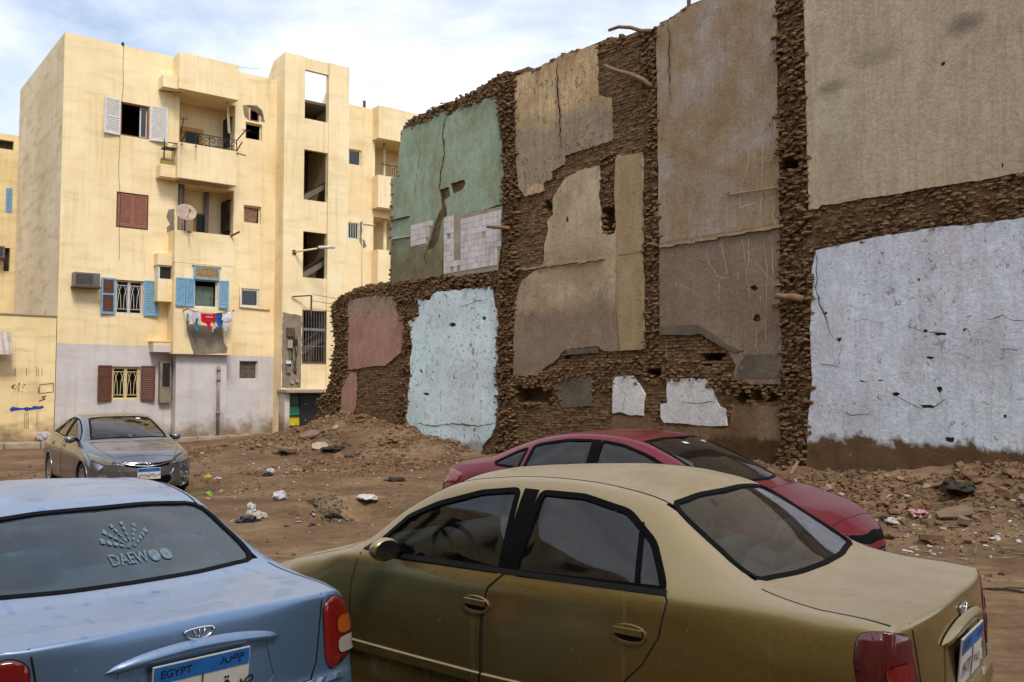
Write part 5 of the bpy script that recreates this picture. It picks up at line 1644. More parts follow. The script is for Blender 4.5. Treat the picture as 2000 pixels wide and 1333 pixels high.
    def strip(s, poly, view, w, off, name, mat, parent=None, closed=True, dens=.03, inner=True, h=None):
        """band of width w along a drawn line, lying on the skin"""
        pp = []
        n = len(poly)
        for i in range(n if closed else n - 1):
            a, b = poly[i], poly[(i + 1) % n]
            k = max(1, int(math.hypot(b[0] - a[0], b[1] - a[1]) / dens))
            pp += [(a[0] + (b[0] - a[0]) * t / k, a[1] + (b[1] - a[1]) * t / k) for t in range(k)]
        if not closed: pp.append(poly[-1])
        m = len(pp)
        pos = [s.hit(*p, view) for p in pp]
        v, f = [], []
        for i in range(m):
            p, nn = pos[i]
            a = pos[(i - 1) % m][0] if (closed or i > 0) else p
            b = pos[(i + 1) % m][0] if (closed or i < m - 1) else p
            t = (b - a)
            t = t.normalized() if t.length > 1e-7 else Vector((1, 0, 0))
            sd = t.cross(nn).normalized() * (w / 2)
            hh = off if h is None else h
            v += [p + sd + nn * .0005 * 0 - nn * .006, p + sd * .82 + nn * hh, p - sd * .82 + nn * hh, p - sd - nn * .006]
            if i < m - 1 or closed:
                j = (i + 1) % m
                for q in range(3): f.append((4 * i + q, 4 * i + q + 1, 4 * j + q + 1, 4 * j + q))
        o = pyd(name, v, f, mat, parent or s.root, False)
        fix_normals(o.data)
        return o
    def smooth_poly(s, pts, n=6, corner=()):
        """round a drawn outline"""
        out = []
        m = len(pts)
        for i in range(m):
            p0, p1, p2, p3 = [np.array(pts[(i + k) % m], float) for k in (-1, 0, 1, 2)]
            for t in np.linspace(0, 1, n, endpoint=False):
                a = p1 if i in corner else None
                q = .5 * ((2 * p1) + (-p0 + p2) * t + (2 * p0 - 5 * p1 + 4 * p2 - p3) * t * t + (-p0 + 3 * p1 - 3 * p2 + p3) * t**3)
                out.append((float(q[0]), float(q[1])))
        return out
    def round_poly(s, pts, r=.04, n=4):
        out = []
        m = len(pts)
        for i in range(m):
            p = Vector(pts[i]); a = Vector(pts[i - 1]) - p; b = Vector(pts[(i + 1) % m]) - p
            q = min(r, a.length * .45, b.length * .45)
            A, B = p + a.normalized() * q, p + b.normalized() * q
            for t in np.linspace(0, 1, n): out.append(tuple((A * (1 - t)**2 + p * 2 * t * (1 - t) + B * t * t)))
        return out
    # ---------- common equipment
    def plate(s, x, y, z, face, top, bottom, w=.40, h=.20, tilt=0.0, en=True):
        """face=-1 rear, +1 front"""
        p = MB().box(-.004, .004, -w / 2, w / 2, -h / 2, h / 2).build('number_plate', M_plate, s.root, bevel=.002)
        p.location = (x, y, z)
        p.rotation_euler = (0, tilt, 0)
        X = face * .0065
        hb = h * .34
        pyd('band', [(X, -w / 2 + .004, h / 2 - hb), (X, w / 2 - .004, h / 2 - hb), (X, w / 2 - .004, h / 2 - .004), (X, -w / 2 + .004, h / 2 - .004)], [(0, 1, 2, 3)], M_plblue, p)
        def txt(body, size, cx, cz, nm='lettering'):
            v, f = text_mesh(body, size, size * .012)
            if not v: return
            xs_ = [q[0] for q in v]; ys_ = [q[1] for q in v]
            mx, my = (min(xs_) + max(xs_)) / 2, (min(ys_) + max(ys_)) / 2
            sg = face
            pyd(nm, [(face * .0085, sg * (q[0] - mx + cx), q[1] - my + cz) for q in v], f, M_ink, p)
        txt('EGYPT', hb * .62, -w * .27, h / 2 - hb / 2)
        txt('مصر'[::-1], hb * .7, w * .30, h / 2 - hb / 2)
        txt(top, h * .44, -w * .25, -h * .16)
        txt(bottom, h * .40, w * .23, -h * .16)
        MB().box(min(X, X + face * .003), max(X, X + face * .003), -.002, .002, -h / 2 + .005, h / 2 - hb).build('divider', M_ink, p)
        return p
    def wheels(s, xa, xb, r, track, style):
        tyre = MB().lathe([(r * .66, -.085), (r * .80, -.098), (r * .93, -.092), (r, -.06), (r * 1.005, 0), (r, .06), (r * .93, .092), (r * .80, .098), (r * .66, .085)], 32, 'y')
        for x in (xa, xb):
            for sg in (1, -1):
                w_ = MB().lathe([(r * .60, -.08), (r * .665, -.088), (r * .665, .088), (r * .60, .08)], 32, 'y', close=True).build('wheel', M_alloy, s.root, True)
                w_.location = (x, sg * track, r); w_.rotation_euler = (0, 0, 0 if sg > 0 else math.pi)
                t = pyd('tyre', tyre.v, tyre.f, M_tyre, w_, True)
                mb = MB()
                mb.lathe([(.0, .062), (.035, .062), (.05, .05), (.06, .03)], 16, 'y')
                nsp = style
                for k in range(nsp):
                    a = 2 * math.pi * k / nsp
                    mb.bar((.04 * math.cos(a), .05, .04 * math.sin(a)), (r * .63 * math.cos(a), .06, r * .63 * math.sin(a)), .045, .03, (0, 1, 0))
                mb.lathe([(.05, -.02), (r * .6, -.02)], 20, 'y', mi=0)
                mb.build('rim', M_alloy, w_, False)
    def arches(s, xa, xb, r, ra):
        for x in (xa, xb):
            for view, sg in (('L', 1), ('R', -1)):
                a0 = math.asin(max(-1, min(1, (s.sp['zs'] + .0 - r) / ra)))
                an = np.linspace(a0, math.pi - a0, 26)
                pts = [(x + ra * math.cos(t), r + ra * math.sin(t)) for t in an]
                s.strip(pts, view, .030, .006, 'wheel_arch', s.pm, None, False)
                mb = MB()
                v = []
                for t in np.linspace(-.5, math.pi + .5, 22):
                    for y in (s.sp['st'][6][1] - .03, .42): v.append((x + (ra + .005) * math.cos(t), sg * y, r + (ra + .005) * math.sin(t)))
                mb.add(v, [(2 * i, 2 * i + 1, 2 * i + 3, 2 * i + 2) for i in range(21)])
                mb.add([(x + (ra) * math.cos(t), sg * .42, r + ra * math.sin(t)) for t in np.linspace(0, 6.2, 20)], [tuple(range(20))])
                mb.build('wheel_well', M_seam, s.root)
    def mirrors(s, x, y, z, mat, sc=1.0):
        for sg in (1, -1):
            bm = bmesh.new()
            bmesh.ops.create_uvsphere(bm, u_segments=16, v_segments=10, radius=1)
            for v in bm.verts:
                c = v.co
                xx = c.x * (.075 if c.x > 0 else .045) * sc
                v.co = Vector((xx, c.y * .085 * sc, c.z * .062 * sc))
                if v.co.x < -.03 * sc: v.co.x = -.03 * sc
            for f in bm.faces: f.smooth = True
            me = bpy.data.meshes.new('mirror'); bm.to_mesh(me); bm.free()
            o = mobj('mirror', me, mat, s.root)
            o.location = (x, sg * (y + .09 * sc), z); o.rotation_euler = (0, 0, R(-12) * sg)
            g = pyd('mirror_glass', [(-.0315 * sc, .072 * sc * math.cos(t), .052 * sc * math.sin(t)) for t in np.linspace(0, 6.283, 20, endpoint=False)], [tuple(range(20))], M_mirr, o)
            MB().box(-.02, .05, min(0, -sg * .12), max(0, -sg * .12), -.03, .03).build('stalk', M_trim, o, bevel=.01)
    def cabin(s, xf, xr, zb, seat_mat, wheel=True, half=.62):
        R_ = s.root
        MB().box(xr - .55, xf + .75, -half - .08, half + .08, .21, .27).build('floor_pan', M_cabin, R_)
        rounded_box('dashboard', (.42, 2 * half + .05, .30), (xf + .62, 0, zb - .10), M_cabin, R_, .08)
        for sg in (1, -1):
            rot = Matrix.Rotation(R(-14), 3, 'Y')
            o = rounded_box('front_seat', (.50, .50, .16), (xf - .15, sg * .34, .46), seat_mat, R_, .06)
            rounded_box('seat_back', (.15, .48, .62), (xf - .47, sg * .34, .80), seat_mat, o, .06, 3, rot, (1, .85))
            rounded_box('headrest', (.10, .26, .17), (xf - .58, sg * .34, 1.19), seat_mat, o, .045, 3, rot)
        o = rounded_box('rear_seat', (.5, 1.2, .18), (xr + .02, 0, .46), seat_mat, R_, .06)
        rounded_box('seat_back', (.16, 1.22, .58), (xr - .32, 0, .78), seat_mat, o, .06, 3, Matrix.Rotation(R(-18), 3, 'Y'))
        for sg in (1, -1):
            rounded_box('headrest', (.09, .26, .15), (xr - .46, sg * .34, 1.12), seat_mat, o, .045, 3, Matrix.Rotation(R(-18), 3, 'Y'))
        MB().box(xr - .95, xr - .42, -half + .02, half - .02, zb - .035, zb - .005).build('parcel_shelf', M_seat, R_, bevel=.01)
        if wheel:
            mb = MB()
            M_ = Matrix.Translation((xf + .30, .34, zb - .03)) @ Matrix.Rotation(R(-62), 4, 'Y')
            mb.tube([M_ @ Vector((.18 * math.cos(t), .18 * math.sin(t), 0)) for t in np.linspace(0, 6.283, 33)], .014, 8, cap=False)
            mb.tube([M_ @ Vector((0, 0, -.2)), M_ @ Vector((0, 0, .02))], .035, 8)
            for t in (0.3, 2.84, 4.71): mb.bar(M_ @ Vector((0, 0, 0)), M_ @ Vector((.18 * math.cos(t), .18 * math.sin(t), 0)), .04, .015)
            mb.build('steering_wheel', M_trim, R_, True)
        o = rounded_box('rear_view_mirror', (.03, .20, .06), (xf + .28, 0, s.sp['st'][7][6] - .05), M_trim, R_, .012)

    def finish(s, paint):
        s.pm = paint
        sp = s.sp
        r, ra = sp['r'], sp['ra']
        holes = []
        for poly in sp['side_glass']: holes += [(poly, 'L'), (poly, 'R')]
        holes += [(sp['windscreen'], 'front'), (sp['rear_glass'], 'rear')]
        for x in sp['axles']:
            c = [(x + ra * math.cos(t), r + ra * math.sin(t)) for t in np.linspace(0, 6.283, 40)]
            holes += [(c, 'L'), (c, 'R')]
        shp = [s.inside(h, v) for h, v in holes]
        for m_ in shp: s.done |= m_
        # doors are real pieces of the skin
        for view in ('L', 'R'):
            for dr in sp['doors']:
                d = s.take(s.inside(dr, view), 'door', [paint, M_cabin])
                s.strip(dr, view, .009, .0012, 'door_gap', M_seam, d, True, .03)
                hx, hz = dr_handle(sp, dr)
                hp = [(hx + .085 * math.cos(t) * (1 if abs(math.cos(t)) < .8 else .95), hz + .036 * math.sin(t)) for t in np.linspace(0, 6.283, 22, endpoint=False)]
                s.fill(hp, view, .0025, 'handle_recess', M_seam if sp.get('dark_recess') else paint, d, .02)
                s.strip(hp, view, .016, .010, 'handle_rim', paint, d, True, .02)
                s.strip([(hx - .07, hz + .012), (hx + .07, hz + .012)], view, .032, .018, 'handle', paint, d, False, .02)
        b = s.take(s.inside(sp['bonnet'], 'top'), 'bonnet', [paint, M_cabin])
        if b: s.strip(sp['bonnet'], 'top', .008, .0012, 'bonnet_gap', M_seam, b, True, .03)
        b = s.take(s.inside(sp['boot'], 'top') & (s.cen[:, 0] < -.8), 'boot_lid', [paint, M_cabin])
        s.boot = b
        for bl in sp['bootline']: s.strip(bl, 'top', .009, .0012, 'boot_gap', M_seam, b, False, .03)
        s.take(np.ones(len(s.F), bool), 'body', [paint, M_cabin])
        for poly in sp['side_glass']:
            for view in ('L', 'R'):
                rp = s.round_poly(poly, sp.get('gr', .03))
                s.fill(rp, view, -.006, 'side_window', sp['glass'], None, .06)
                s.strip(rp, view, sp.get('frame_w', .045), .004, 'window_seal', M_trim)
        for poly, view, nm, gm in ((sp['windscreen'], 'front', 'windscreen', sp['glass']), (sp['rear_glass'], 'rear', 'rear_window', sp.get('rglass', sp['glass']))):
            rp = s.round_poly(poly, .07)
            s.fill(rp, view, -.004, nm, gm, None, .06)
            s.strip(rp, view, sp.get('seal_w', .05), .0035, 'window_seal', M_trim)
        s.arches(*sp['axles'], r, ra)
        s.wheels(*sp['axles'], r, sp['track'], sp['spokes'])
        MB().box(-1.9, 1.85, -.6, .6, .19, .205).build('underbody', M_seam, s.root)
def dr_handle(sp, dr):
    xs_ = [p[0] for p in dr]; 
    return (min(xs_) + sp['handle'][0], sp['handle'][1])

# ---------------------------------------------------------------- rounded nineties saloon (gold and blue)
LANOS = dict(zs=.19, r=.29, ra=.345, axles=(1.27, -1.25), track=.72, spokes=7, res=.021,
    st=[(1.84, .70, .64, .60, 1.97, .42, .665, 2.02, .67), (1.70, .78, .72, .68, 1.82, .50, .735, 1.88, .745), (1.45, .822, .81, .735, 1.5, .56, .82, 1.55, .835),
        (1.15, .835, .875, .765, 1.2, .61, .895, 1.30, .91), (.92, .838, .925, .79, .98, .665, .945, 1.16, .96), (.80, .838, .935, .795, .86, .655, 1.00, 1.05, 1.02),
        (.50, .838, .945, .800, .56, .62, 1.195, .75, 1.215), (.20, .838, .952, .802, .24, .588, 1.335, .38, 1.380), (-.05, .838, .957, .803, -.05, .577, 1.382, .05, 1.420),
        (-.40, .838, .965, .803, -.40, .573, 1.400, -.35, 1.435), (-.75, .836, .975, .800, -.75, .566, 1.378, -.75, 1.418), (-1.02, .834, .985, .794, -1.0, .558, 1.325, -1.0, 1.372),
        (-1.25, .830, .990, .785, -1.25, .590, 1.190, -1.28, 1.205), (-1.50, .822, .985, .768, -1.50, .630, 1.050, -1.57, 1.040), (-1.70, .808, .975, .75, -1.70, .635, 1.012, -1.75, 1.022),
        (-1.90, .800, .965, .745, -1.92, .635, 1.000, -1.96, 1.014), (-2.02, .782, .950, .730, -2.035, .62, .992, -2.085, 1.006)],
    nose=dict(x=[(.1, 2.02), (.3, 2.10), (.5, 2.11), (.56, 2.08), (.7, 2.03)], bow=.26, pw=2.4, rnd=.10),
    tail=dict(x=[(.1, -2.06), (.3, -2.14), (.56, -2.155), (.62, -2.14), (.64, -2.125), (.95, -2.107), (1.05, -2.09)], bow=.10, pw=3.0, rnd=.034),
    side_glass=[[(.70, .968), (.665, 1.02), (.51, 1.165), (.32, 1.245), (.03, 1.325), (-.205, 1.355), (-.235, .985)], [(-.315, .985), (-.355, 1.352), (-.60, 1.350), (-.85, 1.300), (-1.01, 1.185), (-1.09, 1.06), (-1.115, 1.01)]],
    windscreen=[(-.60, .985), (-.30, 1.0), (.30, 1.0), (.60, .985), (.515, 1.345), (.25, 1.372), (-.25, 1.372), (-.515, 1.345)],
    rear_glass=[(-.625, 1.068), (-.3, 1.056), (.3, 1.056), (.625, 1.068), (.53, 1.335), (.25, 1.358), (-.25, 1.358), (-.53, 1.335)],
    doors=[[(.76, .985), (.80, .82), (.80, .30), (.76, .24), (-.10, .24), (-.14, .34), (-.14, .80), (-.18, .90), (-.275, .985), (.2, .975), (.5, .972)],
           [(-.275, .987), (-.17, .90), (-.152, .80), (-.152, .34), (-.11, .24), (-.80, .24), (-.86, .36), (-.92, .58), (-1.04, .70), (-1.11, .82), (-1.14, .97), (-1.12, 1.0), (-.7, .992)]],
    handle=(.17, .81), dark_recess=True,
    bonnet=[(1.86, -.52), (1.86, .52), (1.62, .66), (1.2, .70), (1.02, .70), (1.2, .35), (1.24, 0), (1.2, -.35), (1.02, -.70), (1.2, -.70), (1.62, -.66)],
    boot=[(-1.49, .62), (-1.75, .690), (-2.01, .690), (-2.6, .60), (-2.6, -.60), (-2.01, -.690), (-1.75, -.690), (-1.49, -.62), (-1.535, -.35), (-1.55, 0), (-1.535, .35)], bootline=[[(-1.50, .66), (-1.75, .690), (-2.01, .690)], [(-1.50, -.66), (-1.75, -.690), (-2.01, -.690)]],
    frame_w=.038, seal_w=.034)

def rear_of_saloon(c, paint, plate_txt, tail_kind, lettering=None):
    # trunk lid panel, handle blade over the plate, tail lamps, bumper line
    for sg in (1, -1):
        ang = R(0) + sg * R(-38)         # looking forward and towards the car's middle
        v = ('diag', ang)
        # measured across the view direction: outer edge, inner edge
        def across(x, y): return -math.sin(ang) * x + math.cos(ang) * y
        A = across(-1.93, sg * .80); B = across(-2.05, sg * .76); Cc = across(-2.12, sg * .615)
        if tail_kind == 'wide':
            poly = [(A + (B - A) * .25, .955), (B, .972), (Cc + (B - Cc) * .30, .945), (Cc, .70), (Cc + (B - Cc) * .1, .645), (B, .65), (A + (B - A) * .02, .68), (A, .86)]
        else:
            B2 = across(-1.95, sg * .795); Cc = across(-2.10, sg * .63)
            poly = [(Cc + (B2 - Cc) * .25, .965), (Cc, .93), (Cc, .70), (Cc + (B2 - Cc) * .12, .645), (B2, .705), (B2 + (A - B2) * .12, .82), (B2, .90)]
        if sg < 0: poly = poly[::-1]
        rp = c.round_poly(poly, .03)
        L_ = c.fill(rp, v, .010, 'tail_lamp', M_dred if tail_kind == 'wide' else M_red, None, .03, .004)
        mid = .80 if tail_kind == 'wide' else .82
        sub = [(p[0], p[1]) for p in poly]
        xs_ = [p[0] for p in sub]; lo, hi = min(xs_), max(xs_)
        def cut(z0, z1, k0, k1): return [(lo + (hi - lo) * k0, z0), (lo + (hi - lo) * k1, z0), (lo + (hi - lo) * k1, z1), (lo + (hi - lo) * k0, z1)]
        if tail_kind == 'wide':
            c.fill(c.round_poly(cut(.79, .855, .22, .70), .02), v, .018, 'lens', M_red, L_, .015)
            c.fill(c.round_poly(cut(.68, .775, .22, .75), .02), v, .018, 'lens', M_clr, L_, .015)
        else:
            ck = (.30, .80) if sg > 0 else (.20, .70)
            c.fill(c.round_poly(cut(.705, .775, *ck), .035), v, .017, 'lens', M_clr, L_, .015)
            c.fill(c.round_poly(cut(.79, .87, *ck), .035), v, .017, 'lens', M_amb, L_, .015)
        c.strip(rp, v, .010, .002, 'lamp_gap', M_seam, L_, True, .03)
    # shut line of the boot on the tail
    c.strip([(.60, .985), (.555, .70), (.52, .635), (0, .625), (-.52, .635), (-.555, .70), (-.60, .985)], 'rear', .010, .0012, 'boot_gap', M_seam, c.boot, False, .03)
    # bumper ledge
    c.strip([(-.70, .615), (-.4, .625), (0, .628), (.4, .625), (.70, .615)], 'rear', .03, .012, 'bumper_ledge', paint, None, False, .03)
    # plate recess with a blade above it
    blade = MB()
    pts = []
    n = 22
    for i in range(n + 1):
        t = -1 + 2 * i / n
        y = .36 * t; z = .868 + .035 * (1 - t * t) - .012
        p, nn = c.hit(y, z, 'rear')
        thick = .034 * (1 - abs(t) ** 4) ** .5 + .002
        pts.append((p, thick))
    v, f = [], []
    for p, th in pts:
        v += [p + Vector((-.004, 0, th * .75)), p + Vector((-.030 * th / .034, 0, th * .3)), p + Vector((-.030 * th / .034, 0, -th * .45)), p + Vector((.01, 0, -th * .65))]
    for i in range(n):
        for q in range(3): f.append((4 * i + q, 4 * i + q + 1, 4 * i + q + 5, 4 * i + q + 4))
    o = pyd('boot_handle', v, f, paint, c.boot, True); fix_normals(o.data)
    p, nn = c.hit(0, .868, 'rear')
    q, _ = c.hit(0, .76, 'rear')
    c.strip([(.30, .86), (.335, .70), (.30, .655), (-.30, .655), (-.335, .70), (-.30, .86)], 'rear', .016, .004, 'plate_recess', paint, c.boot, False, .03)
    c.plate(q.x - .018, 0, .755, -1, *plate_txt, .40, .20, R(-6))
    # badge
    p, nn = c.hit(0, .948, 'rear')
    mb = MB()
    ring = [(p.x - .006 - .0 * k, .060 * math.cos(t) * (1 if math.sin(t) < .2 else 1.05), .948 + (.034 * math.sin(t) if math.sin(t) < 0 else .010 * math.sin(t))) for k, t in enumerate(np.linspace(0, 6.283, 25))]
    mb.tube(ring, .0045, 6, cap=False)
    for a in (-.02, 0, .02): mb.bar((p.x - .004, a * .4, .92), (p.x - .004, a * 1.4, .955), .006, .004, (1, 0, 0))
    mb.build('badge', M_chrome, c.boot, True)
    if lettering:
        v, f = text_mesh(lettering, .062, .001)
        xs_ = [a[0] for a in v]; mx = (min(xs_) + max(xs_)) / 2
        vv_ = []
        for a in v:
            p, nn = c.hit(.40 - (a[0] - mx) * 1.25, .80 + a[1] * .8, 'rear'); vv_.append(p + nn * .004)
        pyd('lettering', vv_, f, simple('badge_grey', (.16, .22, .30), .35, .1, 9, metal=.6), c.boot)
def front_of_saloon(c, paint):
    for sg in (1, -1):
        poly = [(sg * .34, .60), (sg * .62, .615), (sg * .66, .68), (sg * .50, .685), (sg * .34, .655)]
        if sg < 0: poly = poly[::-1]
        c.fill(c.round_poly(poly, .03), 'front', .006, 'headlamp', M_hl, None, .03, .004)
        view = 'L' if sg > 0 else 'R'
        c.fill([(.955 + .022 * math.cos(t), .715 + .013 * math.sin(t)) for t in np.linspace(0, 6.283, 12, endpoint=False)], view, .012, 'side_repeater', M_amb, None, .01, .004)
        c.strip([(.80, .475), (.3, .470), (-.14, .468)], view, .055, .014, 'side_moulding', paint, None, False, .05)
        c.strip([(-.155, .468), (-.6, .475), (-.84, .485)], view, .055, .014, 'side_moulding', paint, None, False, .05)
        c.strip([(.74, .985), (.45, .975), (-.27, .985), (-.7, .992), (-1.13, 1.0)], view, .030, .007, 'belt_seal', M_rub, None, False, .04)
        c.strip([(-.275, .985), (-.285, 1.362)], view, .105, .0045, 'pillar_trim', M_trim, None, False, .04)
        c.strip([(-.985, 1.005), (-.93, 1.26)], view, .022, .006, 'quarter_bar', M_trim, None, False, .04)
        c.fill([(.70, .975), (.765, .972), (.68, 1.035)], view, .006, 'mirror_base', M_trim, None, .03)
        # roof gutter
        vv_ = [(.30, sg * .535), (0, sg * .53), (-.4, sg * .527), (-.8, sg * .52), (-1.02, sg * .515)]
        c.strip(vv_, 'top', .012, .0015, 'roof_gutter', M_seam, None, False, .05)
    c.strip([(-.30, .60), (-.1, .58), (.1, .58), (.30, .60)], 'front', .07, .004, 'grille', M_trim, None, False, .04)

M_glassg = car_glass('tinted_glass', (.80, .87, .87), .010, (.32, .28, .22), 1.1)
M_glassr = car_glass('dusty_sky_sheen_glass', (.50, .57, .65), .07, (.20, .23, .28), 2.0)  # dust tinted bluish, pale sky reflection painted into it
M_glassb = car_glass('blue_sky_sheen_glass', (.34, .50, .62), .17, (.16, .25, .34), 1.5)  # milky blue layer is sky reflection painted into the glass colour
M_gold = paint_mat('gold_paint', (.30, .225, .075), .25, .85, .84, (.36, .300, .228), .7)
M_bluep = paint_mat('light_blue_paint', (.150, .265, .46), .28, .72, .60, (.40, .41, .47), .6, .80)
GOLD = dict(LANOS); GOLD['glass'] = M_glassg; GOLD['rglass'] = M_glassr
BLUE = dict(LANOS); BLUE['st'] = [tuple((.95 + (q_ - .95) * .91) if (k_ in (6, 8) and q_ > .95) else q_ for k_, q_ in enumerate(r_)) for r_ in LANOS['st']]
BLUE['side_glass'] = [[(a_, .95 + (b_ - .95) * .91) for a_, b_ in pl_] for pl_ in LANOS['side_glass']]
for k_ in ('windscreen', 'rear_glass'): BLUE[k_] = [(a_, .95 + (b_ - .95) * .91) for a_, b_ in LANOS[k_]]
BLUE['glass'] = M_glassg; BLUE['rglass'] = M_glassb
g = Car('parked_car', 'dusty gold four-door saloon in the foreground, seen from its rear left side', GOLD, (.253, 5.157, 0), R(141.7))
g.finish(M_gold); rear_of_saloon(g, M_gold, ('٨٧٢١', 'طدر'), 'wide'); front_of_saloon(g, M_gold)
g.mirrors(.47, .80, 1.02, M_gold, 1.0); g.cabin(.15, -.75, .95, M_seat)
bcar = Car('parked_car', 'light blue four-door saloon at the left front, seen from behind', BLUE, (-2.736, 5.051, -.03), R(135.6))
bcar.finish(M_bluep); rear_of_saloon(bcar, M_bluep, ('٤٨٧', 'سقص'), 'tall', 'DAEWOO'); front_of_saloon(bcar, M_bluep)
bcar.mirrors(.50, .80, 1.02, M_bluep, 1.1); bcar.cabin(.15, -.75, .95, M_seatb)
# stickers on the blue car's rear window
M_stick = simple('worn_white_sticker', (.13, .18, .235), .7, .45, 60)
def sticker(c, v, f, cy, cz, name='sticker', sx=1, sz=1):
    out = []
    for a in v:
        p, nn = c.hit(cy - a[0] * sx, cz + a[1] * sz, 'rear'); out.append(p + nn * .0015)
    return pyd(name, out, f, M_stick, c.root)
v, f = text_mesh('DAEW', .056, .001)
sticker(bcar, v, f, -.025, 1.125, 'sticker', 1.05, 1)
for k in range(2):
    n = 14; cxs = (.118 + .056 * k)
    sticker(bcar, [(cxs + .026 * math.cos(6.283 * i / n), .000 + .021 * math.sin(6.283 * i / n)) for i in range(n)], [tuple(range(n))], -.025, 1.125)
for k in range(6):
    a0 = R(158 - k * 24)
    o0 = Vector((0, -.045)); d = Vector((math.cos(a0), math.sin(a0) * .75)); n_ = Vector((-d.y, d.x))
    pts, fs_ = [], []
    for j in range(5):
        r0, r1 = .012 + j * .026, .031 + j * .026
        w0, w1 = .002 + j * .0018, .003 + j * .0018
        b_ = len(pts)
        pts += [tuple(o0 + d * r0 + n_ * w0), tuple(o0 + d * r0 - n_ * w0), tuple(o0 + d * r1 - n_ * w1), tuple(o0 + d * r1 + n_ * w1)]
        fs_.append((b_, b_ + 1, b_ + 2, b_ + 3))
    sticker(bcar, pts, fs_, -.07, 1.205)

# ---------------------------------------------------------------- newer saloons (grey and red)
NEW = dict(zs=.19, r=.315, ra=.365, axles=(1.36, -1.34), track=.775, spokes=10, res=.03,
    st=[(1.97, .74, .60, .64, 2.12, .42, .655, 2.18, .665), (1.85, .82, .72, .73, 1.95, .50, .765, 2.0, .785), (1.55, .875, .83, .785, 1.6, .57, .875, 1.65, .89),
        (1.2, .885, .90, .805, 1.3, .63, .945, 1.42, .965), (1.0, .888, .93, .815, 1.10, .69, .97, 1.33, .995), (.82, .888, .942, .82, .95, .675, 1.05, 1.20, 1.075),
        (.45, .888, .962, .825, .57, .64, 1.225, .80, 1.25), (.10, .888, .978, .825, .17, .60, 1.352, .34, 1.392), (-.2, .888, .992, .825, -.2, .588, 1.392, -.15, 1.43),
        (-.55, .888, 1.006, .82, -.55, .578, 1.388, -.5, 1.428), (-.95, .885, 1.025, .805, -.95, .56, 1.335, -.9, 1.378), (-1.3, .88, 1.04, .785, -1.27, .56, 1.245, -1.2, 1.295),
        (-1.6, .87, 1.045, .765, -1.6, .59, 1.125, -1.6, 1.155), (-1.85, .85, 1.03, .735, -1.85, .61, 1.06, -1.9, 1.085), (-2.05, .82, .99, .705, -2.08, .59, 1.03, -2.13, 1.06), (-2.14, .78, .96, .67, -2.18, .55, 1.005, -2.23, 1.04)],
    nose=dict(x=[(.1, 2.12), (.28, 2.24), (.5, 2.255), (.6, 2.23), (.7, 2.18)], bow=.36, pw=2.3, rnd=.10),
    tail=dict(x=[(.1, -2.16), (.3, -2.25), (.6, -2.265), (.66, -2.24), (.95, -2.235), (1.05, -2.225)], bow=.22, pw=2.6, rnd=.06),
    side_glass=[[(.86, .985), (.62, 1.14), (.36, 1.245), (.10, 1.32), (-.14, 1.35), (-.16, 1.01)], [(-.24, 1.012), (-.24, 1.352), (-.55, 1.345), (-.85, 1.30), (-.98, 1.27), (-1.0, 1.045)], [(-1.07, 1.05), (-1.06, 1.245), (-1.2, 1.20), (-1.42, 1.09), (-1.38, 1.065)]],
    windscreen=[(-.66, 1.005), (-.33, 1.03), (.33, 1.03), (.66, 1.005), (.53, 1.355), (.25, 1.382), (-.25, 1.382), (-.53, 1.355)],
    rear_glass=[(-.58, 1.12), (.58, 1.12), (.50, 1.30), (-.50, 1.30)],
    doors=[[(.92, .93), (.94, .80), (.92, .32), (.86, .25), (-.16, .25), (-.19, .34), (-.19, .99), (.4, .968)], [(-.205, .99), (-.205, .34), (-.17, .25), (-.86, .25), (-.94, .45), (-1.1, .66), (-1.14, .85), (-1.12, 1.02), (-.6, 1.002)]],
    handle=(.17, .87),
    bonnet=[(2.02, -.50), (2.05, 0), (2.02, .50), (1.7, .66), (1.28, .72), (1.14, .72), (1.36, .35), (1.40, 0), (1.36, -.35), (1.14, -.72), (1.28, -.72), (1.7, -.66)],
    bootline=[[(-1.72, .62), (-2.0, .66), (-2.15, .62)], [(-1.72, -.62), (-2.0, -.66), (-2.15, -.62)]], boot=[(-1.72, .62), (-2.0, .66), (-2.2, .60), (-2.6, .55), (-2.6, -.55), (-2.2, -.60), (-2.0, -.66), (-1.72, -.62), (-1.76, 0)],
    frame_w=.034, seal_w=.038)
M_tint = car_glass('dark_tinted_glass', (.10, .11, .12), .04)
M_screen = car_glass('windscreen_glass', (.35, .40, .44), .05)
M_greyp = paint_mat('grey_paint', (.16, .168, .205), .25, .75, .05, (.30, .25, .20), .7)
M_redp = paint_mat('crimson_paint', (.150, .004, .016), .30, .30, .02, (.28, .19, .15), .30)
GREY = dict(NEW); GREY['glass'] = M_screen
RED = dict(NEW); RED['glass'] = M_tint
GREYPOS, REDPOS = ((-7.60, 17.2, -.06), R(-52)), ((1.388, 9.137, 0), R(-39.3))
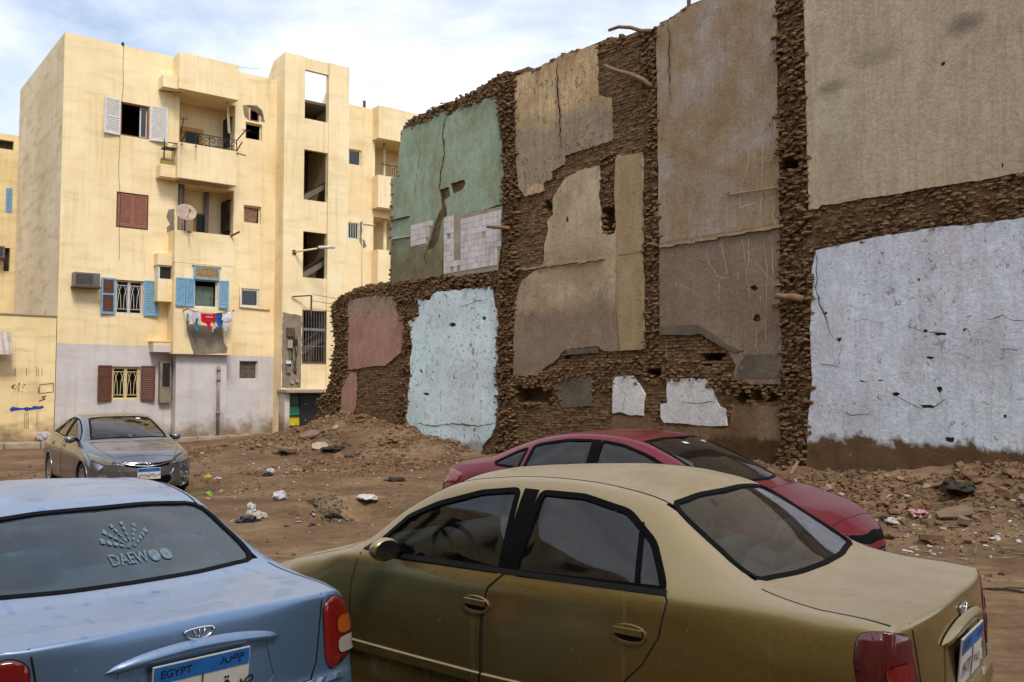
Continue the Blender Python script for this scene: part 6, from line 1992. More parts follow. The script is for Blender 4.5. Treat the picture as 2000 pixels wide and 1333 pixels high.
def new_saloon(label, sp, paint, pos, grey):
    c = Car('parked_car', label, sp, pos[0], pos[1])
    c.finish(paint)
    for sg in (1, -1):
        view = 'L' if sg > 0 else 'R'
        # swept-back headlamps
        ang = math.pi - sg * R(-40)
        v = ('diag', ang)
        def across(x, y): return -math.sin(ang) * x + math.cos(ang) * y
        pts = [(across(2.16, sg * .46), .605), (across(2.03, sg * .66), .60), (across(1.80, sg * .80), .68), (across(1.55, sg * .83), .775), (across(1.60, sg * .79), .80), (across(1.80, sg * .72), .765), (across(2.0, sg * .58), .70), (across(2.13, sg * .47), .64)]
        if sg > 0: pts = pts[::-1]
        h_ = c.fill(c.round_poly(pts, .025), v, .008, 'headlamp', M_hl, None, .03, .004)
        c.strip(c.round_poly(pts, .025), v, .012, .003, 'lamp_gap', M_seam, h_, True, .03)
        # tail lamps
        ang2 = sg * R(-40); v2 = ('diag', ang2)
        def ac2(x, y): return -math.sin(ang2) * x + math.cos(ang2) * y
        pts = [(ac2(-1.85, sg * .83), .86), (ac2(-1.85, sg * .82), .95), (ac2(-2.1, sg * .68), .985), (ac2(-2.22, sg * .45), .97), (ac2(-2.22, sg * .48), .86), (ac2(-2.1, sg * .76), .82)]
        if sg < 0: pts = pts[::-1]
        c.fill(c.round_poly(pts, .03), v2, .010, 'tail_lamp', M_red, None, .03, .004)
        if grey:
            fp = [(sg * .60, .34), (sg * .76, .33), (sg * .74, .43), (sg * .62, .455)]
            if sg < 0: fp = fp[::-1]
            fo = c.fill(c.round_poly(fp, .03), 'front', .006, 'fog_lamp', M_hl, None, .03, .004)
            c.strip(c.round_poly(fp, .03), 'front', .02, .01, 'fog_ring', M_chrome, fo)
            c.strip([(sg * .46, .52), (sg * .40, .42), (sg * .44, .33), (sg * .34, .255)], 'front', .022, .010, 'chrome_strip', M_chrome, None, False)
        c.strip([(.80, .99), (.3, .99), (-.3, 1.0), (-1.0, 1.04), (-1.36, 1.06)], view, .018, .006, 'belt_strip', M_chrome if grey else M_trim, None, False, .04)
        c.strip([(-.20, 1.0), (-.195, 1.36)], view, .09, .004, 'pillar_trim', M_trim, None, False, .04)
    # grille, lower intake
    go = c.fill(c.round_poly([(-.40, .645), (-.36, .585), (-.18, .555), (.18, .555), (.36, .585), (.40, .645), (0, .625 if grey else .655)], .02), 'front', .005, 'grille', M_trim, None, .03)
    if grey:
        c.strip([(-.40, .635), (-.22, .602), (-.08, .585), (0, .582), (.08, .585), (.22, .602), (.40, .635)], 'front', .014, .010, 'chrome_strip', M_chrome, go, False)
        p, nn = c.hit(0, .612, 'front')
        mb = MB()
        mb.tube([(p.x + .012, .075 * math.cos(t), .612 + .036 * math.sin(t)) for t in np.linspace(0, 6.283, 25)], .006, 6, cap=False)
        mb.bar((p.x + .012, .030, .585), (p.x + .012, .022, .640), .013, .008, (1, 0, 0)); mb.bar((p.x + .012, -.022, .585), (p.x + .012, -.030, .640), .013, .008, (1, 0, 0)); mb.bar((p.x + .012, .028, .606), (p.x + .012, -.028, .618), .012, .008, (1, 0, 0))
        mb.build('badge', M_chrome, c.root, True)
        c.fill(c.round_poly([(-.36, .26), (.36, .26), (.42, .35), (.36, .42), (-.36, .42), (-.42, .35)], .04), 'front', .005, 'intake', M_trim, None, .03)
        q, _ = c.hit(0, .47, 'front')
        c.plate(q.x + .02, 0, .46, 1, '٥٩٢٥', 'صعص', .38, .19, 0)
        c.mirrors(.70, .83, 1.0, paint, 1.1); c.cabin(.1, -.80, .97, M_seat)
        v, f = [(-.03, 0), (.03, 0), (.03, .02), (-.03, .02)], [(0, 1, 2, 3)]
        c.fill([(.30 + .05 * math.cos(t), 1.345 + .014 * math.sin(t)) for t in np.linspace(0, 6.28, 12, endpoint=False)], 'front', .002, 'sticker', M_plate, None, .02)
    else:
        c.fill(c.round_poly([(-.56, .28), (.56, .28), (.60, .40), (.52, .52), (-.52, .52), (-.60, .40)], .05), 'front', .004, 'intake', M_trim, None, .03)
        for k in range(5): c.strip([(-.5, .30 + .045 * k), (0, .305 + .045 * k), (.5, .30 + .045 * k)], 'front', .012, .008, 'grille_bar', M_chrome if k in (0, 4) else M_grey, go, False, .05)
        for sg in (1, -1): c.strip([(sg * .60, .36), (sg * .58, .50), (sg * .66, .60)], 'front', .03, .012, 'chrome_strip', M_chrome, None, False)
        c.mirrors(.72, .83, 1.0, paint, 1.1); c.cabin(.1, -.80, .97, M_cabin)
        mb = MB()
        p, _ = c.hit(-1.05, 0, 'top')
        mb.add([p + Vector(q) for q in ((.10, -.02, -.005), (.10, .02, -.005), (-.06, .025, -.01), (-.06, -.025, -.01), (-.055, 0, .055), (-.01, 0, .035))], [(0, 1, 5), (1, 2, 4, 5), (2, 3, 4), (3, 0, 5, 4)])
        mb.build('fin_aerial', simple('dark_blue_plastic', (.02, .03, .08), .35), c.root)
        for k, y in enumerate((.38, .18, -.18)):
            c.fill([(y - .03, 1.33), (y + .03, 1.33), (y + .03, 1.345), (y - .03, 1.345)], 'front', .002, 'sticker', M_plate, None, .03)
    return c
gc = new_saloon('metallic grey saloon parked nose-on in front of the flats', GREY, M_greyp, GREYPOS, True)
rc = new_saloon('crimson saloon parked behind the gold car, nose to the right', RED, M_redp, REDPOS, False)
# ================================================================= things on the flats
def fthing(name, label, cat, group=None):
    return thing(name, label, cat, (FO[0], FO[1], 0), FA, group)
def fworld(x, y, z):
    return Vector((FO[0] + x * math.cos(FA) - y * math.sin(FA), FO[1] + x * math.sin(FA) + y * math.cos(FA), z))
def air_con(h, y, label, dep=.38):
    a, b, c, d = h
    t = thing('air_conditioner', label, 'air conditioner', fworld(a, y, c), FA)
    w, hh = b - a, d - c
    MB().box(0, w, -dep, .0, 0, hh).build('casing', M_grey, t, bevel=.012)
    mb = MB(); mb.box(.04, w * .72, -dep - .006, -dep - .001, .05, hh - .05); mb.build('coil', M_cabin, t)
    mb = MB()
    for k in range(9): mb.box(.03, w - .03, -dep - .012, -dep - .0065, .05 + (hh - .1) * k / 8 - .005, .05 + (hh - .1) * k / 8 + .005)
    mb.build('grille', M_grey, t)
    MB().box(-.03, w + .03, -dep - .03, -.0, -.045, -.002).build('bracket', M_rust, t)
air_con(rect(140, 190, 533, 560), 0, 'boxy window air conditioner left of the brown and blue shutters')
air_con(rect(-6, 9, 480, 503, NB - .3), NB, 'small air conditioner on the far-left block')
# satellite dish on the second-floor balcony
t = thing('satellite_dish', 'round rusty satellite dish on the second-floor balcony', 'satellite dish', fworld(FP(362, 440, -.8)[0], -.75, 7.22), FA)
mb = MB()
prof = [(0, .10), (.12, .085), (.24, .045), (.34, .0), (.345, .004), (.24, .055), (.12, .097), (0, .112)]
mb.lathe(prof, 28, 'y')
o = mb.build('dish', simple('dish_enamel', (.36, .27, .20), .6, .2, 5), t, True)
o.location = (0, -.12, .62); o.rotation_euler = (R(-28), 0, R(-8))
mb = MB(); mb.tube([(0, .0, 0), (0, .0, .62)], .025, 8); mb.tube([(0, -.1, .35), (.03, -.42, .62)], .010, 6); mb.tube([(.03, -.42, .60), (.03, -.36, .66)], .03, 8)
mb.build('arm', M_rust, t, True)
# lamp on an arm at the tower
lx, lz = FP(575, 493, -.72)
t = thing('wall_lamp', 'white street lamp head on a short arm at the stair tower', 'lamp', fworld(lx, TY, lz), FA)
mb = MB(); mb.tube([(0, -.02, 0), (.1, -.25, .02), (.55, -.75, .10)], .035, 8); mb.build('arm', M_cream, t, True)
rounded_box('lamp_head', (.62, .17, .10), (.80, -1.02, .14), M_white, t, .035, 3, Matrix.Rotation(R(-45), 3, 'Z'))
MB().box(-.07, .07, -.04, 0, -.08, .08).build('wall_plate', M_rust, t)
# cable bracket and cables
bx, bz = FP(570, 580, -.72)
t = thing('cable_bracket', 'rusty angle bracket with insulators beside the barred window', 'bracket', fworld(bx, TY, bz), FA)
mb = MB(); mb.bar((0, -.05, 0), (.62, -.35, .06), .045); mb.bar((.62, -.35, .06), (.62, -.35, -.75), .05); mb.build('arm', M_rust, t)
for k, z in enumerate((.12, -.12, -.40)):
    MB().lathe([(.02, 0), (.035, .02), (.02, .045), (.035, .06), (.0, .08)], 8, 'z', (.70, -.36, z - .05)).build('insulator', M_white, t)
for k, (dz, dz2) in enumerate(((.10, -.25), (-.14, -.38), (-.42, -.72))):
    a = fworld(bx + .70, TY - .36, bz + dz); b = fworld(bx + 5.5, TY - 3.6, bz + dz2)
    mb = MB(); mb.tube([a.lerp(b, s_) - Vector((0, 0, .22 * math.sin(math.pi * s_))) for s_ in np.linspace(0, 1, 12)], .009, 5)
    tag(mb.build('cable', M_wire), ['uppermost cable from the bracket towards the ruin', 'middle cable from the bracket towards the ruin', 'lowest cable from the bracket towards the ruin'][k], 'cable')
# wire over the roofs
a = fworld(FP(440, 117, 0)[0], 2.0, 14.25); b = fworld(FP(548, 108, 0)[0], 2.0, 14.45)
mb = MB(); mb.tube([a.lerp(b, s_) - Vector((0, 0, .05 * math.sin(math.pi * s_))) for s_ in np.linspace(0, 1, 8)], .006, 5)
tag(mb.build('cable', M_wire), 'thin wire above the roof left of the stair tower', 'cable')
# corrugated awning at the left edge
t = thing('awning', 'small corrugated metal awning on the yard wall at the left edge', 'awning', fworld(*((lambda q: (q[0], .02, q[1]))(FP(20, 650, .02)))), FA)
v, f = [], []
for i in range(40):
    x = -1.6 + i * .041; w_ = .018 * math.sin(i * 1.6)
    v += [(x, -.02 - w_, .02), (x, -.55 - w_, -.70)]
    if i: f.append((2 * i - 2, 2 * i, 2 * i + 1, 2 * i - 1))
o = pyd('sheet', v, f, simple('zinc_sheet', (.36, .32, .28), .55, .2, 5, metal=.3), t, True)
mb = MB(); mb.add([(0, -.02, .02), (0, -.55, -.70), (0, -.02, -.25)], [(0, 1, 2)]); mb.bar((0, 0, -.25), (0, -.55, -.70), .02); mb.build('side', M_cem, t)
# dry plants in a trough on the side shelf
t = thing('planter', 'yellow trough of dried plants on the ledge beside the third-floor balcony', 'planter', fworld(3.0, -.5, 9.465), FA)
MB().box(0, .40, .02, .22, 0, .12).build('trough', simple('olive_plastic', (.28, .22, .04), .6), t, bevel=.01)
mb = MB(); rr = random.Random(4)
for k in range(60):
    x, y = rr.uniform(.02, .38), rr.uniform(.04, .2)
    mb.tube([(x, y, .1), (x + rr.uniform(-.05, .05), y + rr.uniform(-.05, .05), .17 + rr.random() * .1)], [.012, .006], 4)
mb.build('plants', simple('dry_leaves', (.20, .15, .06), .9, .4, 20), t)

# ---------------------------------------------------------------- laundry
LY = BY - .42
rope_px = [(366, 604), (384, 609), (402, 612), (420, 613), (438, 611), (457, 607)]
t = thing('clothes_line', 'sagging washing line below the blue-shuttered bay window', 'washing line', (FO[0], FO[1], 0), FA)
rp = [FP(*p, LY) for p in rope_px]
mb = MB(); mb.tube([(p[0], LY, p[1]) for p in rp], .007, 5); mb.build('rope', M_wire, t)
mb = MB()
for p in (rp[0], rp[-1]): mb.bar((p[0], BY, p[1] - .03), (p[0], LY - .03, p[1]), .03)
mb.build('bracket', M_rust, t)
def garment(name, label, pts_px, col, dy=0.0, seed=0, fold=.03, extra=None):
    pts = [FP(*p, LY) for p in pts_px]
    o0 = (sum(p[0] for p in pts) / len(pts), max(p[1] for p in pts))
    loc = [Vector((p[0] - o0[0], p[1] - o0[1])) for p in pts]
    n = len(loc); P2 = list(loc)
    g_ = .045
    xs_ = [p.x for p in loc]; zs_ = [p.y for p in loc]
    gx, gz_ = np.meshgrid(np.arange(min(xs_), max(xs_), g_), np.arange(min(zs_), max(zs_), g_))
    ok = pip([tuple(p) for p in loc], gx, gz_)
    P2 += [Vector((float(a), float(b))) for a, b in zip(gx[ok], gz_[ok])]
    r = delaunay_2d_cdt(P2, [], [list(range(n))], 1, 1e-5)
    v = [(p.x, fold * math.sin(p.x * 22 + seed + 1.5 * mnoise.noise(Vector((p.x * 5, p.y * 3, seed)))) * min(1, .3 - p.y * 2.5) + .03 * mnoise.noise(Vector((p.x * 6, p.y * 6, seed))), p.y) for p in r[0]]
    o = pyd(name, v, [tuple(q) for q in r[2]], simple('cloth_' + str(seed), col, .9, .12, 12), None, True)
    o.location = fworld(o0[0], LY + dy, o0[1]); o.rotation_euler = (0, 0, FA)
    s_ = o.modifiers.new('thick', 'SOLIDIFY'); s_.thickness = .006
    tag(o, label, 'laundry', 'washing on the line')
    return o
garment('shirt', 'pale lilac shirt, leftmost on the washing line', [(368, 605), (376, 607), (384, 609), (391, 611), (392, 620), (390, 632), (387, 622), (384, 622), (382, 631), (378, 634), (376, 623), (372, 622), (370, 630), (366, 627), (368, 616)], (.50, .48, .56), .0, 1)
garment('trousers', 'long teal trouser leg hanging behind the lilac shirt', [(380, 612), (388, 612), (388, 632), (387, 650), (384, 651), (381, 634)], (.02, .21, .28), .05, 2, .015)
garment('cloth', 'short teal cloth at the left end of the washing line', [(366, 612), (370, 612), (370, 632), (365, 635)], (.02, .22, .26), .06, 3, .01)
rs = garment('shirt', 'bright red shirt in the middle of the washing line', [(391, 612), (402, 613), (412, 614), (419, 613), (421, 622), (420, 634), (415, 633), (413, 628), (410, 635), (410, 645), (405, 646), (404, 634), (398, 630), (395, 631), (392, 626)], (.50, .008, .02), -.02, 4)
for k in range(4):
    mbk = MB().box(-.11 + k * .06, -.075 + k * .06, -.06, -.055, -.15, -.11); ok_ = mbk.build('print', M_plate, rs)
garment('shirt', 'narrow white sleeve hanging between the lilac and red shirts', [(388, 613), (391, 613), (392, 628), (391, 637), (388, 637), (389, 626)], (.60, .56, .56), -.03, 5, .008)
garment('socks', 'grey-white cloth hanging below the red shirt', [(415, 632), (421, 632), (421, 642), (417, 643), (416, 650), (413, 650)], (.46, .43, .40), -.03, 6, .01)
garment('trousers', 'blue jeans right of the red shirt', [(419, 614), (433, 613), (436, 632), (434, 642), (428, 641), (424, 632), (421, 628)], (.02, .10, .34), .03, 7, .02)
garment('cloth', 'navy cloth behind the white shirt on the washing line', [(420, 613), (438, 611), (454, 608), (453, 622), (448, 630), (436, 628), (424, 622)], (.012, .014, .045), .05, 8, .02)
garment('shirt', 'white shirt at the right end of the washing line', [(433, 612), (444, 610), (453, 608), (454, 618), (450, 628), (440, 630), (431, 625), (434, 618)], (.62, .60, .66), -.03, 9)
garment('trousers', 'pale blue trouser leg below the white shirt', [(437, 630), (444, 630), (444, 645), (440, 650), (438, 640)], (.42, .47, .60), .0, 10, .01)

# ================================================================= rubble
def at(x, y):
    r_ = ray(x, y); t_ = np.arange(4, 45, .04)
    h_ = CAMH + r_.z * t_ - gz(r_.x * t_, r_.y * t_)
    k_ = int(np.argmax(h_ <= 0)) if (h_ <= 0).any() else len(t_) - 1
    return (r_.x * t_[k_], r_.y * t_[k_])
def stone_shapes(n, seed, cuts=1):
    out = []
    for k in range(n):
        bm = bmesh.new()
        if cuts: bmesh.ops.create_icosphere(bm, subdivisions=1, radius=.5)
        else: bmesh.ops.create_cube(bm, size=.8)
        rr = random.Random(seed + k)
        sx = (1, rr.uniform(.6, .95), rr.uniform(.35, .75))
        for v in bm.verts:
            v.co = Vector((v.co.x * sx[0], v.co.y * sx[1], v.co.z * sx[2])) * rr.uniform(.72, 1.18)
        bmesh.ops.triangulate(bm, faces=bm.faces[:])
        bm.verts.ensure_lookup_table()
        out.append((np.array([v.co[:] for v in bm.verts]), np.array([[v.index for v in f.verts] for f in bm.faces])))
        bm.free()
    return out
def rubble_mat():
    m = Mt('rubble')
    g_ = m.n('ShaderNodeNewGeometry'); oi = m.n('ShaderNodeObjectInfo')
    r = m.math('FRACT', m.math('ADD', g_.outputs['Random Per Island'], oi.outputs['Random']))
    c = m.ramp(r, [(0, (.10, .060, .034)), (.3, (.145, .090, .051)), (.6, (.195, .125, .073)), (.8, (.180, .090, .053)), (.9, (.27, .195, .13)), (.975, (.32, .26, .20)), (1, (.40, .36, .31))])
    v = g_.outputs['Position']
    c = m.mix(m.ramp(m.noise(v, 9, 4), [(.35, 0.0), (.65, .6)]), c, (.205, .130, .076))
    m.bump(m.noise(v, 40, 4, .7), .6, .02)
    return m.set(c, .96, spec=.08)
M_rubble = rubble_mat()
SMALL = stone_shapes(8, 500, 0); MID = stone_shapes(8, 700, 1)
def scatter(pts, sizes, shapes, name, label, cat, mat, seed=0):
    rr = np.random.default_rng(seed)
    av, af, b = [], [], 0
    zz_ = gz(pts[:, 0], pts[:, 1])
    for i in range(len(pts)):
        vs_, fs_ = shapes[i % len(shapes)]
        e = rr.uniform(-.5, .5, 2); a = rr.uniform(0, 6.283)
        M_ = np.array((Matrix.Rotation(a, 3, 'Z') @ Matrix.Rotation(e[0], 3, 'X') @ Matrix.Rotation(e[1], 3, 'Y')))
        av.append((vs_ * sizes[i]) @ M_.T + np.array([pts[i, 0], pts[i, 1], zz_[i] + sizes[i] * .10]))
        af.append(fs_ + b); b += len(vs_)
    me = bpy.data.meshes.new(name)
    fast_mesh(me, np.concatenate(av), np.concatenate(af), False)
    o = mobj(name, me, mat)
    return tag(o, label, cat, kind='stuff')
def wall_pts(n, x0, x1, d0, dscale, rr, clump=.55):
    out = []
    while len(out) < n:
        k = 4000
        x = rr.uniform(x0, x1, k); d = d0 + np.abs(rr.normal(0, dscale, k))
        w_ = fbm(x * .9, d * .9, 3, 61)
        keep = rr.random(k) < np.clip((w_ - .30) * 2.2, .06, 1) ** (1 / clump)
        P_ = np.stack([WO[0] + x * math.cos(WA) + d * math.sin(WA), WO[1] + x * math.sin(WA) - d * math.cos(WA)], -1)
        out += P_[keep].tolist()
    return np.array(out[:n])
rr = np.random.default_rng(44)
def psize(n, lo, hi, p): return lo * (1 - rr.random(n) * (1 - (lo / hi) ** p)) ** (-1 / p)
pl = wall_pts(8200, -19.5, -8.5, .0, 2.2, rr); pr = wall_pts(7600, -1.5, 6.5, .0, 1.35, rr)
# fan of debris between the pavement and the heap
x = rr.uniform(-11.5, -3, 2600); y = 20.5 + rr.normal(0, 3.2, 2600)
pm = np.stack([x, y], -1)
lw = np.array([world2w(a, b) for a, b in pm]); pm = pm[(lw[:, 1] < -.2) & (fbm(x * .6, y * .6, 3, 71) > .47)]
scatter(np.concatenate([pl, pm]), psize(len(pl) + len(pm), .03, .17, 1.9), SMALL, 'rubble', 'brick rubble spread at the foot of the left half of the ruin', 'rubble', M_rubble, 1)
scatter(pr, psize(len(pr), .025, .16, 1.9), SMALL, 'rubble', 'brick rubble heaped at the foot of the right half of the ruin', 'rubble', M_rubble, 2)
x = rr.uniform(-13, 10, 13000); y = rr.uniform(7, 27, 13000)
pp = np.stack([x, y], -1)
lw = np.array([world2w(a, b) for a, b in pp]); pp = pp[(lw[:, 1] < -.3) & (fbm(x * .5, y * .5, 4, 81) > .42)]
scatter(pp, psize(len(pp), .013, .09, 2.1), SMALL, 'pebbles', 'small stones and crumbs strewn over the dirt lot', 'pebbles', M_rubble, 3)
a_ = rr.normal(0, 1, (170, 2)); gp_ = np.stack([PIT.x - .60 + a_[:, 0] * .16, PIT.y + .75 + a_[:, 1] * .22], -1)
scatter(gp_, psize(170, .03, .14, 2.0), SMALL, 'gravel', 'grey broken stones tipped into the left side of the pit', 'gravel', simple('grey_stone', (.125, .098, .066), .95, .4, 9), 9)
def litter_mat():
    m = Mt('litter_bits'); r_ = m.n('ShaderNodeNewGeometry').outputs['Random Per Island']
    return m.set(m.ramp(r_, [(0, (.50, .48, .46)), (.3, (.35, .31, .26)), (.5, (.025, .022, .022)), (.7, (.45, .43, .43)), (.85, (.10, .10, .14)), (1, (.30, .20, .13))]), .7, spec=.2)
lb_ = []
for (x0_, x1_, y0_, y1_, n_) in ((470, 720, 885, 935, 170), (380, 900, 870, 960, 150), (1730, 2000, 960, 1090, 190), (380, 800, 960, 1030, 50)):
    for k_ in range(n_): lb_.append(at(rr.uniform(x0_, x1_), rr.uniform(y0_, y1_)))
scatter(np.array(lb_), psize(len(lb_), .025, .12, 1.8), [(v_ * np.array([1.2, .8, .35]), f_) for v_, f_ in SMALL], 'litter_bits', 'tiny scraps of paper, plastic and ash mixed through the dirt', 'litter', litter_mat(), 21)
# the larger lumps, one by one
cme = []
for vs_, fs_ in MID:
    me = bpy.data.meshes.new('rubble_chunk'); fast_mesh(me, vs_, fs_, False); me.materials.append(M_rubble); cme.append(me)
def chunk(p, s, k, label, group):
    o = bpy.data.objects.new('rubble_chunk', cme[k % len(cme)]); C.objects.link(o)
    o.location = (p[0], p[1], gzf(p[0], p[1]) + s * .12)
    o.rotation_euler = (rr.uniform(-.4, .4), rr.uniform(-.4, .4), rr.uniform(0, 6.28)); o.scale = (s, s, s * .9)
    return tag(o, label, 'rubble', group)
for k, p in enumerate(wall_pts(130, -18, -9, .1, 2.2, rr)): chunk(p, float(psize(1, .15, .50, 2.0)[0]), k, 'lump of broken masonry in the rubble below the green and pale blue plaster', 'lumps in the left rubble')
for k, p in enumerate(wall_pts(110, -.6, 4.2, .15, 1.3, rr)): chunk(p, float(psize(1, .12, .34, 2.2)[0]), k, 'lump of broken masonry in the rubble below the whitish blue plaster', 'lumps in the right rubble')

# ---- charred heap, slabs, sticks
def crumple(name, label, cat, loc, size, mat, seed, amp=.35, sub=3, sink=.15, group=None):
    bm = bmesh.new(); bmesh.ops.create_icosphere(bm, subdivisions=sub, radius=.5)
    for v in bm.verts:
        n1 = mnoise.noise(v.co * 3.1 + Vector((seed * 3.7, seed, 0))); n2 = mnoise.noise(v.co * 8 + Vector((seed, seed * 5.1, 2)))
        r_ = 1 + amp * n1 * 1.6 + amp * .6 * n2
        v.co = Vector((v.co.x * size[0], v.co.y * size[1], max(-.2 * size[2], v.co.z * size[2]))) * r_
    for f in bm.faces: f.smooth = sub > 3
    me = bpy.data.meshes.new(name); bm.to_mesh(me); bm.free()
    o = mobj(name, me, mat)
    o.location = (loc[0], loc[1], gzf(loc[0], loc[1]) + size[2] * sink)
    o.rotation_euler = (0, 0, seed * 1.3)
    return tag(o, label, cat, group)
M_bagw = simple('white_plastic', (.48, .46, .47), .45, .15, 8)
M_bagg = simple('grey_plastic', (.40, .39, .44), .45, .2, 6)
M_bagk = simple('black_plastic', (.015, .015, .02), .4, .2, 8)
M_paper = simple('paper', (.40, .36, .30), .8, .15, 10)
M_char = simple('charred', (.030, .024, .020), .9, .5, 14)
M_card = simple('cardboard', (.30, .20, .12), .85, .2, 8)
M_pkt_y = simple('yellow_wrapper', (.55, .42, .03), .5, .2, 8); M_pkt_g = simple('green_wrapper', (.16, .34, .03), .5, .2, 8)
M_pkt_b = simple('blue_cap', (.04, .05, .32), .4); M_purple = simple('purple_scrap', (.07, .015, .045), .8, .3, 10); M_pinkc = simple('pink_scrap', (.42, .24, .24), .8, .3, 10)
crumple('plastic_bag', 'full grey and white plastic bag lying alone on the dirt', 'bag', at(546, 977), (.30, .20, .18), M_bagg, 1, .25, 3, .32)
crumple('plastic_bag', 'flat white plastic bag at the rim of the pit', 'bag', at(716, 980), (.42, .26, .11), M_bagw, 2, .3, 3, .35)
crumple('plastic_bag', 'black plastic bag beside the blue car roof', 'bag', at(484, 1020), (.30, .2, .13), M_bagk, 3, .35)
crumple('plastic_bag', 'knotted white plastic bag on top of the black bag', 'bag', at(490, 1012), (.16, .12, .20), M_bagw, 4, .4, 3, .5)
crumple('paper', 'crumpled cream paper right of the black bag', 'litter', at(505, 1014), (.20, .14, .12), M_paper, 5, .45)
crumple('plastic_bag', 'black plastic bag below the charred rubble', 'bag', at(523, 930), (.34, .18, .12), M_bagk, 6, .3)
crumple('plastic_bag', 'white rag on the black bag below the charred rubble', 'bag', at(528, 924), (.18, .14, .16), M_bagw, 7, .4)
crumple('wrapper', 'yellow wrapper near the grey car', 'litter', at(407, 934), (.14, .1, .09), M_pkt_y, 8, .4)
crumple('wrapper', 'white wrapper beside the yellow one near the grey car', 'litter', at(425, 936), (.24, .12, .06), M_bagw, 9, .4)
crumple('wrapper', 'lime green wrapper behind the blue car roof', 'litter', at(409, 969), (.10, .08, .12), M_pkt_g, 10, .4)
crumple('charred_heap', 'charred black patch in the left rubble heap', 'rubble', at(650, 880), (.9, .5, .16), M_char, 11, .5, 4, .1)
crumple('charred_heap', 'smaller charred patch in the rubble behind the red car', 'rubble', at(772, 940), (.45, .3, .10), M_char, 12, .5, 4, .1)
crumple('charred_heap', 'burnt debris on the right rubble heap', 'rubble', at(1868, 958), (.75, .4, .14), M_char, 13, .5, 4, .3)
crumple('plastic_bag', 'clear plastic bag of rubbish on the pavement behind the grey car', 'bag', (fworld(-.35, -.3, 0).x, fworld(-.35, -.3, 0).y), (.9, .35, .42), M_bagg, 14, .35, 3, .6)
crumple('paper', 'torn white papers beside the red car', 'litter', at(1752, 1025), (.26, .18, .14), M_paper, 15, .6)
crumple('plastic_bag', 'black bag next to the torn white papers by the red car', 'bag', at(1735, 1022), (.30, .2, .12), M_bagk, 16, .4)
crumple('wrapper', 'blue and white cap on the dirt in front of the right rubble', 'litter', at(1827, 1059), (.07, .06, .06), M_pkt_b, 17, .2)
crumple('paper', 'pinkish torn card in the right rubble', 'litter', at(1790, 1008), (.34, .2, .10), M_pinkc, 18, .6)
crumple('paper', 'white scrap at the right edge of the lot', 'litter', at(1945, 1057), (.12, .08, .05), M_bagw, 19, .4)
crumple('wrapper', 'dark purple scrap in front of the pit', 'litter', at(611, 1028), (.11, .06, .05), M_purple, 20, .4)
rl = random.Random(12)
spots = [(573, 943), (585, 978), (470, 965), (462, 962), (458, 973), (446, 968), (500, 958), (584, 1020), (582, 1015), (612, 1008), (760, 983), (765, 1030), (610, 908), (660, 905), (520, 905), (545, 915), (560, 925), (690, 925), (740, 935), (820, 935), (845, 945), (1775, 1048), (1790, 1075), (1840, 1060), (1905, 1045), (1880, 1095), (1970, 1050), (1990, 1062), (1925, 1068), (1720, 990), (640, 950), (700, 945)]
for k, s_ in enumerate(spots):
    crumple('paper_scrap', 'small pale scrap of litter on the dirt', 'litter', at(*s_), (rl.uniform(.04, .11), rl.uniform(.03, .07), rl.uniform(.015, .04)), [M_bagw, M_paper, M_card][k % 3], 30 + k, .5, 2, .4, 'small litter scraps')
def slab(name, label, loc, size, rot, mat):
    pts = [(-.5, -.4), (-.1, -.52), (.45, -.45), (.55, .1), (.3, .5), (-.2, .42), (-.55, .15)]
    n = len(pts)
    v = [(p[0] * size[0], p[1] * size[1], z) for z in (0, size[2]) for p in pts]
    f = [tuple(range(n - 1, -1, -1)), tuple(range(n, 2 * n))] + [(i, (i + 1) % n, (i + 1) % n + n, i + n) for i in range(n)]
    o = pyd(name, v, f, mat)
    o.location = (loc[0], loc[1], gzf(*loc) + .06); o.rotation_euler = rot
    return tag(o, label, 'slab')
M_slab = simple('slab_stone', (.17, .122, .08), .9, .25, 5, bump=.4)
slab('stone_slab', 'grey broken slab lying on the right rubble heap', at(1866, 1012), (.42, .26, .03), (R(24), R(-10), R(-20)), M_slab)
slab('stone_slab', 'dark lump of slab under the broken slab in the right rubble', at(1880, 1032), (.17, .13, .07), (.3, .1, .5), M_slab)
slab('stone_slab', 'pale slab standing in the left rubble', at(625, 878), (.40, .30, .05), (R(40), .1, .2), M_conc)
slab('stone_slab', 'broken slab at the doorway of the flats', at(604, 855), (.5, .4, .06), (R(18), R(-12), .4), M_slab)
slab('stone_slab', 'flat brownish slab left of the charred heap', at(556, 884), (.55, .4, .06), (R(10), .1, 1.0), M_slab)
slab('brick_piece', 'long brick at the edge of the right rubble', at(1820, 1065), (.26, .10, .06), (0, 0, -.4), M_rubble)
mb = MB(); rr2 = random.Random(77)
def stick(x, y, L_, a, r=.006): p = at(x, y); z = gzf(*p); return [(p[0], p[1], z + .03), (p[0] + L_ * math.cos(a), p[1] + L_ * math.sin(a), gzf(p[0] + L_ * math.cos(a), p[1] + L_ * math.sin(a)) + rr2.uniform(.02, .07))]
for k in range(130):
    if k < 60: q = (rr2.uniform(1740, 2000), rr2.uniform(985, 1100))
    else: q = (rr2.uniform(400, 880), rr2.uniform(870, 960))
    mb.tube(stick(*q, rr2.uniform(.08, .35), rr2.uniform(0, 6.28)), rr2.uniform(.003, .007), 4)
tag(mb.build('straw', simple('straw', (.24, .165, .09), .9, .35, 20)), 'straw, twigs and splinters scattered through the rubble', 'straw', kind='stuff')
mb = MB(); p = at(1908, 1153)
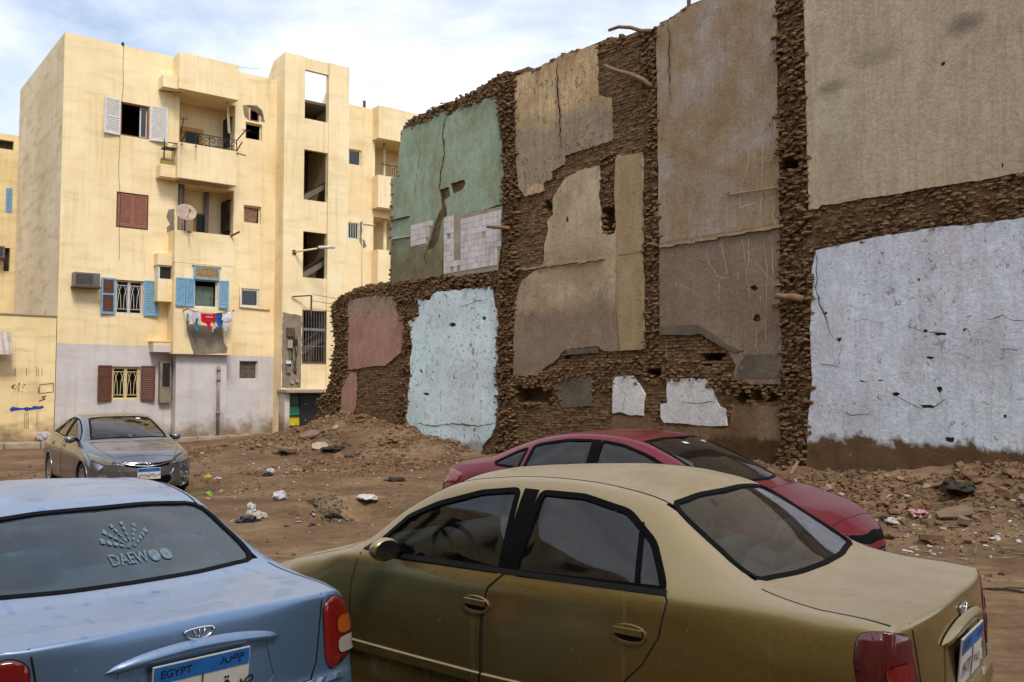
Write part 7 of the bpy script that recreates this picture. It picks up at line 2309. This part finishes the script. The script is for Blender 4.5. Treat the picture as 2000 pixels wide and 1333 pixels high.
for k in range(8):
    a = rr2.uniform(-.5, .2); L_ = rr2.uniform(.15, .38)
    mb.tube([(p[0] + k * .02, p[1] + rr2.uniform(-.03, .03), .02), (p[0] + k * .02 + L_ * .5, p[1] + L_ * .3 * a, .035), (p[0] + k * .02 + L_, p[1] + L_ * a, .02)], .006, 5)
tag(mb.build('dry_twig', M_char), 'dark dry twig on the dirt at the right, behind the gold car', 'twig')
mb = MB(); a = w2world(-.15, -.55, .25); b = w2world(-.05, -.3, .62)
mb.bar(a, b, .055, .025); tag(mb.build('plank', M_card), 'short pale plank leaning at the foot of the brick scar behind the red bonnet', 'plank')

# ================================================================= black and white cat in the pit
def cat_mat():
    m = Mt('cat_fur'); v = m.co(); x, y, z = m.sep(v)
    n = m.math('MULTIPLY', m.math('SUBTRACT', m.noise(v, 14, 3), .5), .09)
    low = m.math('LESS_THAN', m.math('ADD', z, n), .085)
    back = m.math('LESS_THAN', m.math('ADD', m.math('ABSOLUTE', m.math('ADD', x, .05)), n), .075)
    chest = m.math('GREATER_THAN', m.math('ADD', x, n), .155)
    f = m.math('MAXIMUM', m.math('MULTIPLY', low, back), m.math('MULTIPLY', chest, low))
    return m.set(m.mix(f, (.012, .011, .011), (.60, .57, .54)), .85, spec=.2)
pc = at(655, 1021)
cat = thing('cat', 'small black and white cat crouching in front of the pit', 'cat', (pc[0], pc[1], gzf(*pc)), R(188))
cat.scale = (.55, .55, .55)
joints = {'hip': ((-.13, 0, .13), .062), 'back': ((-.04, 0, .165), .064), 'mid': ((.05, 0, .150), .058), 'sh': ((.125, 0, .125), .050), 'neck': ((.175, 0, .135), .034), 'head': ((.215, 0, .140), .040), 'muz': ((.250, 0, .122), .020),
          't1': ((-.185, 0, .10), .018), 't2': ((-.25, .02, .035), .014), 't3': ((-.33, .04, .015), .011), 'e1': ((.205, .026, .186), .006), 'e2': ((.205, -.026, .186), .006),
          'kl': ((-.08, .065, .085), .036), 'hl': ((-.14, .068, .045), .018), 'fl': ((-.07, .07, .012), .015), 'kr': ((-.08, -.065, .085), .036), 'hr': ((-.14, -.068, .045), .018), 'fr': ((-.07, -.07, .012), .015),
          'el': ((.105, .05, .075), .022), 'wl': ((.13, .045, .035), .014), 'pl': ((.16, .045, .012), .014), 'er': ((.105, -.05, .075), .022), 'wr': ((.13, -.045, .035), .014), 'pr': ((.16, -.045, .012), .014)}
edges_ = [('hip', 'back'), ('back', 'mid'), ('mid', 'sh'), ('sh', 'neck'), ('neck', 'head'), ('head', 'muz'), ('head', 'e1'), ('head', 'e2'), ('hip', 't1'), ('t1', 't2'), ('t2', 't3'), ('hip', 'kl'), ('kl', 'hl'), ('hl', 'fl'), ('hip', 'kr'), ('kr', 'hr'), ('hr', 'fr'), ('sh', 'el'), ('el', 'wl'), ('wl', 'pl'), ('sh', 'er'), ('er', 'wr'), ('wr', 'pr')]
names_ = list(joints)
me = bpy.data.meshes.new('body')
me.from_pydata([joints[k][0] for k in names_], [(names_.index(a), names_.index(b)) for a, b in edges_], [])
co = mobj('body', me, cat_mat(), cat)
sk = co.modifiers.new('skin', 'SKIN'); sk.use_smooth_shade = True
for i, k in enumerate(names_):
    sv = me.skin_vertices[0].data[i]; sv.radius = (joints[k][1], joints[k][1]); sv.use_root = (k == 'hip')
ss = co.modifiers.new('sub', 'SUBSURF'); ss.levels = 1; ss.render_levels = 2
